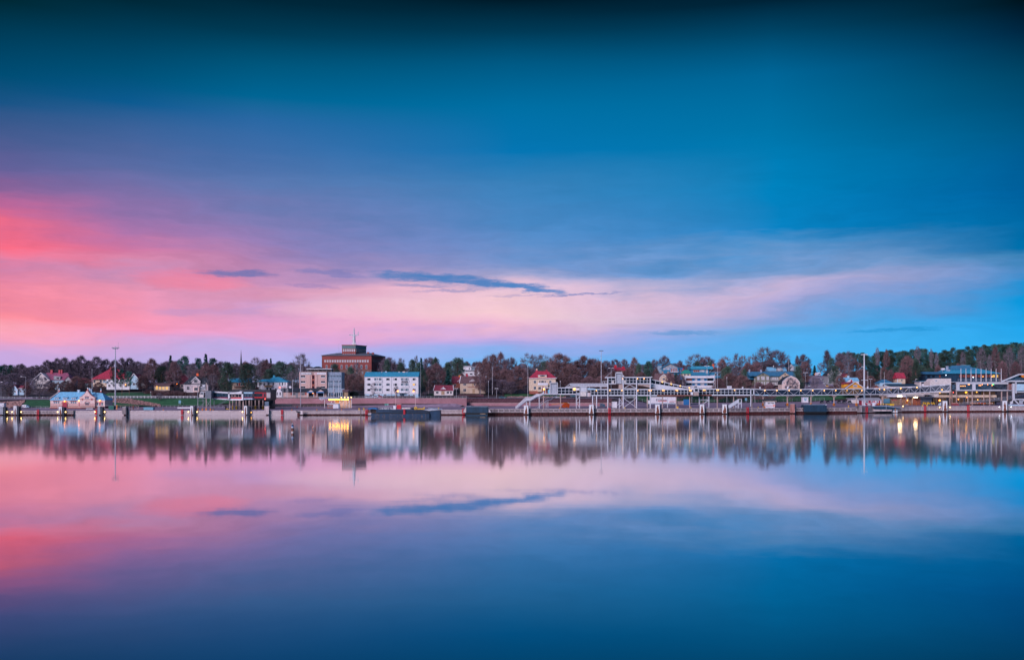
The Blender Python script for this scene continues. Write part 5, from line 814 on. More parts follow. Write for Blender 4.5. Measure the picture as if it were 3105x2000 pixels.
# petrol-blue houses on the slope
s = B('gabled_house', 'petrol-blue house with white glazed gable and balcony on the slope', 'house', 2032, 1145, 704)
s.gwall(2006, 2058, 1114, 1100, 1148, 10, 'petrol'); s.gable('roof', 2006, 2058, 1114, 1100, 0, 10, 'roof_deepblue', .9, ox=6, t=1.8); s.poly('glazed_gable',[(2009,1114),(2055,1114),(2032,1102.5)],-.06,.02,'greywall'); s.bars('gable_mullion',[(2032,1103,2032,1114),(2020,1109,2020,1114),(2044,1109,2044,1114),(2008,1114,2056,1114)],.14,'white',d=-.1); s.wins([(2010,2018),(2020,2030)],[(1116,1120.5)],1,1,pane='curtain'); s.wins([(2033.5,2038),(2039,2043.5),(2044.5,2049),(2050,2054)],[(1115.5,1126.5)],1,1,pane='curtain_red'); s.b('balcony',2032,1126.8,2056,1128.4,-1.6,0,'white'); s.bars('balcony_rail',[(2032,1123,2056,1123),(2032,1123,2032,1127),(2056,1123,2056,1127)],.08,'white',d=-1.5); s.b('stair_tower',1995,1108,2006,1136,-.5,6,'bluewall'); s.poly('tower_roof',[(1994,1108.5),(2007,1108.5),(2007,1106),(1998,1101.5)],-.6,6.5,'roof_deepblue'); s.house(2058, 2071, 1114, 1150, 8, 'blue_paint', 1); s.wins([(2060,2064),(2066,2070)],[(1120,1127),(1133,1140)],1,1,d=1)
s = B('gambrel_house', 'beige gambrel-gabled house with rusty brown roof left of the flats', 'house', 2014, 1166, 664); gm = [(1999,1166),(2026,1166),(2026,1150),(2022.5,1142),(2012.5,1134.5),(2003,1142),(1999,1150)]
s.poly('wall',gm,0,8,'cream'); s.bars('verge',[(a[0],a[1],-.15,b[0],b[1],-.15) for a,b in zip(gm[2:6]+[gm[6]],gm[3:]+[gm[6]]) if a!=b],.28,'white'); s.ridge('roof',1983,2052,1153,1131,1,9,'roof_brown',.5,1989,2046); s.win(2009,1145.5,2016.5,1152,2,2); s.win(2010,1138,2014.5,1140,1,1); s.house(1986,2050,1152,1166,8,'cream',1.5); s.b('chimney',2011,1124.5,2015,1133,5,6,'pillar'); s.b('chimney',2027.5,1125.5,2033,1133,5,6.2,'pillar')
s = B('flat_blue_house', 'petrol-blue flat-roofed house above the white banded flats', 'house', 2125, 1142, 706); s.house(2096, 2150, 1118, 1144, 10, 'petrol'); s.b('roof_slab',2093.5,1110,2162,1119,-1.2,11,'roof_teal'); s.win(2102,1121.5,2121,1127.5,3,1,pane='curtain_red'); s.win(2123,1121,2136,1127.5,2,1,pane='curtain'); s.win(2140,1120.5,2146,1131,1,2,pane='curtain'); s.bars('brace',[(2150,1130,-.2,2158,1119,-.8)],.2,'galv'); s.house(2150,2188,1127,1146,8,'petrol',1); s.b('terrace_slab',2150,1126,2188,1127.5,.5,9,'steel_blue'); s.b('chimney',2164.5,1103,2169.5,1116,5,6.4,'redorange'); s.wins([(2168,2174),(2178,2184)],[(1131,1139)],1,1,d=1)
s = B('green_roof_house', 'small house with bright green roof left of the flat blue house', 'house', 2082, 1142, 690); s.house(2070, 2094, 1131, 1142, 6, 'cream'); s.ridge('roof', 2067.5, 2096, 1131.5, 1120.5, 0, 6, 'green_roof' if 'green_roof' in MAT else 'sign_green', .5, 2074, 2090); s.wins([(2074,2079),(2084,2089)],[(1133,1138)],1,1); s.b('chimney',2072,1116,2075.5,1124,2.5,3.6,'roof_red')
s = B('banded_flats', 'low block of flats with white balcony bands and blue window strips', 'apartment block', 2122, 1180, 660)
s.house(2079, 2164, 1139, 1182, 11, 'petrol'); 
for y0,y1 in ((1139.3,1146),(1154,1160.6),(1168,1176)): s.b('balcony_band',2078,y0,2165,y1,-1.4,-1.1,'white'); s.b('balcony_floor',2078.2,y1-1,2164.8,y1-.2,-1.1,0,'white')
for y0,y1 in ((1147,1153.6),(1161.4,1167.6)):
    s.win(2081,y0,2098,y1,2,1,fr='black',pane='curtain_red' if y0<1150 else 'glass_dark'); s.b('panel',2100,y0-.6,2106,y1+.2,-.06,.02,'blue_paint'); s.win(2107,y0,2114,y1,2,1,pane='curtain'); s.b('panel',2115,y0-.6,2123,y1+.2,-.06,.02,'blue_paint'); s.win(2124.5,y0,2135,y1,1,1,pane='curtain'); s.b('panel',2136,y0-.6,2140,y1+.2,-.06,.02,'blue_paint'); s.win(2145,y0,2162,y1,3,1,fr='black')
s.b('end_wall',2077.4,1138,2078.8,1182,-1.5,11,'white'); s.b('end_wall',2164,1137,2165.6,1182,-1.5,11,'white')
s = B('long_house', 'long house with blue roof, olive gable and cream gable', 'house', 2340, 1166, 700)
s.house(2290, 2398, 1138, 1168, 10, 'olivewall', 2); s.ridge('roof', 2272, 2414, 1139, 1125.5, 1, 12, 'roof_deepblue', .6); 
for x0,x1,ap,mt in ((2293.5,2333.5,1128.5,'olivewall'),(2365,2396,1127.5,'yellowwall')):
    s.gwall(x0,x1,1138.5,ap,1168,8,mt,0); s.gable('gable_roof',x0,x1,1138.5,ap,0,9,'roof_deepblue',.5,ox=2,t=1.0); s.part('round_window',M().tube(s.p((x0+x1)/2,1135,-.08),s.p((x0+x1)/2,1135,.02),.5,None,12),'black')
s.wins([(2296,2302.5),(2308,2318.5),(2324,2331)],[(1141,1151.5)],2,1,pane='curtain'); s.wins([(2296,2302.5),(2308,2313),(2316,2320),(2324,2331)],[(1157,1166)],2,1,pane='curtain'); s.wins([(2370,2376),(2380,2390)],[(1140.5,1151)],2,1,pane='glass_mid'); s.wins([(2336,2341),(2343,2348),(2350,2355),(2357,2362)],[(1142,1150.5),(1157,1165)],1,1,pane='curtain',d=2)
for y in (1152.5,1166): s.b('balcony_slab',2333.5,y,2365,y+1.2,-.4,2,'white'); s.bars('balcony_rail',[(2333.5,y-4.5,2365,y-4.5),(2341,y-4.5,2341,y),(2349,y-4.5,2349,y),(2357,y-4.5,2357,y)],.1,'galv_dark',d=-.35)
s.b('chimney',2276,1119,2280,1128,5,6.4,'steel_blue'); s.b('chimney',2311,1120,2316,1129,5,6.4,'steel_blue'); s.b('side_wing',2274,1138,2292,1150,4,10,'petrol')
s = B('gambrel_house', 'pink gambrel-gabled house in front of the long blue-roofed house', 'house', 2398, 1180, 672); gm = [(2371,1180),(2425,1180),(2425,1165),(2423,1156),(2414,1146),(2398,1138.8),(2384,1146),(2373,1156),(2371,1165)]
s.poly('wall',gm,0,10,'pinkwall'); s.bars('verge',[(a[0],a[1],-.2,b[0],b[1],-.2) for a,b in zip(gm[2:],gm[3:])],.3,'white'); g = M(); rr = gm[2:]
for a,b in zip(rr,rr[1:]): g.add([s.p(a[0],a[1],.1),s.p(b[0],b[1],.1),s.p(b[0],b[1],10.4),s.p(a[0],a[1],10.4)],[(0,1,2,3)])
s.part('roof',M().prism([(s.X(x+(x-2398)*.03),s.Z(y-1)) for x,y in rr]+[(s.X(x),s.Z(y+.4)) for x,y in rr[::-1]],.0,10.5),'roof_dark'); s.wins([(2384,2390.5),(2406.5,2413)],[(1155,1164)],2,2); s.wins([(2394.5,2401)],[(1144.5,1149)],2,1); s.win(2376,1158,2379,1163,1,1); s.wins([(2380,2387),(2392,2400),(2408,2415)],[(1169,1177)],2,1)
s = B('striped_roof_house', 'grey house with striped light blue roof and arched dormer', 'house', 2356, 1132, 728); s.house(2331, 2385, 1123, 1140, 9, 'greywall'); s.ridge('roof', 2329, 2386, 1123.5, 1112, 0, 9, 'roof_blue', .5); s.poly('arched_dormer',[(2353,1124),(2375,1124),(2373,1119),(2369,1114.5),(2364,1113),(2359,1114.5),(2355,1119)],-.5,4,'greywall'); s.win(2358.5,1117.5,2366,1124,1,1,d=-.5,pane='curtain'); s.post('chimney',2350,1107,1114,.4,'white',d=4)
s = B('far_house', 'far white gabled house with blue roof at the skyline', 'house', 2402, 1122, 740); s.house(2387, 2421, 1108, 1124, 8, 'lightbluewall'); s.ridge('roof', 2378, 2421, 1109, 1103, 0, 8, 'roof_teal', .4); s.gwall(2390,2405,1110,1101.5,1124,5,'white',-1); s.gable('gable_roof',2390,2405,1110,1101.5,-1,5,'roof_deepblue',.3,ox=1.5,t=.8); s.b('chimney',2399,1099,2402.5,1105,3,4,'roof_red')
s = B('trimmed_house', 'pale house with red trimmed gable behind the dark pine right of the street', 'house', 2530, 1165, 742); s.gwall(2510, 2552, 1133, 1112, 1166, 10, 'greywall'); s.gable('roof', 2510, 2552, 1133, 1112, 0, 10, 'roof_dark', .6, t=1.6); s.bars('barge_board',[(2508,1136,-.7,2531,1112,-.7),(2531,1112,-.7,2554,1136,-.7)],.3,'pinkwall'); s.wins([(2514,2518),(2526,2531),(2540,2545)],[(1138,1146),(1150,1158)],1,2)
s = B('white_gable_house', 'white house with light blue roof behind the orange house', 'house', 2580, 1172, 690); s.house(2553, 2606, 1153.5, 1176, 8, 'white', 1); s.ridge('roof', 2551.5, 2607, 1154, 1144, 1, 8, 'roof_blue', .5); s.gwall(2563,2592,1158,1146.5,1176,5,'white',-.5); s.gable('gable_roof',2563,2592,1158,1146.5,-.5,5,'roof_blue',.4,ox=2.5,t=.9); s.b('chimney',2576,1138,2581.5,1147,4,5.4,'lightbluewall'); s.win(2577,1155.5,2583,1159,2,1,d=-.5)
s = B('brick_gable_house', 'rust-brick gabled house behind the light blue roof', 'house', 2566, 1150, 715); s.gwall(2554, 2577, 1144, 1132, 1152, 8, 'brick_red'); s.gable('roof', 2554, 2577, 1144, 1132, 0, 8, 'roof_darkred', .4, t=1); s.win(2563,1141,2567,1146,1,1)
s = B('orange_house', 'bright orange wooden house with white gable boards right of the street', 'house', 2592, 1200, 656)
s.gwall(2565, 2619, 1174, 1157, 1196.5, 11, 'orangewall', xm=2592); s.gable('roof', 2565, 2619, 1174, 1157, 0, 11, 'roof_brown', .6, t=1.1); s.bars('barge_board',[(2561.5,1177,-.7,2592,1157,-.7),(2592,1157,-.7,2624,1178.5,-.7)],.42,'white'); s.win(2587,1166,2599,1173.2,3,2,pane='glass_mid',fw=.2); s.b('chimney',2588.5,1151,2592,1159,5,6,'roof_red'); s.house(2563,2580,1163,1180,8,'orangewall',3); s.poly('annex_roof',[(2562,1164.5),(2585,1164.5),(2585,1158),(2564,1158)],3,8,'roof_darkred'); s.wins([(2572,2578),(2604,2610)],[(1182,1190)],2,2)
s = B('blue_hip_house', 'light blue house with deep blue hipped roof left of the terminal', 'house', 2698, 1178, 668); s.house(2668, 2734, 1160.5, 1180, 9, 'lightbluewall'); s.ridge('roof', 2665, 2712, 1161, 1149.5, 1, 9, 'roof_deepblue', .6, 2683, 2694); s.b('flat_roof',2700,1159.5,2734,1161.5,.2,9,'skyblue_paint'); s.wins([(2676,2682),(2690,2696),(2712,2718)],[(1165,1171)],2,1)
s = B('tower_house', 'narrow beige house with pinkish red roof among the bare trees', 'house', 2732, 1164, 690); s.house(2721, 2745, 1146, 1166, 7, 'cream'); s.ridge('roof', 2718.5, 2747, 1146.5, 1129.5, 0, 7, 'roof_red', .5); s.win(2731.5,1150.5,2737,1155,1,1); s.b('corner_board',2720.5,1146,2722.5,1161,-.08,.1,'white')
s = B('gable_shed', 'small dark brown gabled shed left of the deep blue roof', 'shed', 2657, 1176, 664); s.gwall(2647,2668,1176,1167,1182,5,'brick_red'); s.gable('roof',2647,2668,1176,1167,0,5,'roof_brown',.4,ox=2,t=.9); s.b('door',2655,1174,2660,1181,-.06,.03,'wood')
# street up the hill: lorry at the crest
s = B('delivery_truck', 'white box truck parked at the crest of the hill street', 'truck', 2483, 1137, 862); s.o.location.z = ground(2483, 862) + .08; s.b('box',2478,1126,2488,1135,0,6,'white'); s.b('cab',2479,1129,2487,1136,-2,-.1,'steel_blue'); s.win(2480,1129.5,2486,1132.5,1,1,d=-2); 
for x in (2479,2485.5): s.part('wheel',M().tube(s.p(x,1136.2,-1),s.p(x+1.8,1136.2,-1),.45,None,10),'black')
# ================================================================ HARBOUR FURNITURE
TW = 'fender towers along the quay edge'
def fender(x0, x1, y0, label, side='right', face='fender_white', rusty=True, dark=4.5, wide=None):
    xm = (x0+x1)/2; Y = quay_y(xm) - 1.6; yw = HY + H*F/Y; s = B('fender_tower', label, 'fender', xm, yw, Y, TW); yb = yw - 3
    s.b('frame', x0+.4, y0+.6, x1-.4, yb, .25, 2.6, 'steel_grey'); s.b('fender_panel', x0, y0, x1, yb, 0, .25, face); s.b('pile', xm-1.5, yb, xm+1.5, yw+4, .3, 1.2, 'pile_rust')
    if rusty:
        rg = random.Random(int(x0)); h = yb-y0; w = x1-x0
        pts = []
        for sd in (1, -1):
            for q in range(9):
                f = q / 8 if sd == 1 else 1 - q / 8; hw = w * (.40 * (1 - f) ** rg.uniform(.5, 1.1) + .03) * rg.uniform(.55, 1.1); pts.append((xm + sd * hw + w * .03, yb - .2 - h * rg.uniform(.86, .98) * f))
        s.poly('rust_patch', pts, -.03, .02, 'rust')
    if dark: s.b('rubber_flank', x1+.1, y0+1, x1+dark+.1, yb+1.5, .2, 2.4, 'rubber'); s.bars('bracket',[(x1+dark,y0+1,2,x1+dark+2.5,y0+3,2.2),(x1+dark+2.5,y0+3,2.2,x1+dark+2.5,yb-4,2.2)],.2,'steel_blue')
    s.b('top_plate', x0-.2, y0-.9, x1+.2, y0, -.05, 2.7, 'galv')
    return s
fender(-6, 9, 1233, 'wide grey fender tower cut by the left edge', face='steel_grey', rusty=False, dark=6); fender(41, 50, 1231, 'white rust-streaked fender tower beside the white van', dark=6); fender(178, 187, 1233, 'white rust-streaked fender tower before the customs house door', dark=7); fender(296, 304, 1232, 'grey lattice fender tower right of the customs house', face='steel_grey', rusty=False, dark=6); fender(370.5, 381, 1234, 'worn grey fender tower below the rubble wall', face='concrete_dark', rusty=False, dark=3)
fender(577, 585.5, 1231, 'red and white fender tower left of the passenger bridge', dark=6); fender(740, 749, 1230.5, 'red and white fender tower before the left terminal', dark=7); fender(801.5, 815, 1231.5, 'broad pale grey fender tower at the end of the left terminal', face='concrete_light', rusty=False, dark=0)
for x0, lb in ((1588.5,'rusty fender tower below the white stairs'),(1786.5,'rusty fender tower below the gangway machinery'),(1987,'white-capped rusty fender tower in front of the lorry'),(2122,'white fender tower with a rust triangle'),(2190.5,'white fender tower with an orange rusty foot')): fender(x0, x0+13.5, {1588.5:1229,1786.5:1227,1987:1226,2122:1226,2190.5:1225.5}[x0], lb, dark=2.5)
fender(2396, 2410, 1224, 'pink rusted fender tower near the white kiosk', face='rust_pink', rusty=False, dark=3); fender(2600, 2614, 1230, 'plain concrete fender block under the big light mast', face='concrete_dark', rusty=False, dark=0); fender(2859, 2872.5, 1215.5, 'white framed fender tower before the terminal', dark=2.5); fender(3040, 3054, 1214.5, 'white fender tower with a round rust stain at the right', dark=3)
s = B('tilted_fender', 'small black tilted fender hanging on the quay wall', 'fender', 903, 1258, 496); s.poly('pad',[(899,1244.5),(911,1248),(910,1252),(900,1249)],-.8,0,'rubber'); s.b('pile',902,1251,908,1263,-.6,0,'pile_rust'); s.b('wedge',911,1245,919,1256,-.4,.4,'concrete_light')
# red ladders
for px, lb in ((115,'on the far left jetty'),(291,'beside the grey lattice fender tower'),(552,'left of the red and white fender tower'),(855,'right of the left terminal'),(1111,'at the stern of the barge'),(1405,'left of the blue pontoon box'),(1848,'under the lower gangway'),(2267,'right of the small white stairs'),(2628,'on the short pier by the big mast'),(2805,'between the floodlights of the right quay'),(2936,'below the striped barrier of the terminal')):
    Y = quay_y(px)-.35; z1 = quay_z(px)+.5; s = B('quay_ladder', 'red quay ladder '+lb, 'ladder', px, HY+H*F/Y, Y, 'red ladders down the quay walls'); k = s.k; top = HY+(H-z1)*F/Y; bot = HY+(H-.35)*F/Y
    s.bars('rail',[(px-2.2,top,px-2.2,bot)],.34,'red'); s.bars('rail',[(px+2.2,top,px+2.2,bot)],.34,'red'); s.bars('rungs',[(px-2.2,y,px+2.2,y) for y in frange(top+1,bot,5)],.10,'red'); s.bars('hoop',[(px-2.2,top,0,px-2.2,top,1.2),(px+2.2,top,0,px+2.2,top,1.2)],.2,'red')
# bollards
BO = 'bollards on the quay edge'
for px, off, mt, lb in ((396,.8,'rust','rusty bollard right of the worn grey fender tower'),(495,.8,'orange','small orange bollard on the long concrete quay'),(646,.8,'orange','small orange bollard under the passenger bridge'),(885,.8,'orange','orange bollard near the red ladder right of the left terminal'),(961,.8,'orange','orange bollard left of the lit canopy'),(1036,.8,'orange','orange bollard right of the white kiosk cabin'),(1089,3,'yellow','left yellow bollard beside the barge stern'),(1103.5,3,'yellow','right yellow bollard beside the barge stern'),(1330,5,'yellow','yellow bollard at the bow ramp of the barge'),(1697,.8,'orange','small orange bollard by the boom lift'),(1894.5,.8,'yellow','small yellow bollard under the cross braces'),(2095,.8,'yellow','small yellow bollard below the gangway joint'),(2299,1,'yellow','yellow bollard left of the white kiosk'),(2573,4,'yellow','yellow bollard before the parked cars'),(2797,3,'yellow','yellow bollard by the dark warehouse door'),(2811,4,'yellow','yellow bollard before the yellow-black barriers'),(2941,3,'orange','orange bollard under the striped barrier')):
    Y = quay_y(px)+off; big = mt == 'yellow' and off >= 3; h = 1.1 if big else .65; root = empty('bollard',(wx(px,Y),Y,quay_z(px)+.05)); tag(root, lb, 'bollard', BO); r = .38 if big else .28
    mk('stem',M().tube((0,0,0),(0,0,h*.75),r*.8,r*.7,8),MAT[mt],root); mk('head',M().ball((0,0,h*.8),r*1.15,r*.7),MAT[mt],root,smooth=True); mk('foot',M().tube((0,0,-.02),(0,0,.06),r*1.4,None,8),MAT['steel_grey'],root)
# quay edge floodlights
for px, dy, c, lb in ((22,.6,'lit_white','leftmost lit quay floodlight'),(37,.6,'lit_white','lit quay floodlight left of the van fender tower'),(64.5,.6,'lit_white','lit quay floodlight below the white van'),(175,.6,'lit_white','lit quay floodlight left of the customs house fender tower'),(199,.6,'lit_white','lit quay floodlight right of the customs house fender tower'),(288,.6,'lit_white','lit quay floodlight left of the grey lattice tower'),(317.5,.6,'lit_white','lit quay floodlight right of the grey lattice tower'),(571.5,.6,'lit_white','lit quay floodlight left of the red and white tower'),(598,.6,'lit_white','lit quay floodlight right of the red and white tower'),(735.5,.6,'lit_white','lit quay floodlight left of the terminal fender tower'),(762,.9,'lit_yellow','yellow quay lantern right of the terminal fender tower'),(2738,-.3,'lit_white','star-bright floodlight right of the workboat'),(2849,.5,'lit_white','lit floodlight left of the white framed fender tower'),(2881,.5,'lit_white','lit floodlight right of the white framed fender tower'),(3030,.5,'lit_cool','cool white floodlight left of the last fender tower'),(3066,.5,'lit_cool','cool white floodlight right of the last fender tower')):
    Y = quay_y(px)-.5; root = empty('quay_light',(wx(px,Y),Y,quay_z(px)-dy)); tag(root, lb, 'light', 'floodlights on the quay edge'); mk('lens',M().ball((0,-.1,0),.30,.30),MAT[c],root,smooth=True); mk('housing',M().box(-.3,.12,-.25,.3,.5,.3),MAT['steel_grey'],root); mk('bracket',M().bar((0,.4,.2),(0,.5,dy),.1),MAT['steel_grey'],root)
# lamp posts and masts
def lamp_post(px, ytop, Y, label, arm=0, lit=None, r=.08, mt='galv', ybase=None, twin=False, ball=False, group='street lamps'):
    yb = ybase or base_row(px, Y); s = B('lamp_post', label, 'street lamp', px, yb, Y, group); s.post('pole',px,ytop,yb,r*1.4,mt,r2=r); lm = lit or 'white'
    if ball: s.lampball(px,ytop-1,0,.32,lm,'lamp_head')
    else:
        for a in ([arm,-arm] if twin else [arm]):
            if a: s.bars('arm',[(px,ytop,px+a,ytop-.6)],r*1.2,mt)
            s.part('lamp_head',M().box(s.X(px+a)-.75,-.25,s.Z(ytop-.2),s.X(px+a)+.55,.25,s.Z(ytop-1.5)),lm if not lit else 'galv')
            if lit: s.lampball(px+a,ytop+.3,-.25,.52,lm,'bulb')
    return s
lamp_post(78, 1142, 612, 'tall street lamp with long curved arm at the far left', -12); lamp_post(3, 1158, 640, 'faint street lamp at the left edge', 3); lamp_post(457, 1189, 606, 'short lamp post with white head on the path above the bank', ball=True)
lamp_post(1200, 1185, 578, 'lit orange lamp post behind the barge, the left one', 6.5, 'lit_warm', mt='pinkwall'); lamp_post(1259.5, 1185, 578, 'lit orange lamp post behind the barge, the right one', -5.5, 'lit_warm', mt='pinkwall')
lamp_post(1384, 1178, 606, 'grey twin-headed lamp post left of the yellow house', 2.5, twin=True); lamp_post(1506, 1178, 604, 'grey lamp post left of the white stairs, twin-headed', 2.5, twin=True); lamp_post(1481, 1157, 606, 'tall lamp post with globe and red box', ball=True); lamp_post(1699, 1157, 600, 'globe lamp post over the white lift tower', ball=True); lamp_post(1853, 1116, 640, 'twin street lamp beside the red chimneys', 5, twin=True); lamp_post(2144, 1110, 640, 'twin street lamp before the flat blue house', 5, twin=True); lamp_post(2204, 1145, 650, 'slim globe lamp above the billboard', ball=True); lamp_post(2289, 1151, 650, 'slim globe lamp left of the olive gable', ball=True); lamp_post(2098, 1156, 640, 'slim globe lamp before the banded flats', ball=True); lamp_post(2640, 1149.5, 640, 'twin-globe lamp right of the big light mast', 2, twin=True); lamp_post(1013, 1158, 606, 'globe lamp right of the hotel wing', ball=True); lamp_post(2776, 1150, 665, 'short street lamp above the dark warehouse roof', 3); lamp_post(2442, 1130, 690, 'street lamp cluster over the left row of cars', 4, twin=True)
def high_mast(px, ytop, yb, Y, label, r0, arms, mt='galv', heads=True):
    s = B('light_mast', label, 'light mast', px, yb, Y, 'tall harbour light masts'); s.post('mast',px,ytop,yb,r0,mt,r2=r0*.5); s.part('footing',M().tube(s.p(px,yb),s.p(px,yb-2.5),r0*1.8,None,8),mt)
    for (y, w) in arms:
        s.bars('crossarm',[(px-w,y,px+w,y)],.2,mt)
        if heads:
            for x in (px-w, px-w*.45, px+w*.45, px+w): s.b('floodlight',x-1.7,y-.2,x+1.7,y+1.6,-.5,.5,'galv_dark' if mt=='galv' else 'white')
    return s
s = high_mast(350, 1050, 1231, 546, 'tallest grey light mast right of the customs house', .42, [(1053,9),(1056,6)]); s.post('antenna',358.5,1038,1052,.06,'galv'); s.bars('cable',[(346.5,1056,346.5,1228)],.05,'galv')
high_mast(911.5, 1079, 1236, 560, 'slim light mast in front of the hotel', .28, [(1081,4.5)]); high_mast(1823, 1062, 1217, 598, 'slim light mast above the upper walkway', .28, [(1062.5,5)]); s = high_mast(2620.5, 1072, 1229, 552, 'thick white light mast beside the orange house', .62, [(1074,8)], 'white_metal'); s.bars('crossarm',[(2611,1111.5,2620,1111.5),(2611,1152,2631,1152)],.28,'white_metal'); s.post('conduit',2617.3,1112,1226,.1,'white_metal',d=-.6)
for px, y0, yb, Y, lb in ((175.5,1166,1241,530,'thin white flagpole before the customs house'),(279,1119,1187,604,'white flagpole on the lawn behind the customs house'),(1275.5,1101,1206,606,'flagpole at the right gable of the flats'),(1493,1113,1196,606,'leaning white flagpole among the birches'),(1600.5,1107,1206,602,'tall white flagpole at the corner of the cream villa'),(1474.5,1140,1162,640,'short striped flagpole right of the yellow house'),(2175.5,1110,1176,650,'pale flagpole right of the banded flats'),(2169,1130,1177,648,'short grey pole right of the banded flats'),(2391.5,1087,1125,700,'pale pole above the striped light blue roof'),(2631.5,1126,1176,650,'rusty-white pole right of the big light mast'),(2681.5,1129,1172,648,'slim white pole before the deep blue roof'),(2671,1110,1160,690,'thin pole above the deep blue roof'),(1033,1168,1200,592,'short white pole at the glass veranda')):
    f = B('flagpole', lb, 'flagpole', px, yb, Y, 'single poles around the harbour'); f.post('pole',px,y0,yb,.10,'galv' if px in (1275.5, 2671) else 'white',r2=.06); f.part('knob',M().ball(f.p(px,y0),.18),'white')
# ---------------------------------------------------------------- cars
def car(px, py, Y, L_, paint, label, view='side', group='parked cars', h=1.45, rz=None):
    root = empty('parked_car',(wx(px,Y),Y,wz(py,Y)), rz if rz is not None else (0 if view == 'side' else R(90))); tag(root,label,'car',group); w = 1.75; hh = h
    b = M().prism([(-L_/2,.3),(L_/2,.3),(L_/2,.62),(L_/2-.15,.78),(L_*.24,.88),(-L_*.46,.92),(-L_/2,.75)],-w/2,w/2); mk('body',b,MAT[paint],root)
    ro = M().prism([(L_*.20,.9),(L_*.06,hh),(-L_*.30,hh),(-L_*.42,.92)],-w/2+.14,w/2-.14); mk('cabin',ro,MAT['glass_dark'],root)
    mk('roof_panel',M().prism([(L_*.09,hh-.06),(L_*.05,hh+.04),(-L_*.30,hh+.04),(-L_*.335,hh-.06)],-w/2+.1,w/2-.1),MAT[paint],root)
    for x in (-L_*.31, L_*.31):
        for y in (-w/2, w/2-.2): wh = mk('wheel',M().tube((x,y-.02,.32),(x,y+.22,.32),.32,None,12),MAT['black'],root); mk('rim',M().tube((x,y-.04,.32),(x,y+.24,.32),.19,None,8),MAT['galv'],wh)
    for y in (-.6,.6): mk('headlight',M().box(L_/2-.06,y-.18,.58,L_/2+.03,y+.18,.72),MAT['white'],root); mk('tail_light',M().box(-L_/2-.03,y-.15,.6,-L_/2+.05,y+.15,.8),MAT['red'],root)
    mk('number_plate',M().box(L_/2-.02,-.26,.42,L_/2+.04,.26,.54),MAT['white'],root)
    return root
mat('car_silver', (.55,.62,.70), .3, .05); mat('car_black', (.02,.022,.03), .25, .1); mat('car_blue', (.03,.16,.42), .3, .1); mat('car_red', (.42,.03,.05), .3, .1); mat('car_teal', (.05,.16,.22), .3, .1); mat('car_yellow', (.80,.42,.02), .3, .05)
for px, p, lb in ((1113.5,'car_silver','silver car, leftmost before the white flats'),(1124.5,'car_silver','silver car second from the left before the white flats'),(1138,'car_silver','silver car just left of the red one before the flats'),(1150,'car_red','red car before the white flats')): car(px, 1205.6, 600, 4.3, p, lb, rz=R(-60) if p != 'car_red' else R(180), group='cars before the white flats')
car(1523, 1207.5, 606, 4.4, 'car_teal', 'dark blue car on the street left of the white stairs'); car(1686, 1206.5, 610, 4.2, 'car_silver', 'pale car glimpsed under the lower gangway', group='cars under the gangway'); car(1739, 1203, 612, 4.3, 'car_teal', 'dark car with red lights glimpsed under the lower gangway', group='cars under the gangway')
for px, p, lb in ((2492.5,'car_black','black car, first from the left in the quay car park'),(2511,'car_black','black car, second from the left in the quay car park'),(2527,'car_blue','bright blue car in the quay car park'),(2545,'car_black','dark car with red light right of the concrete column'),(2560,'car_black','taller dark car, second from the right in the car park'),(2577,'car_black','black car, last on the right in the quay car park')): car(px, 1222.2, 600, 4.4, p, lb, rz=R(-96), group='cars in the quay car park', h=2.0 if 'taller' in lb else 1.7)
for px, Y, p, lb in ((2490,812,'car_silver','white car parked highest on the right side of the street'),(2494.5,785,'car_silver','white car second from the top on the right side of the street'),(2499,748,'car_silver','white car third from the top on the right side of the street'),(2508,715,'car_yellow','bright yellow car at the foot of the hill street'),(2446,780,'car_red','maroon car highest on the left side of the street'),(2447.5,760,'car_teal','teal car below the maroon one on the left side of the street'),(2450,740,'car_teal','dark teal car halfway down the left side of the street'),(2454,722,'car_silver','pale car lowest on the left side of the street'),(2506,722,'car_silver','silver car partly hidden by the yellow one')): car(px, base_row(px, Y)-.2, Y, 4.3, p, lb, rz=R(-108), group='cars along the hill street')
# van
s = B('white_van', 'white van parked behind the jetty at the far left', 'van', 76, 1236.5, 545); s.b('body',66,1226.5,78,1234.8,0,1.9,'white'); s.poly('cab',[(78,1234.8),(86.5,1234.8),(86.5,1231.5),(83,1230.5),(80.5,1226.6),(78,1226.6)],0,1.9,'lightbluewall'); s.win(67.5,1228,71.5,1231,1,1,d=-.01); s.win(72.8,1228,76.5,1231,1,1,d=-.01); s.poly('side_window',[(79,1231),(82.3,1231),(80.4,1227.6),(79,1227.6)],-.03,.02,'glass_dark')
for x in (69,82.5): w_ = s.part('wheel',M().tube(s.p(x,1234.8,-.05),s.p(x,1234.8,.25),.36,None,12),'black'); s.part('wheel',M().tube(s.p(x,1234.8,1.65),s.p(x,1234.8,1.95),.36,None,12),'black')
s.b('headlight',86.2,1232.3,86.9,1233.3,.1,.4,'white')
s = B('site_cabin', 'small white cabin with dark window at the left edge', 'cabin', 4, 1236, 538); s.b('wall',-6,1222.5,12,1236,0,2.4,'white'); s.b('roof',-6.5,1221.5,12.5,1222.7,-.15,2.6,'lightbluewall'); s.win(7.5,1225,10,1231,1,1); s.win(1,1228,4,1231,1,1)
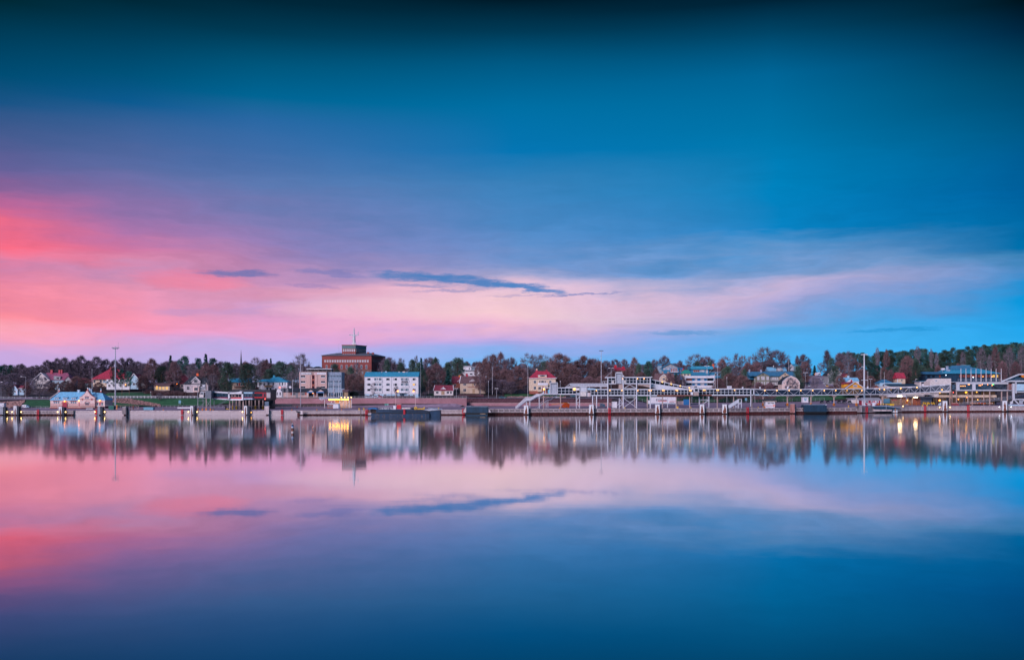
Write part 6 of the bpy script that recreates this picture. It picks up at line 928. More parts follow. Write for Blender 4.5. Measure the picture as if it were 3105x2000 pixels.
# containers and boxes on the quay
def crate(name, x0, y0, x1, y1, Y, mt, label, cat, ribs=0, d=2.4, lid=None):
    s = B(name, label, cat, (x0+x1)/2, y1, Y); s.b('body',x0,y0,x1,y1,0,d,mt)
    if ribs: s.bars('ribs',[(x,y0+.4,-.02,x,y1-.3,-.02) for x in frange(x0+.6,x1-.6,ribs)],.12,mt)
    s.b('lid',x0-.4,y0-.9,x1+.4,y0,-.1,d+.1,lid or mt); s.b('skid',x0+1,y1,x1-1,y1+.6,.2,d-.2,'black'); return s
crate('skip', 329, 1230, 345, 1243, 519, 'green_paint', 'dark green skip behind the quay edge by the light mast', 'skip', 4); crate('skip', 435, 1235, 464.5, 1243, 514, 'skyblue_paint', 'long light blue skip on the concrete quay', 'skip', 3); crate('container', 2074, 1211, 2091, 1227, 600, 'blue_paint', 'bright blue container right of the lorry', 'container', 5); crate('storage_box', 2056, 1216, 2073.5, 1226, 602, 'concrete_dark', 'low grey-beige box between lorry and blue container', 'box', 3); crate('salt_box', 2052.2, 1232.5, 2057, 1238.4, 524, 'yellow', 'small yellow box at a gangway column', 'box'); crate('generator_cabinet', 1855.5, 1218, 1871, 1236, 526, 'white', 'tall white cabinet under the gangway', 'cabinet', 2); crate('pallet_box', 1820, 1223, 1830, 1231.5, 540, 'steel_blue', 'grey-blue box left of the white cabinet, the taller of two', 'box', 2); crate('pallet_box', 1829.6, 1226, 1834.5, 1231.8, 538, 'skyblue_paint', 'smaller pale blue box beside the taller one', 'box'); crate('container', 2682, 1209, 2698, 1222, 610, 'skyblue_paint', 'blue container beside the red shed', 'container', 4); crate('flat_trailer', 2087, 1224, 2118, 1227, 610, 'navy', 'low dark trailer right of the blue container', 'trailer')
crate('pipe_stack', 538, 1235, 578, 1238, 520, 'white', 'long white pipe section lying on the quay', 'pipe'); crate('bench', 261, 1238, 282, 1240.5, 528, 'galv', 'low grey bench in front of the customs house', 'bench')
s = B('sign_board', 'blue sign board propped on the green bank', 'sign', 545, 1227, 590); s.b('board',541.5,1213,548.5,1222,0,.12,'skyblue_paint'); s.bars('prop',[(543,1222,543,1227),(547,1222,547,1227),(549,1215,.3,556,1227,2)],.12,'galv')
s = B('sign_board', 'small blue sign board on the slope behind the gangway', 'sign', 2262, 1216, 650); s.b('board',2259,1206,2265,1214,0,.12,'skyblue_paint'); s.bars('prop',[(2261,1214,2261,1219),(2264,1214,2264,1219),(2266,1207,.3,2272,1217,2)],.12,'galv')
s = B('wall_sign', 'green direction sign in front of the brick wall behind the barge', 'sign', 1172, 1236, 575); s.b('board',1166,1223.5,1178.3,1228,0,.15,'sign_green'); s.bars('post',[(1168,1228,1168,1237),(1176,1228,1176,1237)],.1,'galv'); s.b('arrow',1175.5,1224.6,1177,1226.8,-.04,.0,'white')
s = B('billboard', 'white billboard with faint writing above the gangway', 'billboard', 2212, 1180, 640); s.b('board',2205,1169.5,2218.5,1177,0,.2,'white'); s.bars('lettering',[(2207,1172,-.04,2215,1171.5,-.04),(2208,1174.5,-.04,2216,1174,-.04)],.2,'steel_blue'); s.bars('post',[(2207,1177,2207,1186),(2217,1177,2217,1186)],.16,'galv')
s = B('no_entry_sign', 'round red prohibition sign at the foot of the slim light mast', 'sign', 900.5, 1237, 556); s.part('disc',M().tube(s.p(900.5,1233.5,0),s.p(900.5,1233.5,.1),.55,None,14),'red'); s.bars('slash',[(898.5,1232,-.05,902.5,1235,-.05)],.16,'white'); s.post('post',900.5,1233,1239,.06,'galv',d=.1)
# lit canopy station with kiosk
s = B('lit_canopy', 'ticket canopy glowing yellow below the brick wall', 'canopy', 1020, 1238, 552)
s.b('fascia',970,1204,1031,1208.5,-2.5,-2.2,'steel_blue'); s.poly('roof',[(970,1203.5),(1067,1204.5),(1067,1206),(970,1205)],-2.2,6,'galv'); s.b('fascia',1031,1205,1067,1207.5,-1.0,-.8,'cream')
for x in (986,1005,1016,1032,1041,1049,1058,1066.5): s.b('post',x-.6,1206,x+.6,1239 if x < 990 else 1237,-1.8 if x<1000 else -.6,-1.4 if x<1000 else -.2,'white')
for i,(x0,x1,d) in enumerate(((996,1004,1),(1005,1014,1.5),(1015,1024,1),(1025,1031,1),(1034,1040,.5),(1042,1048,.5),(1050,1057,.5))): s.part('tube_lamp',M().tube(s.p(x0,1211.2-.12*i,d),s.p(x1,1211-.12*i,d),.34,None,6),'lit_tube')
for x in (1036,1046.5,1056.5,1066): s.lampball(x,1204.6,-1.2,.34,'lit_white','spot_lamp')
s.b('back_wall',1010,1213,1062,1237,4.2,4.5,'cream'); s.bars('queue_rail',[(x,1214,-.2,x,1237,-.2) for x in (1030,1037,1043.5,1052,1061)],.3,'white'); s.bars('truss',[(971,1208.5,978,1213.5),(978,1213.5,985,1208.5),(970,1209,985,1209)],.18,'white',d=-2.3); s.b('notice_row',1012,1214,1040,1218,4.1,4.2,'wood')
s = B('ticket_kiosk', 'small brick and white kiosk cabin under the lit canopy', 'kiosk', 1009, 1241, 545); s.b('brick_part',993,1226,1010,1241,0,2.6,'brick_red'); s.b('white_part',1010,1222.5,1026,1241,-.1,2.6,'white'); s.b('roof',991,1222,1027.5,1223.5,-.5,2.9,'galv'); s.b('fascia',992,1223.5,1010,1226,-.15,2.5,'white'); s.win(995,1229.5,1008,1234.5,3,1); s.b('door',1026,1224,1029,1240,0,2,'steel_blue')
# ---------------------------------------------------------------- barge
Yb = 472
s = B('barge', 'dark blue work barge moored in front of the brick wall', 'barge', 1215, 1263.6, Yb)
s.poly('hull',[(1128,1268),(1302,1268),(1302,1251),(1128,1251),(1124,1256)],0,9,'navy_hull'); s.poly('bow',[(1302,1267),(1334,1264),(1334,1243.5),(1302,1245)],1.0,8.5,'navy_hull'); s.b('rubbing_strake',1126,1250.4,1302,1252.4,-.25,.02,'black'); s.b('deckhouse',1140,1240.8,1181,1250.4,.8,8,'navy_hull'); s.b('coaming',1181,1242,1300,1250.4,.6,8,'navy_hull'); s.b('coaming_strake',1181,1245.5,1300,1246.8,.35,.62,'black'); s.poly('ramp_plate',[(1283,1241.5),(1300,1245),(1332,1242.5),(1310,1239)],.4,8,'galv')
s.poly('stern_arch',[(1112,1239.5),(1118,1236.5),(1130,1235.6),(1140,1237),(1144,1240.5),(1140,1240.8),(1128,1239),(1118,1241)],1,7,'blue_paint'); s.b('arch_leg',1114,1240,1118,1251,2,3,'rust'); s.b('arch_leg',1119,1240,1139,1251,4,5,'wood_post'); s.b('stern_step',1115,1254.6,1128,1257,.5,5,'galv')
s.b('cabin',1190,1229.5,1198,1241,3,5.5,'white'); rb = s.b('red_housing',1201,1226,1213.5,1239.5,3,5.5,'redorange' if 0 else 'red'); s.b('housing_top',1200.6,1225.2,1213.9,1226.2,2.9,5.6,'pinkwall',rb)
gm_ = M()
rg = random.Random(4)
for i in range(16): x = 1148+i*2.7; gm_.box(s.X(x),2+rg.uniform(0,3),s.Z(1241),s.X(x+rg.uniform(1,2.6)),5.5,s.Z(1240-rg.uniform(.5,4)))
s.part('deck_machinery',gm_,'white'); s.bars('deck_rail',[(1146,1233.5,2,1188,1233.5,2),(1146,1233.5,2,1146,1241,2),(1160,1233.5,2,1160,1241,2),(1174,1233.5,2,1174,1241,2)],.1,'galv'); s.b('pipe_rack',1216,1236,1242,1239.5,3,5,'offwhite'); s.b('winch',1246,1236.5,1253,1241,2.5,4.5,'black'); s.bars('yellow_frame',[(1256,1234,2,1256,1241,2),(1256,1234,2,1262,1234,2),(1285,1233.5,2,1285,1240,2),(1256,1239.5,2,1286,1239.5,2),(1262,1234,2,1262,1240,2)],.4,'yellow'); s.b('spoil_box',1257,1237,1284,1241.5,3,6,'wood'); s.poly('gangplank',[(1298,1236),(1340,1239),(1340,1241),(1298,1238)],2,3.2,'steel_blue')
s.bars('ladder_red',[(1224.5,1240,-.2,1224.5,1256,-.2),(1227.5,1240,-.2,1227.5,1256,-.2)],.34,'red')
rg = random.Random(9); g = M()
for i in range(70): x, y = rg.choice((rg.uniform(1136,1170),rg.uniform(1180,1222),rg.uniform(1244,1296))), rg.uniform(1255,1261.5); c = s.p(x,y,-.015); g.box(c.x-rg.uniform(.03,.14),-.02,c.z-rg.uniform(.05,.32),c.x+rg.uniform(.03,.12),.05,c.z+rg.uniform(.03,.25))
stuff(s.part('rust_spots',g,'wood_post'))
s = B('mooring_post', 'wooden mooring post in the water left of the barge', 'post', 1094, 1262, 470); s.post('shaft',1094,1238,1264,.22,'wood_post'); s.part('cap',M().tube(s.p(1094,1238),s.p(1094,1237),.28,None,8),'wood_post')
s = B('pontoon_box', 'dark blue steel pontoon box standing at the quay right of the barge', 'pontoon', 1447, 1252, 492)
s.b('box',1413.5,1232.5,1478.5,1251,0,8,'navy'); s.b('rim',1413,1231.6,1479,1232.6,-.15,8.1,'steel_blue'); s.bars('ribs',[(x,1233,-.03,x,1250.5,-.03) for x in (1427,1440,1453,1466)],.14,'navy'); s.poly('side_ramp',[(1413,1232),(1413,1250),(1404,1250),(1406,1243)],1,6,'concrete_light'); s.poly('side_ramp',[(1479,1232),(1479,1250),(1488,1250),(1485,1243)],1,6,'concrete_light'); s.b('fender_log',1413,1251,1479,1257,.3,1.2,'black'); s.b('timber',1456,1253,1472,1255,-.2,.3,'wood')
s = B('pontoon_box', 'dark blue panelled pontoon fender right of the pink rusted tower', 'pontoon', 2472, 1248, 536)
s.b('box',2438.5,1226.5,2507,1247.5,0,6,'navy'); s.b('rim',2438,1225.6,2507.5,1226.7,-.12,6.1,'steel_blue'); s.bars('ribs',[(x,1227,-.03,x,1247,-.03) for x in (2452,2466,2479,2492)]+[(2439,1233,-.03,2506,1233,-.03),(2439,1240,-.03,2506,1240,-.03)],.14,'navy'); s.b('keel',2440,1247.5,2506,1252,.3,1.2,'black'); s.b('eye_plate',2503,1226,2506,1228,-.2,0,'white')
# spar buoy in the water
s = B('spar_buoy', 'small striped spar buoy floating in front of the quay', 'buoy', 887, 1304.5, 33495/(1310-HY))
for i,(y0,y1,mt,r) in enumerate(((1285.5,1289,'black',.34),(1289,1293,'blue_paint',.42),(1293,1296.6,'white',.45),(1296.6,1299,'navy',.45),(1299,1307,'rust',.45),(1307,1312,'offwhite',.44))): s.part('band',M().tube(s.p(887,y1),s.p(887,y0),r*.8,(r if i else .2)*.8,12),mt)
s.part('light_cap',M().ball(s.p(887,1285),.25),'galv')
# kiosk, booth, garage, shed
s = B('harbour_kiosk', 'white harbour kiosk with dark roof and red lifebuoy', 'kiosk', 2335, 1236, 538); s.b('wall',2321,1216.5,2350,1236,0,3.5,'white'); s.poly('roof',[(2315.5,1215.5),(2355.5,1215.5),(2353,1209.5),(2318,1209.5)],-.6,4.2,'roof_dark'); s.b('eave',2316,1215.4,2355,1217,-.5,4.1,'cream'); s.bars('lettering',[(2328,1222,-.05,2332,1222,-.05),(2333,1222,-.05,2335.5,1222,-.05),(2338,1221.3,-.05,2339.5,1221.3,-.05),(2341,1222,-.05,2347,1222,-.05)],.42,'black'); s.bars('red_line',[(2322.5,1229.8,-.05,2344,1229.6,-.05)],.16,'red')
g = M(); 
for i in range(14): a, b_ = 2*math.pi*i/14, 2*math.pi*(i+1)/14; g.tube(s.p(2347.3,1229.5,-.12)+Vector((.5*math.cos(a),0,.5*math.sin(a))), s.p(2347.3,1229.5,-.12)+Vector((.5*math.cos(b_),0,.5*math.sin(b_))), .15, None, 6)
s.part('lifebuoy',g,'redorange'); s.b('step',2318,1232,2321,1236,0,2,'orange')
s = B('white_booth', 'white sentry booth with teal emblem under the glass gangway', 'booth', 2442, 1220, 600); s.b('wall',2434,1204,2451,1220,0,3,'white'); s.b('roof',2433,1202.6,2452,1204.2,-.3,3.3,'galv'); s.b('emblem',2437.5,1206.5,2446.5,1212,-.05,.0,'skyblue_paint'); s.poly('emblem_tip',[(2438.5,1212),(2445.5,1212),(2444,1214.5),(2440,1214.5)],-.05,.0,'skyblue_paint'); s.bars('lettering',[(2439,1208,-.08,2439,1212,-.08),(2442,1208,-.08,2442,1212,-.08),(2445,1208,-.08,2445,1212,-.08)],.16,'white')
s = B('garage', 'white garage with flat roof right of the parked cars', 'garage', 2592, 1222, 606); s.b('wall',2580,1209,2604,1222,0,6,'white'); s.b('roof',2576,1206.6,2609,1209,-1,6.5,'galv'); s.b('door',2584,1212.5,2600,1222,-.06,.04,'offwhite'); s.b('passage',2604.2,1210,2611,1222,.5,5,'glass_dark')
s = B('red_shed', 'low red harbour shed with grey roof and white windows', 'shed', 2642, 1228, 590); s.house(2614, 2672, 1212, 1228, 5, 'door_red'); s.ridge('roof', 2612, 2674, 1212.5, 1205.5, 0, 5, 'galv', .4, 2616, 2670); s.wins([(2624.5,2633),(2640.5,2649),(2658,2664)],[(1213.8,1221)],1,1,pane='glass_mid',fw=.3); s.b('door',2652,1214,2657,1226,-.06,.04,'white'); s.b('corner_board',2613.6,1212,2616,1228,-.08,.1,'white'); s.b('corner_board',2669.5,1212,2672.3,1228,-.08,.1,'white')
for x,y,lb,mt in ((2651,1223,'white switch cabinet before the red shed','white'),(2636,1226,'small white tank before the red shed','white')): c = B('cabinet', lb, 'cabinet', x, 1230, 574); c.b('body',x-3.5,y-4,x+3.5,1229.5,0,1.2,mt); c.b('door',x-2.5,y-3,x+2.5,1228.5,-.04,.02,'offwhite'); c.b('foot',x-3,1229.5,x+3,1230,.1,1.1,'galv')
# linkspan workboat with yellow boom and cabin buoy
s = B('workboat', 'blue-grey landing workboat with yellow and black boom at the pier', 'boat', 2690, 1243, 556); s.poly('hull',[(2646,1232),(2652,1239.5),(2700,1240.5),(2728,1238.5),(2731,1236),(2710,1232.5),(2690,1230)],0,5,'navy'); s.poly('gunwale',[(2645,1230.6),(2645,1232),(2690,1231.6),(2731,1236.6),(2731,1235.4),(2692,1229.8)],-.2,5.2,'steel_blue'); s.b('wheelhouse',2651,1217,2658,1230,2,4,'red'); s.b('wheelhouse_front',2647,1219,2655,1230,1,2,'white'); s.bars('boom',[(2664,1225,1.5,2702,1225.5,1.5)],.45,'yellow'); s.bars('boom_bands',[(x,1225.1,1.5,x+3,1225.2,1.5) for x in (2668,2676,2684)],.5,'black'); s.part('winch_drum',M().tube(s.p(2704,1226.5,1),s.p(2704,1226.5,3),.55,None,10).tube(s.p(2711,1226.8,1),s.p(2711,1226.8,3),.55,None,10),'yellow'); s.post('mast',2687,1224,1240,.1,'galv',d=-.1); s.b('raft',2648,1240.5,2706,1246,.5,4,'concrete')
s = B('light_float', 'small white float with orange lamp at the pier head', 'float', 2714.5, 1250, 558); s.b('drum',2707.5,1240.8,2721.5,1249.5,0,2.2,'white'); s.b('post',2713.5,1237.5,2715.5,1241,.9,1.3,'rust'); s.lampball(2716.3,1237,.2,.5,'lit_orange'); s.b('stripe',2713.5,1241,2715.5,1249,-.03,.02,'orange')
# lorry
Yl = 604
s = B('lorry', 'long white lorry with blue and red lettering parked under the gangway', 'lorry', 2010, 1230, Yl)
s.b('box',1973,1203,2052,1222,0,2.5,'lightbluewall' if 0 else 'white'); s.b('side_skirt',1974,1222.4,2051,1225,.05,2.4,'steel_blue'); s.b('cab',1964.5,1204,1972.4,1225.5,0,2.5,'green_paint'); s.b('cab_door',1965,1213,1971,1224,-.05,.03,'white'); s.b('side_window',1965.5,1207,1971,1212,-.05,.03,'glass_dark'); s.bars('panel_seam',[(x,1203.5,-.01,x,1221.5,-.01) for x in (1983,2000,2018,2034)],.05,'galv')
for x in (1968.5,1985,2014.5,2022.5,2030.5,2038): w_ = s.part('wheel',M().tube(s.p(x,1227,-.05),s.p(x,1227,.4),.52,None,14),'black'); s.part('hub',M().tube(s.p(x,1227,-.08),s.p(x,1227,.1),.2,None,8),'galv',w_)
s.text('BOO',1994.8,1212.6,4.2,'navy',-.06); s.bars('lettering',[(2002,1212.4,-.06,2007,1212.4,-.06),(2008,1212.4,-.06,2014,1212.4,-.06),(2015,1212.2,-.06,2021.5,1212.2,-.06)],.3,'navy'); s.bars('lettering',[(1995,1215.2,-.06,2000.5,1215.2,-.06),(2002,1215.2,-.06,2021.5,1215,-.06)],.34,'red'); s.bars('emblem',[(1991.5,1210,-.06,1991.5,1215.5,-.06),(1989.5,1211,-.06,1993.5,1209.6,-.06)],.34,'navy'); s.b('emblem_top',1990,1209.2,1993,1211.3,-.09,-.07,'red'); s.bars('stripe_red',[(2031.5,1216.4,-.06,2052,1216.4,-.06),(2031.5,1216.4,-.06,2030,1217.6,-.06),(2030,1217.6,-.06,2032,1219.4,-.06)],.2,'red'); s.bars('stripe_blue',[(2032,1219.4,-.06,2042.5,1219.2,-.06),(2042.5,1219.2,-.06,2044.5,1221,-.06)],.2,'navy')
# boom lift
s = B('boom_lift', 'orange boom lift with its boom lowered under the gangway', 'boom lift', 1713, 1238, 540); s.poly('chassis',[(1701,1236),(1726,1236),(1727,1231),(1720,1229),(1705,1230)],0,2.2,'redorange'); s.poly('turret',[(1704,1230.5),(1706,1225.5),(1714,1222),(1722,1221.5),(1727,1224),(1727.5,1230.5)],.2,2,'redorange'); s.poly('counterweight',[(1718,1223),(1722,1219.5),(1725,1219),(1725,1224)],.4,1.8,'cream'); s.bars('boom',[(1671,1226,1,1706,1221.5,1)],.32,'orange'); s.bars('boom',[(1704,1221.4,1,1722,1221,1)],.5,'orange'); s.bars('basket',[(1665,1225,.6,1671,1225,.6),(1665,1225,.6,1665,1228,.6),(1671,1225,.6,1671,1228,.6),(1665,1228,.6,1671,1228,.6)],.2,'red')
for x in (1704.5,1718.5):
    for y in (-.15,2.0): w_ = s.part('wheel',M().tube(s.p(x,1235.8,y),s.p(x,1235.8,y+.35),.48,None,14),'black'); s.part('hub',M().tube(s.p(x,1235.8,y-.03),s.p(x,1235.8,y+.38),.2,None,8),'white',w_)
s = B('forklift', 'small black and yellow forklift beside the left terminal', 'forklift', 690, 1243, 528); s.b('body',685,1238,697,1242,0,1.3,'yellow'); s.bars('cage',[(685.5,1229.5,0,685.5,1239,0),(695,1231,0,697,1239,0),(685.5,1229.5,0,695,1231,0),(685.5,1229.5,1.2,685.5,1239,1.2),(695,1231,1.2,697,1239,1.2)],.18,'black'); s.b('mast',682,1229,684,1243,.1,1.2,'black'); s.b('hood',692,1235,698,1239,0,1.3,'black'); s.bars('fork',[(680,1243,.3,684,1243,.3),(680,1243,1,684,1243,1)],.12,'galv')
for x in (687,695): s.part('wheel',M().tube(s.p(x,1242,-.1),s.p(x,1242,.2),.36,None,12),'black')
# pedestrian on the hill street pavement
me = bpy.data.meshes.new('body'); Yp = 830; jo = [((0,0,.95),.15),((0,0,1.3),.19),((0,0,1.48),.09),((0,-.02,1.66),.12),((-.1,0,.85),.11),((-.13,-.12,.45),.08),((-.13,-.02,.05),.06),((.1,0,.85),.11),((.13,.12,.45),.08),((.13,.28,.07),.06),((-.22,0,1.38),.08),((-.27,.08,1.08),.06),((-.25,-.02,.85),.05),((.22,0,1.38),.08),((.27,-.08,1.08),.06),((.25,-.16,.86),.05)]
me.from_pydata([j[0] for j in jo],[(0,1),(1,2),(2,3),(0,4),(4,5),(5,6),(0,7),(7,8),(8,9),(1,10),(10,11),(11,12),(1,13),(13,14),(14,15)],[]); me.materials.append(MAT['black'])
po = bpy.data.objects.new('person', me); COL.objects.link(po); po.location = (wx(2499,Yp),Yp,ground(2499,Yp)+.05); tag(po,'person in dark clothes walking down the right pavement of the hill street','person')
md = po.modifiers.new('skin','SKIN'); 
for v_, j in zip(me.skin_vertices[0].data, jo): v_.radius = (j[1], j[1]); v_.use_root = False
me.skin_vertices[0].data[0].use_root = True; po.modifiers.new('sub','SUBSURF').levels = 1
for x,y,Y,lb in ((2470,1136,850,'orange roadwork sign at the top of the hill street'),(2498,1128,862,'orange traffic lantern at the crest on the right')): s = B('road_sign',lb,'sign',x,y+2,Y); s.b('panel',x-1.3,y-4,x+1.3,y-.5,0,.1,'orange'); s.post('post',x,y-.5,y+2,.05,'galv',d=.05)
# ================================================================ PASSENGER BRIDGE AND LEFT TERMINAL
s = B('bridge_tower', 'grey lattice tower with white lift cabin at the left passenger bridge', 'tower', 621, 1243, 508)
s.bars('leg',[(600,1165,0,600,1242,0)],.3,'steel_grey'); s.bars('leg',[(625.5,1160,0,625.5,1242,0)],.34,'pillar'); s.bars('leg',[(614,1206,1,614,1242,1)],.25,'steel_grey'); s.bars('leg',[(617.5,1206,4,617.5,1242,4)],.25,'steel_grey'); s.bars('leg',[(638.5,1208,0,638.5,1242,0)],.28,'steel_grey'); s.bars('leg',[(642,1208,4,642,1240,4)],.28,'steel_grey')
s.bars('bracing',[(600,1214,625.5,1214),(600,1205,625.5,1205),(600,1165,625.5,1165),(600,1236,625.5,1215),(626,1215,638,1232),(626,1232,638,1215),(606,1235,614,1228),(600,1176,625.5,1176)],.14,'steel_grey'); s.b('platform',598.5,1205,641,1207.2,-.4,5,'galv_dark')
cb = s.b('cabin_panel',605,1196,617.5,1204,-.3,2,'offwhite'); ar = [(607+5.3*(1-math.cos(a)),1194-7.5*math.sin(a)) for a in frange(0,math.pi,8)]; s.bars('cabin_arch',[(a[0],a[1],-.2,b[0],b[1],-.2) for a,b in zip([(606.5,1197)]+ar,ar+[(617.6,1197)])],.2,'white',cb); s.b('cabin_back',607,1188,617,1196,1.2,2,'galv_dark',cb); s.b('roof_plate',607,1183.5,623,1186,-.3,4,'black')
s.b('machinery',608,1171,622,1180,.5,3,'steel_grey'); s.b('machinery_cover',611,1166,620,1171,.5,2.5,'white'); s.part('hoist_drum',M().tube(s.p(606,1168.5,.5),s.p(612,1168.5,.5),.4,None,10),'black'); s.bars('machinery_frame',[(608,1180,608,1184),(622,1180,622,1184),(608,1171,622,1180)],.12,'white',d=.4)
s.b('bellows',623,1184,640.5,1208,-.2,4,'galv_dark'); s.bars('bellows_ribs',[(x,1184.5,-.25,x,1207.5,-.25) for x in frange(626,640,6)],.12,'steel_grey')
for x in (600,614,617.5,625.5,638.5): s.b('foot',x-1.6,1238,x+1.6,1243.4,-.3 if x!=617.5 else 3.7,.3 if x!=617.5 else 4.3,'orange')
s = B('passenger_bridge', 'white passenger bridge with dark windows and magenta stripe', 'bridge', 688, 1243, 512)
def slab(s, name, x0, y0, x1, y1, th, d0, d1, mt, par=None, th2=None): return s.poly(name,[(x0,y0),(x1,y1),(x1,y1+(th2 or th)),(x0,y0+th)],d0,d1,mt,par)
slab(s,'roof',641,1185.5,694,1188.7,3.6,0,4,'white'); slab(s,'floor',641,1206,694,1208.5,3.2,0,4,'white'); slab(s,'stripe',641,1202.3,694,1204.3,3.2,.05,3.9,'magenta_trim'); slab(s,'window_core',641,1189,694,1192.2,13.2,.3,3.7,'glass_dark',th2=12.2)
for i in range(7): x = 641+7.4*i; y = 1189.2+.43*i; s.b('pane',x+.5,y+.6,x+6.9,y+12.6,.2,.3,'glass_mid')
s.b('joint_frame',692.5,1188,696.5,1213,-.4,4.4,'white'); s.b('joint_frame',733.5,1188,738,1213,-.4,4.4,'white'); s.poly('joint_top',[(692.5,1189.5),(715,1188.5),(728,1187),(738,1188.5),(738,1193.6),(692.5,1193.6)],-.4,4.4,'white'); s.b('joint_sill',696.5,1208,733.5,1213,-.4,4.4,'white'); s.b('joint_stripe',696.5,1204.6,733.5,1208,-.2,4,'red'); s.b('window_core',696.5,1193.6,733.5,1204.6,.3,3.8,'glass_dark')
for x0,x1 in ((697.5,702),(705,711),(714,732)): s.win(x0,1194.5,x1,1204,2 if x1-x0>10 else 1,1,fr='pinkwall',d=.25)
s.b('roof',738,1188.3,765.5,1192.6,0,4,'lightbluewall'); s.b('floor',738,1207,765.5,1210.6,0,4,'lightbluewall'); s.b('stripe',738,1203.6,765.5,1207,.05,3.9,'magenta_trim'); s.b('window_core',738,1192.6,765.5,1203.6,.3,3.7,'glass_dark')
for x in (738.5,747.6,756.6): s.b('pane',x+.6,1193.4,x+8,1203,.2,.3,'glass_mid')
for x in (694.5,735.5): s.b('column',x-1.6,1213,x+1.6,1243,1,1.9,'pillar')
for x in (727,731.5): s.lampball(x,1186.3,1,.3,'white','dome_light')
s.b('control_box',693.5,1202,698.8,1206.8,-.9,-.4,'white'); s.bars('stair_rail',[(643,1241.5,-1,700,1207.5,-1),(643,1238.8,-1,698,1205.5,-1)],.14,'galv_dark'); s.bars('stair_tread',[(643+4*i,1241-2.4*i,-1,643+4*i,1241-2.4*i,.2) for i in range(14)],.12,'galv_dark')
s = B('left_terminal', 'dark flat-roofed ferry terminal with red framed window front', 'terminal', 757, 1240, 528)
s.b('roof',704,1180.3,820,1188,-.8,14,'terminal_dark'); s.poly('roof_edge',[(689,1186),(704,1181.5),(704,1188),(689,1188)],1,12,'terminal_dark'); s.b('upper_storey',760,1188,820,1206,0,13,'terminal_dark'); s.b('red_frame',766,1188.6,796,1191.8,-.3,.0,'red'); s.b('red_frame',766,1202.8,796,1206,-.3,.0,'red'); s.b('red_frame',796,1188.6,808,1206,-.3,.0,'door_red'); s.b('end_wall',808.5,1187.8,820.3,1206,-.25,.0,'lilacwall'); s.win(769,1192.3,795,1202.4,5,1,fr='black',pane='glass_mid',d=-.02); s.win(800,1192,806,1203,1,2,fr='trim_red',pane='glass_mid',d=-.32); s.b('underside',698,1206,820,1212,.2,13,'terminal_dark'); s.b('ground_storey',700,1212,818,1240,7,12,'terminal_dark')
for x0,x1,mk_ in ((703,705.5,1),(714,716.6,1),(722.5,728.3,0),(743,745.5,0),(752,757,0),(771.5,774.5,1),(782,786,0),(794.5,797.4,1),(761,763,0)):
    s.b('column',x0,1212,x1,1240,.6,1.4,'pillar'); 
    if mk_: s.b('column_guard',x0-.4,1230,x1+.4,1240,.5,1.5,'yellow'); s.bars('guard_band',[(x0-.4,1233,.48,x1+.4,1231.5,.48),(x0-.4,1237,.48,x1+.4,1235.5,.48)],.2,'black')
s.bars('fence_rail',[(700,1230,-.4,818,1230,-.4),(770,1230,-.4,770,1240,-.4),(780,1230,-.4,780,1240,-.4),(805,1230,-.4,805,1240,-.4),(818,1230,-.4,818,1240,-.4)],.1,'pillar'); s.b('pier',803,1217,815,1232,-.2,.5,'bluewall'); s.lampball(804.5,1209,-.4,.3,'lit_red'); s.b('dark_base',818,1224,880,1232,4,5,'terminal_dark')
# ================================================================ MAIN GANGWAY SYSTEM
YG = 523
def glazed(s, x0, y0, x1, y1, step, d=3.2, mid=True, roofm='white_metal', floorm='white_metal', tr=3.6, tf=3.6, rust=None):
    """covered gangway: roof tube, floor beam, dark core, one pane per bay, mullions"""
    s.part('roof_tube',M().tube(s.p(x0,y0+tr/2,d/2),s.p(x1,y0+tr/2,d/2),tr/2*s.k*1.15,None,10).box(s.X(x0),0,s.Z(y0+tr*.9),s.X(x1),d,s.Z(y0+tr*.2)),roofm)
    s.b('floor_beam',x0,y1-tf,x1,y1,0,d,floorm)
    n = max(1, round((x1-x0)/step)); w = (x1-x0)/n
    key = ('gpane', round(w*s.k,2), round((y1-y0-tf-tr)*s.k,2))
    if key not in WIN: me = M().box(-w*s.k/2+.06,0,0,w*s.k/2-.06,.05,(y1-y0-tf-tr)*s.k).mesh('pane'); me.materials.append(MAT['glass_dark']); mm = M().box(-.11,-.06,0,.11,.12,(y1-y0-tf-tr)*s.k).mesh('mullion'); mm.materials.append(MAT['white_metal']); WIN[key] = (me, mm)
    me, mm = WIN[key]
    for i in range(n+1):
        if i < n: mk('pane',me,None,s.o,loc=(s.X(x0+w*(i+.5)),.12,s.Z(y1-tf))); mk('pane',me,None,s.o,loc=(s.X(x0+w*(i+.5)),d-.2,s.Z(y1-tf)))
        mk('mullion',mm,None,s.o,loc=(s.X(x0+w*i),.08,s.Z(y1-tf)))
    if mid: s.b('mid_rail',x0,(y0+tr+y1-tf)/2-.5,x1,(y0+tr+y1-tf)/2+.5,-.02,.1,'white_metal')
    if rust: s.b('rusty_edge',rust[0],y1-tf+.3,rust[1],y1+.3,-.06,.0,'rust')
def col(s, x, y0, y1, r, mt, d=.6): s.post('column',x,y0,y1,r*.78,mt,d=d)
def glow(s, x, y, r=.30, d=-.4, m_='lit_yellow'): s.lampball(x,y,d,r,m_)
s = B('west_gangway', 'white covered gangway arm with lift tower at the left stairs', 'gangway', 1700, 1238, YG)
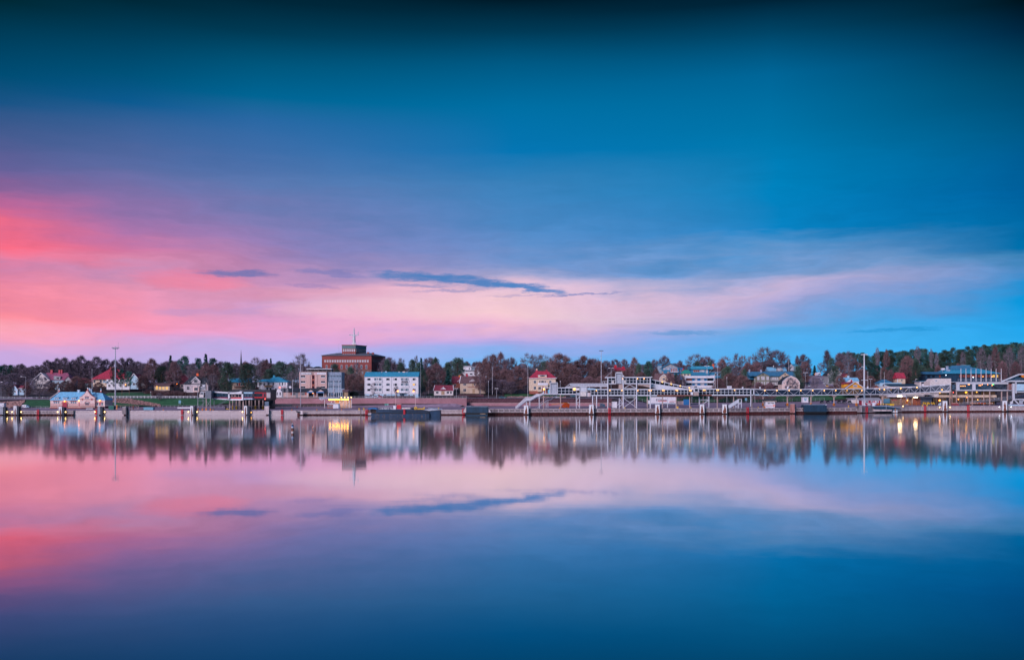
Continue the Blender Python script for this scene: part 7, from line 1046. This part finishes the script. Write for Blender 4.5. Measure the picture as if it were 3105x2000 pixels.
glazed(s, 1691, 1174, 1748, 1196, 11, tr=3, tf=3.2); s.b('cab_roof',1643,1173.8,1668,1176,-.2,3.4,'white_metal'); s.b('cab_floor',1637,1193,1690,1196,-.2,3.4,'white_metal'); s.bars('cab_post',[(1648,1176,1648,1194),(1654.5,1176,1654.5,1194),(1667,1176,1667,1194)],.28,'white_metal'); s.b('cab_back',1648,1177,1668,1193,3,3.2,'brick_red'); s.b('cab_door',1661,1180,1667,1193,.1,.2,'skyblue_paint'); glow(s,1649.5,1179.5,.55)
t_ = s.bars('lift_frame',[(1668.5,1159.5,1690.5,1159.5),(1668.5,1159.5,1668.5,1194),(1690.5,1159.5,1690.5,1194),(1668.5,1193.5,1690.5,1193.5)],.34,'white_metal',d=-.2); s.b('lift_panel',1670,1163,1689,1193,.3,2.6,'galv',t_); s.bars('lift_braces',[(1671,1166,1688,1166),(1671,1171,1688,1171),(1671,1178,1688,1178),(1671,1185,1688,1185),(1674,1163,1674,1193),(1680,1163,1680,1193),(1685,1163,1685,1193)],.1,'white_metal',t_,d=.22); s.b('lift_gear',1671,1161,1688,1164.5,.2,2,'galv_dark',t_)
glow(s,1741.5,1179.5,.7); s.b('white_screen',1745,1176,1757,1183,-.3,3,'white')
for x in (1648.5,1700): col(s,x,1196,1238,.36,'pillar')
# machinery joint
m_ = s.b('drive_unit',1746,1190,1758,1198,-.6,3.4,'galv'); s.b('drive_unit',1759,1172,1778,1188,-.4,3.2,'white_metal'); s.b('cooling_grille',1759.5,1187,1777,1201,-.7,3,'offwhite'); s.b('grille_rail',1757,1185.5,1779,1187,-.9,-.6,'white_metal'); s.b('cabinet',1781,1190,1790,1202,-.5,2,'concrete_light'); s.bars('machine_frame',[(1758,1172,1779,1172),(1758,1172,1758,1201),(1779,1172,1779,1201),(1780,1184,1792,1184),(1780,1184,1780,1202),(1791,1184,1791,1202)],.18,'white_metal',d=-.75)
s.bars('support_leg',[(1747.5,1198,1747.5,1237),(1757.5,1200,1757.5,1237)],.38,'white_metal',d=.2); s.bars('support_brace',[(1748,1216,1757,1200),(1748,1219,1757,1219),(1749,1220,1757,1236)],.2,'white_metal',d=.2)
st = s.bars('stair_rail',[(1563,1237.5,-.5,1595,1206,-.5),(1595,1206,-.5,1607,1205.5,-.5),(1607,1205.5,-.5,1627,1194,-.5),(1627,1194,-.5,1638,1194,-.5),(1563,1232.5,-.5,1595,1203,-.5),(1595,1203,-.5,1608,1203,-.5)],.2,'white'); s.poly('stair_panel',[(1563,1240),(1563,1234),(1594,1205.5),(1608,1205),(1608,1214),(1597,1214)],-.4,-.3,'white_metal',st); s.poly('stair_panel',[(1608,1214),(1608,1206),(1627,1194.5),(1638,1194.5),(1638,1200),(1628,1202)],-.4,-.3,'white_metal',st); s.poly('stair_panel',[(1638,1200),(1638,1194),(1650,1187),(1650,1194)],-.4,-.3,'white_metal',st); s.bars('stair_leg',[(1596.5,1214,1596.5,1237),(1606.5,1214,1606.5,1237),(1635,1201,1635,1238)],.42,'white_metal',d=.2); s.poly('stringer',[(1563,1240),(1596,1214.5),(1608,1214.2),(1628,1202),(1650,1195),(1650,1197),(1630,1204.5),(1609,1216.5),(1597,1216.5),(1567,1240)],1.0,1.2,'white_metal',st)
s2 = B('access_stairs', 'second grey-white stair flight under the lift tower', 'stairs', 1655, 1237, YG+8); s2.poly('stringer',[(1624,1238),(1659,1211),(1668,1210),(1691,1195),(1691,1198),(1670,1212.5),(1660,1213.5),(1629,1238)],0,.2,'galv'); s2.bars('handrail',[(1624,1232,1659,1205),(1659,1205,1668,1204),(1668,1204,1690,1190)],.16,'galv'); s2.bars('baluster',[(1624+5*i,1232-3.85*i,1624+5*i,1238-3.85*i) for i in range(8)],.1,'galv'); s2.bars('tread',[(1627+4*i,1236-3.1*i,0,1627+4*i,1236-3.1*i,1.4) for i in range(15)],.14,'galv_dark'); s2.bars('leg',[(1656,1213,1656,1237),(1661.5,1213,1661.5,1237)],.3,'white_metal'); s2.bars('leg_brace',[(1656,1214,1661,1222),(1661,1223,1656,1231)],.14,'white_metal')
s = B('main_gangway', 'long white covered gangway with dark panes on tall columns', 'gangway', 1960, 1238, YG)
glazed(s, 1792, 1178.5, 2105, 1200, 10.1, rust=(1992,2100)); s.poly('nose_cover',[(1779,1176),(1800,1177),(1816,1179.5),(1816,1182),(1779,1181)],-.3,3.4,'lightbluewall')
for x in (1797,1809,1843,1889.7,1930,1971.6): col(s,x,1200 if x<1830 else 1146,1237.5,.42,'white_metal',-.35)
for x in (1804,1887,1926,1964,2010.4,2051.8,2093): col(s,x,1200,1238.5 if x>2000 else 1236,.36,'pillar',1.5)
s.bars('column',[(1846.5,1200,2,1846.5,1235,2)],.5,'rust'); s.bars('cross_brace',[(1891,1206,1929,1235),(1891,1235,1929,1206),(1891,1204.5,1929,1204.5),(1877,1207,1888,1222),(1877,1221,1889,1221),(1878,1233,1889,1222),(1872,1228,1878,1222)],.24,'white_metal',d=-.3); s.bars('side_frame',[(1877.5,1206,1877.5,1237)],.36,'white_metal',d=-.3); s.bars('upper_brace',[(1892,1177,1909,1166),(1909,1166,1929,1177),(1891,1177,1929,1177)],.26,'white_metal',d=-.3); s.bars('column',[(2025,1205,1.2,2025,1236,1.2)],.36,'white_metal')
for x in (1808,1849,1885.5,1934,1968,1974,2009,2013,2050,2054,2091,2095): glow(s,x,1183.2)
s = B('upper_gangway', 'raised white covered gangway with hoist tower above the main one', 'gangway', 1905, 1178, YG)
glazed(s, 1888, 1142, 1973, 1164, 10.2, tr=3.4, tf=3); s.b('roof_end',1835,1142.4,1866,1145.6,-.2,3.4,'white_metal'); s.b('floor_end',1835,1161.4,1866,1164,-.2,3.4,'white_metal'); s.b('end_core',1844,1146,1864,1161,.8,3,'glass_dark'); s.bars('end_mullion',[(1843,1145,1843,1162),(1854,1146,1854,1161),(1843,1153,1865,1153)],.2,'white_metal',d=.0); s.b('panel',1854,1152,1862,1161,.5,.7,'offwhite')
t_ = s.bars('hoist_frame',[(1866,1129,1886,1129),(1866.5,1129,1866.5,1164),(1886,1129,1886,1164),(1866,1131,1886,1131)],.38,'white_metal',d=-.4); s.b('hoist_panel',1869,1133,1884,1163,.2,2.6,'galv',t_); s.bars('hoist_braces',[(1869,1148,1884,1163),(1884,1148,1869,1163),(1869,1148,1884,1148),(1869,1134,1884,1140),(1884,1134,1869,1140)],.16,'white_metal',t_,d=.1); s.b('hoist_motor',1868,1131.5,1885,1133.5,0,2,'black',t_); s.b('vent_box',1887,1137,1892,1145,0,2,'white'); s.b('white_wall',1888,1152,1897,1161.5,-.1,.1,'offwhite')
s.b('support_box',1877,1165,1889,1178,.3,2.6,'pillar'); s.part('roof_tip',M().tube(s.p(1973,1143.5,1.6),s.p(1979,1142,1.6),.34,None,8),'white_metal'); s.b('floor_tip',1973,1161.4,1979,1164,-.1,3.2,'white_metal'); s.poly('haunch',[(1932,1165),(1972,1165),(1972,1175),(1950,1169),(1932,1168)],.5,2.6,'pillar'); s.bars('rigging',[(1836,1143,1,1856,1126,1),(1884,1128,1,1887,1125,1)],.08,'white')
for x in (1888,1933,1953): glow(s,x,1147.5,.3)
s = B('sloping_gangway', 'white sloping gangway running down from the upper level', 'gangway', 2038, 1180, YG+3)
s.poly('roof',[(1974,1148.6),(2101,1176),(2101,1178.6),(1974,1151)],0,3,'white_metal'); s.poly('side_panel',[(1972,1161),(2000,1165),(2086,1178.5),(2000,1180),(1972,1172)],.1,2.9,'white_metal'); s.poly('glazing_core',[(1974,1151),(2098,1178),(2088,1178.4),(1974,1161.4)],.4,2.6,'glass_dark'); s.bars('mullion',[(1974+13.7*i,1151+2.95*i,.3,1974+13.7*i,1161+2.05*i,.3) for i in range(9)],.24,'white_metal')
for x,y in ((2008,1158),(2035,1164),(2062.5,1169.5),(2090,1175)): glow(s,x,y,.34,-.3)
s = B('upper_walkway', 'open white railed walkway leading left from the hoist tower', 'walkway', 1780, 1178, YG+8)
s.b('deck',1727,1169.5,1843,1172,-.2,2.2,'white_metal'); s.bars('handrail',[(1729,1162.4,1843,1162.4),(1713,1174.5,1729,1162.4)],.26,'white_metal'); s.bars('baluster',[(1729+8.1*i,1162.4,1729+8.1*i,1170) for i in range(15)],.2,'white_metal'); s.poly('mesh_panel',[(1729,1163),(1843,1163),(1843,1169.5),(1729,1169.5)],.0,.05,'galv'); s.poly('ramp',[(1711,1175),(1727,1169.5),(1740,1172),(1726,1175)],-.2,2.2,'white_metal'); s.bars('bracket',[(1787,1172,1787,1178),(1820,1172,1820,1178)],.3,'white_metal'); s.bars('landing_rail',[(1827,1155.5,1843,1155.5),(1827,1155.5,1827,1163),(1833,1155.5,1833,1163)],.24,'white_metal')
s = B('gangway_joint', 'rusty telescopic joint with control cabin on the main gangway', 'gangway joint', 2112, 1238, YG-1)
s.b('cabin',2104,1176,2118,1188,-.5,3.6,'white_metal'); s.b('cabin_window',2106.5,1178.5,2115.5,1186,-.55,-.45,'glass_dark'); s.b('lower_box',2103,1188,2118,1199.5,-.5,3.6,'pillar'); s.b('rail',2101,1186.4,2121,1187.8,-.8,-.5,'white_metal'); s.bars('cabin_rail',[(2104,1169,2104,1176),(2117,1169,2117,1176),(2103,1176,2119,1176)],.3,'white_metal',d=-.4); s.b('hatch',2094.5,1188,2101,1197,-.4,.2,'white'); s.b('hoist',2107,1170,2114,1176,0,2,'galv_dark')
s = B('middle_gangway', 'white covered gangway right of the rusty joint', 'gangway', 2200, 1238, YG+4)
glazed(s, 2119, 1177.5, 2276, 1199, 11.2, rust=(2120,2158)); s.b('end_frame',2275,1178,2278,1199,-.1,3.3,'white_metal'); s.poly('end_cover',[(2276,1177.5),(2287,1177.5),(2287,1181),(2276,1181)],-.1,3.3,'white_metal'); s.b('end_floor',2276,1195.5,2286,1198.6,-.1,3.3,'white_metal'); s.b('end_frame',2284,1180,2286.4,1199,-.1,3.3,'white_metal'); s.b('end_core',2278,1181,2284,1195.5,.3,3,'glass_dark')
for x in (2134,2176.7,2226.5,2282): col(s,x,1200,1237,.36 if x<2280 else .46,'pillar',1.5)
s.bars('frame_leg',[(2120,1203,2120,1230),(2149,1201,2149,1235),(2276,1199,2276,1231)],.42,'white_metal',d=-.2); s.bars('frame_brace',[(2120,1211.5,2149,1211.5),(2130,1225,2148,1213),(2140,1235,2150,1235)],.32,'white_metal',d=-.2)
for x in (2133,2137,2173.5,2178,2227): glow(s,x,1182.4)
for x in (2254,2307): s.part('roof_vent',M().tube(s.p(x,1178,1.5),s.p(x,1172.5,1.5),.45,.5,10),'white_metal')
s2 = B('short_stairs', 'small white stair flight with landing beside the gangway columns', 'stairs', 2230, 1237, YG-2); s2.poly('stair_panel',[(2209,1235),(2209,1228.5),(2239,1210),(2239,1220),(2213,1236)],0,.12,'white_metal'); s2.poly('stringer',[(2209,1237),(2239,1220),(2249,1220),(2249,1222),(2240,1222),(2214,1237)],.9,1.05,'white_metal'); s2.bars('handrail',[(2209,1228,2239,1209.5),(2239,1209.5,2248,1209.5)],.22,'white_metal'); s2.bars('leg',[(2239.5,1209,2239.5,1236.5),(2247.8,1209,2247.8,1236.5)],.36,'white_metal'); s2.bars('landing',[(2239,1220,2248,1220),(2239,1223.5,2248,1223.5)],.26,'white_metal'); s2.bars('under_brace',[(2230,1225,2230,1236),(2236,1223,2236,1236),(2230,1228,2236,1236),(2236,1228,2230,1236)],.14,'white_metal'); s2.bars('tread',[(2212+4*i,1234-2.45*i,0,2212+4*i,1234-2.45*i,1.1) for i in range(7)],.12,'galv')
# glass truss gangway to the right terminal
def truss(s, pts, bays, d=3.0, glassm='glass_mid', tw=.17):
    """pts: (x, ytop, ybottom) polyline; one diagonal pair per bay"""
    for a, b in zip(pts, pts[1:]):
        s.poly('roof',[(a[0],a[1]),(b[0],b[1]),(b[0],b[1]+2.3),(a[0],a[1]+2.3)],-.1,d+.1,'white_metal'); s.poly('floor',[(a[0],a[2]-2),(b[0],b[2]-2),(b[0],b[2]),(a[0],a[2])],-.1,d+.1,'white_metal')
        n = max(1, round((b[0]-a[0])/bays)); f = lambda t: (a[0]+(b[0]-a[0])*t, a[1]+(b[1]-a[1])*t, a[2]+(b[2]-a[2])*t)
        for i in range(n):
            p, q, m_ = f(i/n), f((i+1)/n), f((i+.5)/n)
            s.poly('pane',[(p[0]+.3,p[2]-2),(q[0]-.3,q[2]-2),(q[0]-.3,q[1]+2.3),(p[0]+.3,p[1]+2.3)],.5,.56,glassm); s.poly('pane',[(p[0]+.3,p[2]-2),(q[0]-.3,q[2]-2),(q[0]-.3,q[1]+2.3),(p[0]+.3,p[1]+2.3)],d-.5,d-.44,glassm)
            for dd in (0, d): s.bars('truss_bar',[(p[0],p[1]+2,dd,m_[0],m_[2]-2,dd),(m_[0],m_[2]-2,dd,q[0],q[1]+2,dd),(p[0],p[1]+2,dd,p[0],p[2]-2,dd)],tw,'galv')
m = bpy.data.materials.new('clear_glass'); m.use_nodes = True; n_ = m.node_tree.nodes; l_ = m.node_tree.links; b_ = n_['Principled BSDF']; b_.inputs['Base Color'].default_value = (.03,.05,.09,1); b_.inputs['Roughness'].default_value = .08; tr_ = n_.new('ShaderNodeBsdfTransparent'); tr_.inputs[0].default_value = (.88,.91,.95,1); mx_ = n_.new('ShaderNodeMixShader'); mx_.inputs[0].default_value = .25; l_.new(tr_.outputs[0],mx_.inputs[1]); l_.new(b_.outputs[0],mx_.inputs[2]); l_.new(mx_.outputs[0],n_['Material Output'].inputs[0]); MAT['clear_glass'] = m
YT = 545
s = B('truss_gangway', 'glazed truss gangway on forked columns in front of the hill street', 'gangway', 2450, 1236, YT)
truss(s, [(2288,1177.5,1198),(2318,1180,1199.5),(2460,1178.5,1198.5),(2620,1176.5,1196.5)], 35, glassm='clear_glass')
for x in (2316,2390,2461.5,2531.5,2600):
    s.post('column',x,1202,1236 if x<2400 else 1231,.40,'pillar',d=1.5); s.poly('column_head',[(x-8,1199.3),(x+8,1199.3),(x+2.5,1203),(x-2.5,1203)],.8,2.2,'pillar')
    s.b('column_guard',x-2.6,1222,x+2.6,1230,1.0,2.0,'orange'); s.bars('guard_band',[(x-2.6,1226,.97,x+2.6,1223.5,.97),(x-2.6,1229.5,.97,x+2.6,1227,.97)],.24,'black')
for x in (2319,2355.5,2392.5,2428,2464,2499,2534,2568,2613): glow(s,x,1183.2,.34 if x!=2568 else .22,-.25)
s.b('floor_cover',2290,1195,2302,1198.5,-.3,.0,'lightbluewall'); s.b('floor_cover',2314,1196,2330,1198.6,-.3,.0,'lightbluewall'); s.post('roof_vent',2391,1172,1178,.5,'white_metal',d=1.5); s.post('roof_vent',2634,1171,1177,.5,'white_metal',d=1.5)
YT2 = 590
s = B('rising_gangway', 'glazed truss gangway rising to the right terminal', 'gangway', 2750, 1228, YT2)
truss(s, [(2620,1176.5,1196.5),(2690,1175.5,1196),(2790,1170,1190.5),(2884,1164,1184.5)], 33, glassm='clear_glass', tw=.24)
for x in (2680,2752): s.post('column',x,1196,1229,.36,'pillar' if x<2700 else 'steel_grey',d=1.5)
s.b('column_guard',2750,1215,2755,1224,1,2,'orange'); s.bars('guard_band',[(2750,1219,.97,2755,1216,.97),(2750,1223,.97,2755,1220,.97)],.26,'black')
for i,x in enumerate((2650,2700,2750,2800,2850)): y = lerp_table([(2620,1176.5),(2690,1175.5),(2790,1170),(2884,1164)],x); s.b('roof_cover',x,y-.4,x+15,y+2.6,-.25,-.1,'white')
for x,y in ((2681,1180.5),(2667,1180),(2705,1181),(2731,1177),(2751,1182.5),(2780,1174),(2856,1181)): glow(s,x,y,.4 if x not in (2667,2705,2751) else .28,-.2 if x not in (2705,2751) else 1.5)
# ================================================================ RIGHT TERMINAL
s = B('warehouse', 'timber-clad harbour warehouse with white fascia and lit doors', 'warehouse', 2765, 1229, 610)
s.b('wall',2697,1203,2830,1229,2.5,14,'wood'); s.b('fascia',2693,1197,2750,1203,-.3,2.5,'white'); s.b('fascia',2750,1202.5,2832,1205,-.1,2.5,'galv_dark'); s.b('roof',2693,1195.5,2832,1197.2,-.2,14,'galv_dark')
for x in (2697.5,2734.5,2756,2769): s.b('post',x-1.4,1203,x+1.4,1228,1.2,2.4,'pillar')
s.b('door',2703,1206,2730,1228,2.4,2.5,'wood'); s.b('door',2737,1206,2754,1228,2.4,2.5,'wood'); s.b('dark_door',2772,1205.5,2796,1228,2.4,2.5,'brick_red'); s.b('dark_door',2796,1205.5,2830,1228,2.4,2.5,'galv_dark'); sg = s.b('name_board',2709.5,1210.8,2723.5,1213.6,2.2,2.4,'red'); s.bars('lettering',[(2711,1212.2,2.17,2722,1212.2,2.17)],.12,'pinkwall',sg)
for x0,x1,y in ((2722,2733,1200.6),(2770,2781,1203.8)): s.b('tube_lamp',x0,y-.9,x1,y+.9,-.7,-.35,'lit_strip')
s.lampball(2750.5,1213,-.2,.4,'lit_orange'); s.b('lit_panel',2757,1206,2768,1226,2.35,2.5,'wood')
s.bars('barrier_rail',[(2756,1223,-.5,2800,1223,-.5),(2760,1223,-.5,2760,1228,-.5),(2778,1218,-.5,2778,1229,-.5)],.16,'orange')
s = B('striped_barrier', 'row of yellow and black chevron barriers before the warehouse', 'barrier', 2814, 1228, 598); s.bars('rail',[(2798,1222.5,2836,1222.5)],.2,'yellow'); s.bars('chevron',[(x,1219,-.05,x+3,1225,-.05) for x in (2799,2804,2811,2815,2824,2830)],.5,'yellow'); s.bars('stripe',[(x+2.2,1219,-.06,x+5,1225,-.06) for x in (2799,2804,2811,2815,2824,2830)],.4,'black'); s.bars('post',[(x,1222,x,1229) for x in (2800,2812,2825,2834)],.16,'galv')
s = B('solar_hall', 'long low hall with dark blue panelled roof behind the gangway', 'hall', 2765, 1200, 640); s.b('wall',2690,1170,2836,1200,0,14,'offwhite'); s.part('roof',M().prismx([(-.5,s.Z(1170.5)),(-.5,s.Z(1169.6)),(9,s.Z(1162.5)),(9,s.Z(1164))],s.X(2695),s.X(2796)),'navy'); 
for i in range(9): x = 2699+5.4*i; s.part('solar_panel',M().prismx([(.5,s.Z(1168.9)),(.5,s.Z(1168.5)),(3.5,s.Z(1166.3)),(3.5,s.Z(1166.8))],s.X(x),s.X(x+4.6)),'glass_mid')
s.win(2792,1158,2822,1168,3,1,fr='white',pane='glass_dark',d=-.3); s.b('upper_frame',2788,1155.6,2825,1158,-.4,8,'white'); s.b('upper_block',2788,1158,2825,1170,-.2,8,'offwhite'); s.b('upper_roof',2784,1154.4,2828,1155.8,-1,9,'roof_deepblue'); s.bars('roof_vent',[(2795,1163,2795,1169),(2799,1162.5,2799,1169)],.8,'white',d=-1)
s.wins([(2700+13*i,2710+13*i) for i in range(8)],[(1177,1192)],2,1,pane='glass_warm',fr='pillar')
s = B('terminal', 'ferry terminal with long glazed upper floor on brownish columns', 'terminal', 2950, 1229, 612)
s.poly('parapet_block',[(2822,1190),(2886,1190),(2886,1147),(2836,1147),(2832,1148.5),(2828,1154),(2822,1156)],1,10,'offwhite'); sg = s.b('emblem_board',2837,1150,2844,1157,.9,1.0,'white'); s.bars('emblem',[(2838.5,1152,.86,2842.5,1152,.86),(2838.5,1152,.86,2839,1154.5,.86),(2842.5,1152,.86,2842,1154.5,.86),(2839,1154.5,.86,2842,1154.5,.86)],.16,'navy',sg)
s.b('upper_fascia',2899,1158.5,3056,1164,-.6,12,'white_metal'); s.b('roof',2886,1156.6,3058,1158.7,-.8,12.5,'galv'); s.b('floor_beam',2899,1181,3072,1184.3,-.6,12,'white_metal'); s.b('pillar_wall',2899.5,1164,2909,1181,-.4,.5,'white_metal'); s.b('pillar_wall',2948,1164,2957.5,1181,-.4,.5,'white_metal'); s.b('upper_core',2887,1164,3054,1181,1.5,11,'glass_dark'); s.b('end_glass',2887,1166,2899,1181,.2,.4,'glass_mid')
for x0,x1 in ((2909.3,2947.7),(2958,3005.5),(3005.5,3053)): s.win(x0,1164.2,x1,1180.8,1,1,fr='galv_dark',pane='glass_mid',d=.1)
for x,y in ((2913,1169.8),(2917.5,1169.8),(2922,1169.8),(2926.5,1169.8),(2939,1165),(2978,1165.6),(2994.5,1165.6),(2936,1165),(2969,1168),(2973,1168),(3008,1168)): s.lampball(x,y,-.1,.26,'lit_warm','ceiling_lamp')
s.b('exit_light',3009,1164.4,3014,1165.6,-.1,.0,'lit_green'); s.b('stack',3056,1164,3072,1181,0,8,'brick_red'); s.bars('stack_frame',[(3056,1168.5,3072,1168.5),(3056,1175,3072,1175),(3056,1164,3056,1181),(3068,1164,3068,1181)],.24,'white_metal',d=-.1)
s.b('lower_core',2850,1184.3,3032,1229,4.2,11,'terminal_dark'); s.b('spandrel',2836,1197,3030,1204,3.4,4.2,'cream'); s.b('side_wall',2822,1184,2852,1204,2.5,9,'offwhite'); s.b('soffit_band',2852,1184.3,3032,1186.5,3.2,4.3,'galv_dark')
for x0,x1 in ((2852.5,2880),(2887,2900),(2903,2932),(2936,2978),(2984,3028)): s.win(x0,1186.8,x1,1196.8,max(1,int((x1-x0)/12)),1,fr='galv_dark',pane='glass_warm',d=4.15)
for x0,x1 in ((2838,2878),(2886,2930),(2936,2980),(2984,3026)): s.win(x0,1206,x1,1226,max(1,int((x1-x0)/10)),1,fr='pillar',pane='glass_warm',d=4.15)
for x,y,r,mm in ((2937.5,1188.8,.7,'lit_yellow'),(2857.5,1190,.45,'lit_yellow'),(2970,1188,.4,'lit_yellow'),(2889.5,1205,.3,'lit_warm'),(2940,1204,.3,'lit_warm'),(2973,1211.5,.35,'lit_yellow'),(2914,1210,.35,'lit_warm'),(2857,1213.5,.6,'lit_warm'),(2894,1189,.25,'lit_red'),(2899,1189,.25,'lit_red')): s.lampball(x,y,3.6,r,mm,'lamp')
for x in (2882,2893,2901.5,2941.5,2949.5,2990,3002.5,3038.5,3056): s.post('column',x,1184,1228,.40 if x not in (2893,2941.5,2990) else .32,'pillar',d=.6 if x not in (2893,2941.5,2990) else 3)
rm = s.poly('boarding_ramp',[(2904,1227),(3115,1199),(3115,1203),(2912,1229)],1.0,3.4,'galv_dark'); s.bars('ramp_rail',[(2904,1222,.9,3115,1194,.9),(2904,1224.5,.9,3115,1196.5,.9)]+[(2910+12*i,1221.2-1.6*i,.9,2910+12*i,1226-1.6*i,.9) for i in range(17)],.14,'galv',rm)
for i,(x0,x1) in enumerate(((2884,2904),(2940,2960),(2962,3000),(2988,3010))): bo = s.bars('striped_boom',[(x0,1221.8,-.3,x1,1222,-.3)],.34,'orange' if i%2 else 'redorange'); s.bars('boom_band',[(x,1221.9,-.3,x+1.6,1222,-.3) for x in frange(x0+1,x1-3,4)],.37,'white',bo)
s.bars('barrier',[(2885,1224.5,-.4,2905,1224.5,-.4),(2885,1227,-.4,2907,1227.5,-.4)],.25,'red')
for i in range(9):
    x = 2913.7+15.28*i; f = B('roof_pole', 'bare white pole on the terminal roof, number %s from the left of nine' % ('one two three four five six seven eight nine'.split()[i]), 'flagpole', x, 1158, 614, 'nine poles on the terminal roof'); f.post('pole',x,1117,1158,.22,'white',r2=.12); f.part('socket',M().tube(f.p(x,1158),f.p(x,1155.5),.34,None,8),'galv_dark'); f.part('tip',M().ball(f.p(x,1117),.16),'galv')
s = B('roof_railing', 'thin railing along the terminal roof behind the poles', 'railing', 2970, 1157, 620); s.bars('rail',[(2905,1149.5,3040,1149.5),(2905,1152.5,3040,1152.5)],.1,'galv'); s.bars('post',[(x,1149,x,1157) for x in frange(2905,3040,14)],.1,'galv')
s = B('pavilion', 'dark blue hilltop pavilion with broad blue seamed roof', 'pavilion', 2945, 1160, 690)
s.b('wall',2864,1130,3028,1160,0,16,'navy'); s.ridge('skirt_roof',2859,3033,1131.5,1114,-.8,17,'roof_teal',.6,2888,2972); s.ridge('upper_roof',2889,2968,1118,1106.5,5,12,'roof_deepblue',.4,2903,2955); s.b('ridge_cap',2930,1105.6,2960,1107,8,9,'skyblue_paint'); s.b('left_wing',2810,1132,2864,1160,2,14,'navy'); s.ridge('wing_roof',2806,2868,1132.5,1126,1,14,'roof_deepblue',.6)
s.wins([(2908.5+11.2*i,2918.5+11.2*i) for i in range(9)],[(1135,1144.3)],2,1,fr='black',pane='curtain_red'); s.wins([(3009,3017),(3022,3027)],[(1135,1144.3)],2,1,fr='black',pane='window_lit'); s.wins([(2815,2824),(2830,2838)],[(1137,1144)],1,1,fr='black',d=2); s.win(2851,1136,2856,1144,1,1,fr='black',pane='curtain_red',d=2); s.lampball(2950.5,1143,-.3,.4,'lit_cool'); s.lampball(2980.5,1141.5,-.1,.35,'lit_yellow'); s.lampball(3008,1141.5,-.1,.35,'lit_yellow'); s.lampball(2868,1137,-.3,.3,'lit_cool')
c = s.part('flue',M().tube(s.p(2880,1128,4),s.p(2880,1110,4),1.0,None,12).tube(s.p(2880,1110.5,4),s.p(2880,1109,4),1.15,None,12),'steel_blue'); s.b('flue_box',2877,1119,2886,1129,2.5,5,'steel_blue',c); s.b('roof_unit',2862,1115,2871,1121,3,5,'white'); s.post('roof_unit_leg',2866,1121,1128,.15,'galv',d=4)
# passenger tower at the right edge
s = B('boarding_tower', 'white steel boarding tower with light blue cabin at the right edge', 'tower', 3090, 1229, 598)
s.bars('roof_beam',[(3038,1156.5,1,3092,1134.5,1),(3092,1134.5,1,3125,1134.5,1)],.75,'white_metal'); s.b('gable_back',3056,1153,3125,1156.5,2,5,'white_metal'); s.poly('gable_fill',[(3048,1155),(3094,1137),(3125,1137),(3125,1155)],2.5,2.8,'glass_mid'); s.part('orange_light',M().tube(s.p(3105,1139,.8),s.p(3105,1139,1.6),1.1,None,14),'orange'); s.b('mast',3071.5,1162,3077,1210,0,1.2,'white_metal'); s.b('cabin',3082,1156.5,3125,1188,0,5,'terminal_dark'); s.b('cabin_panel',3083,1164,3125,1184.5,-.25,.0,'lightbluewall'); s.b('cabin_frame',3079.5,1155.5,3082,1192,-.3,.6,'white_metal'); s.b('cabin_sill',3082,1187,3125,1189,-.3,5,'white_metal'); s.b('cabin_lintel',3079,1154.6,3125,1157,-.3,5,'white_metal')
s.bars('base_leg',[(3074,1208,0,3063,1227,0),(3074,1210,0,3110,1210,0),(3075,1211,0,3090,1226,0),(3090,1226,0,3106,1211,0)],.6,'white_metal'); s.b('base_sill',3061,1226,3125,1229.5,-.4,3,'lightbluewall'); s.b('notice_board',3089,1213,3100.5,1225,-.5,-.3,'galv'); s.bars('notice_frame',[(3089,1225,-.55,3100.5,1225,-.55)],.14,'magenta_trim'); s.part('cable_reel',M().tube(s.p(3067,1220,-.3),s.p(3067,1220,.3),.9,None,12),'white_metal')
s = B('service_scooter', 'small white and blue service boat on a trolley by the quay', 'boat', 2852, 1229, 588); s.poly('hull',[(2847,1228),(2850,1223),(2856,1219.5),(2858,1221),(2855,1226),(2851,1229)],0,1.6,'lightbluewall'); s.poly('cover',[(2849,1226),(2852,1222),(2856,1220.5),(2854,1225)],-.1,.0,'white'); s.bars('trolley',[(2847,1229,2856,1229)],.14,'black')
s = B('warning_sign', 'dark triangular sign standing on the deck near the rusted tower', 'sign', 2384, 1232, 560); s.poly('board',[(2381,1229),(2387,1229),(2384,1223)],0,.1,'black'); s.post('post',2384,1228,1232,.06,'galv',d=.05)
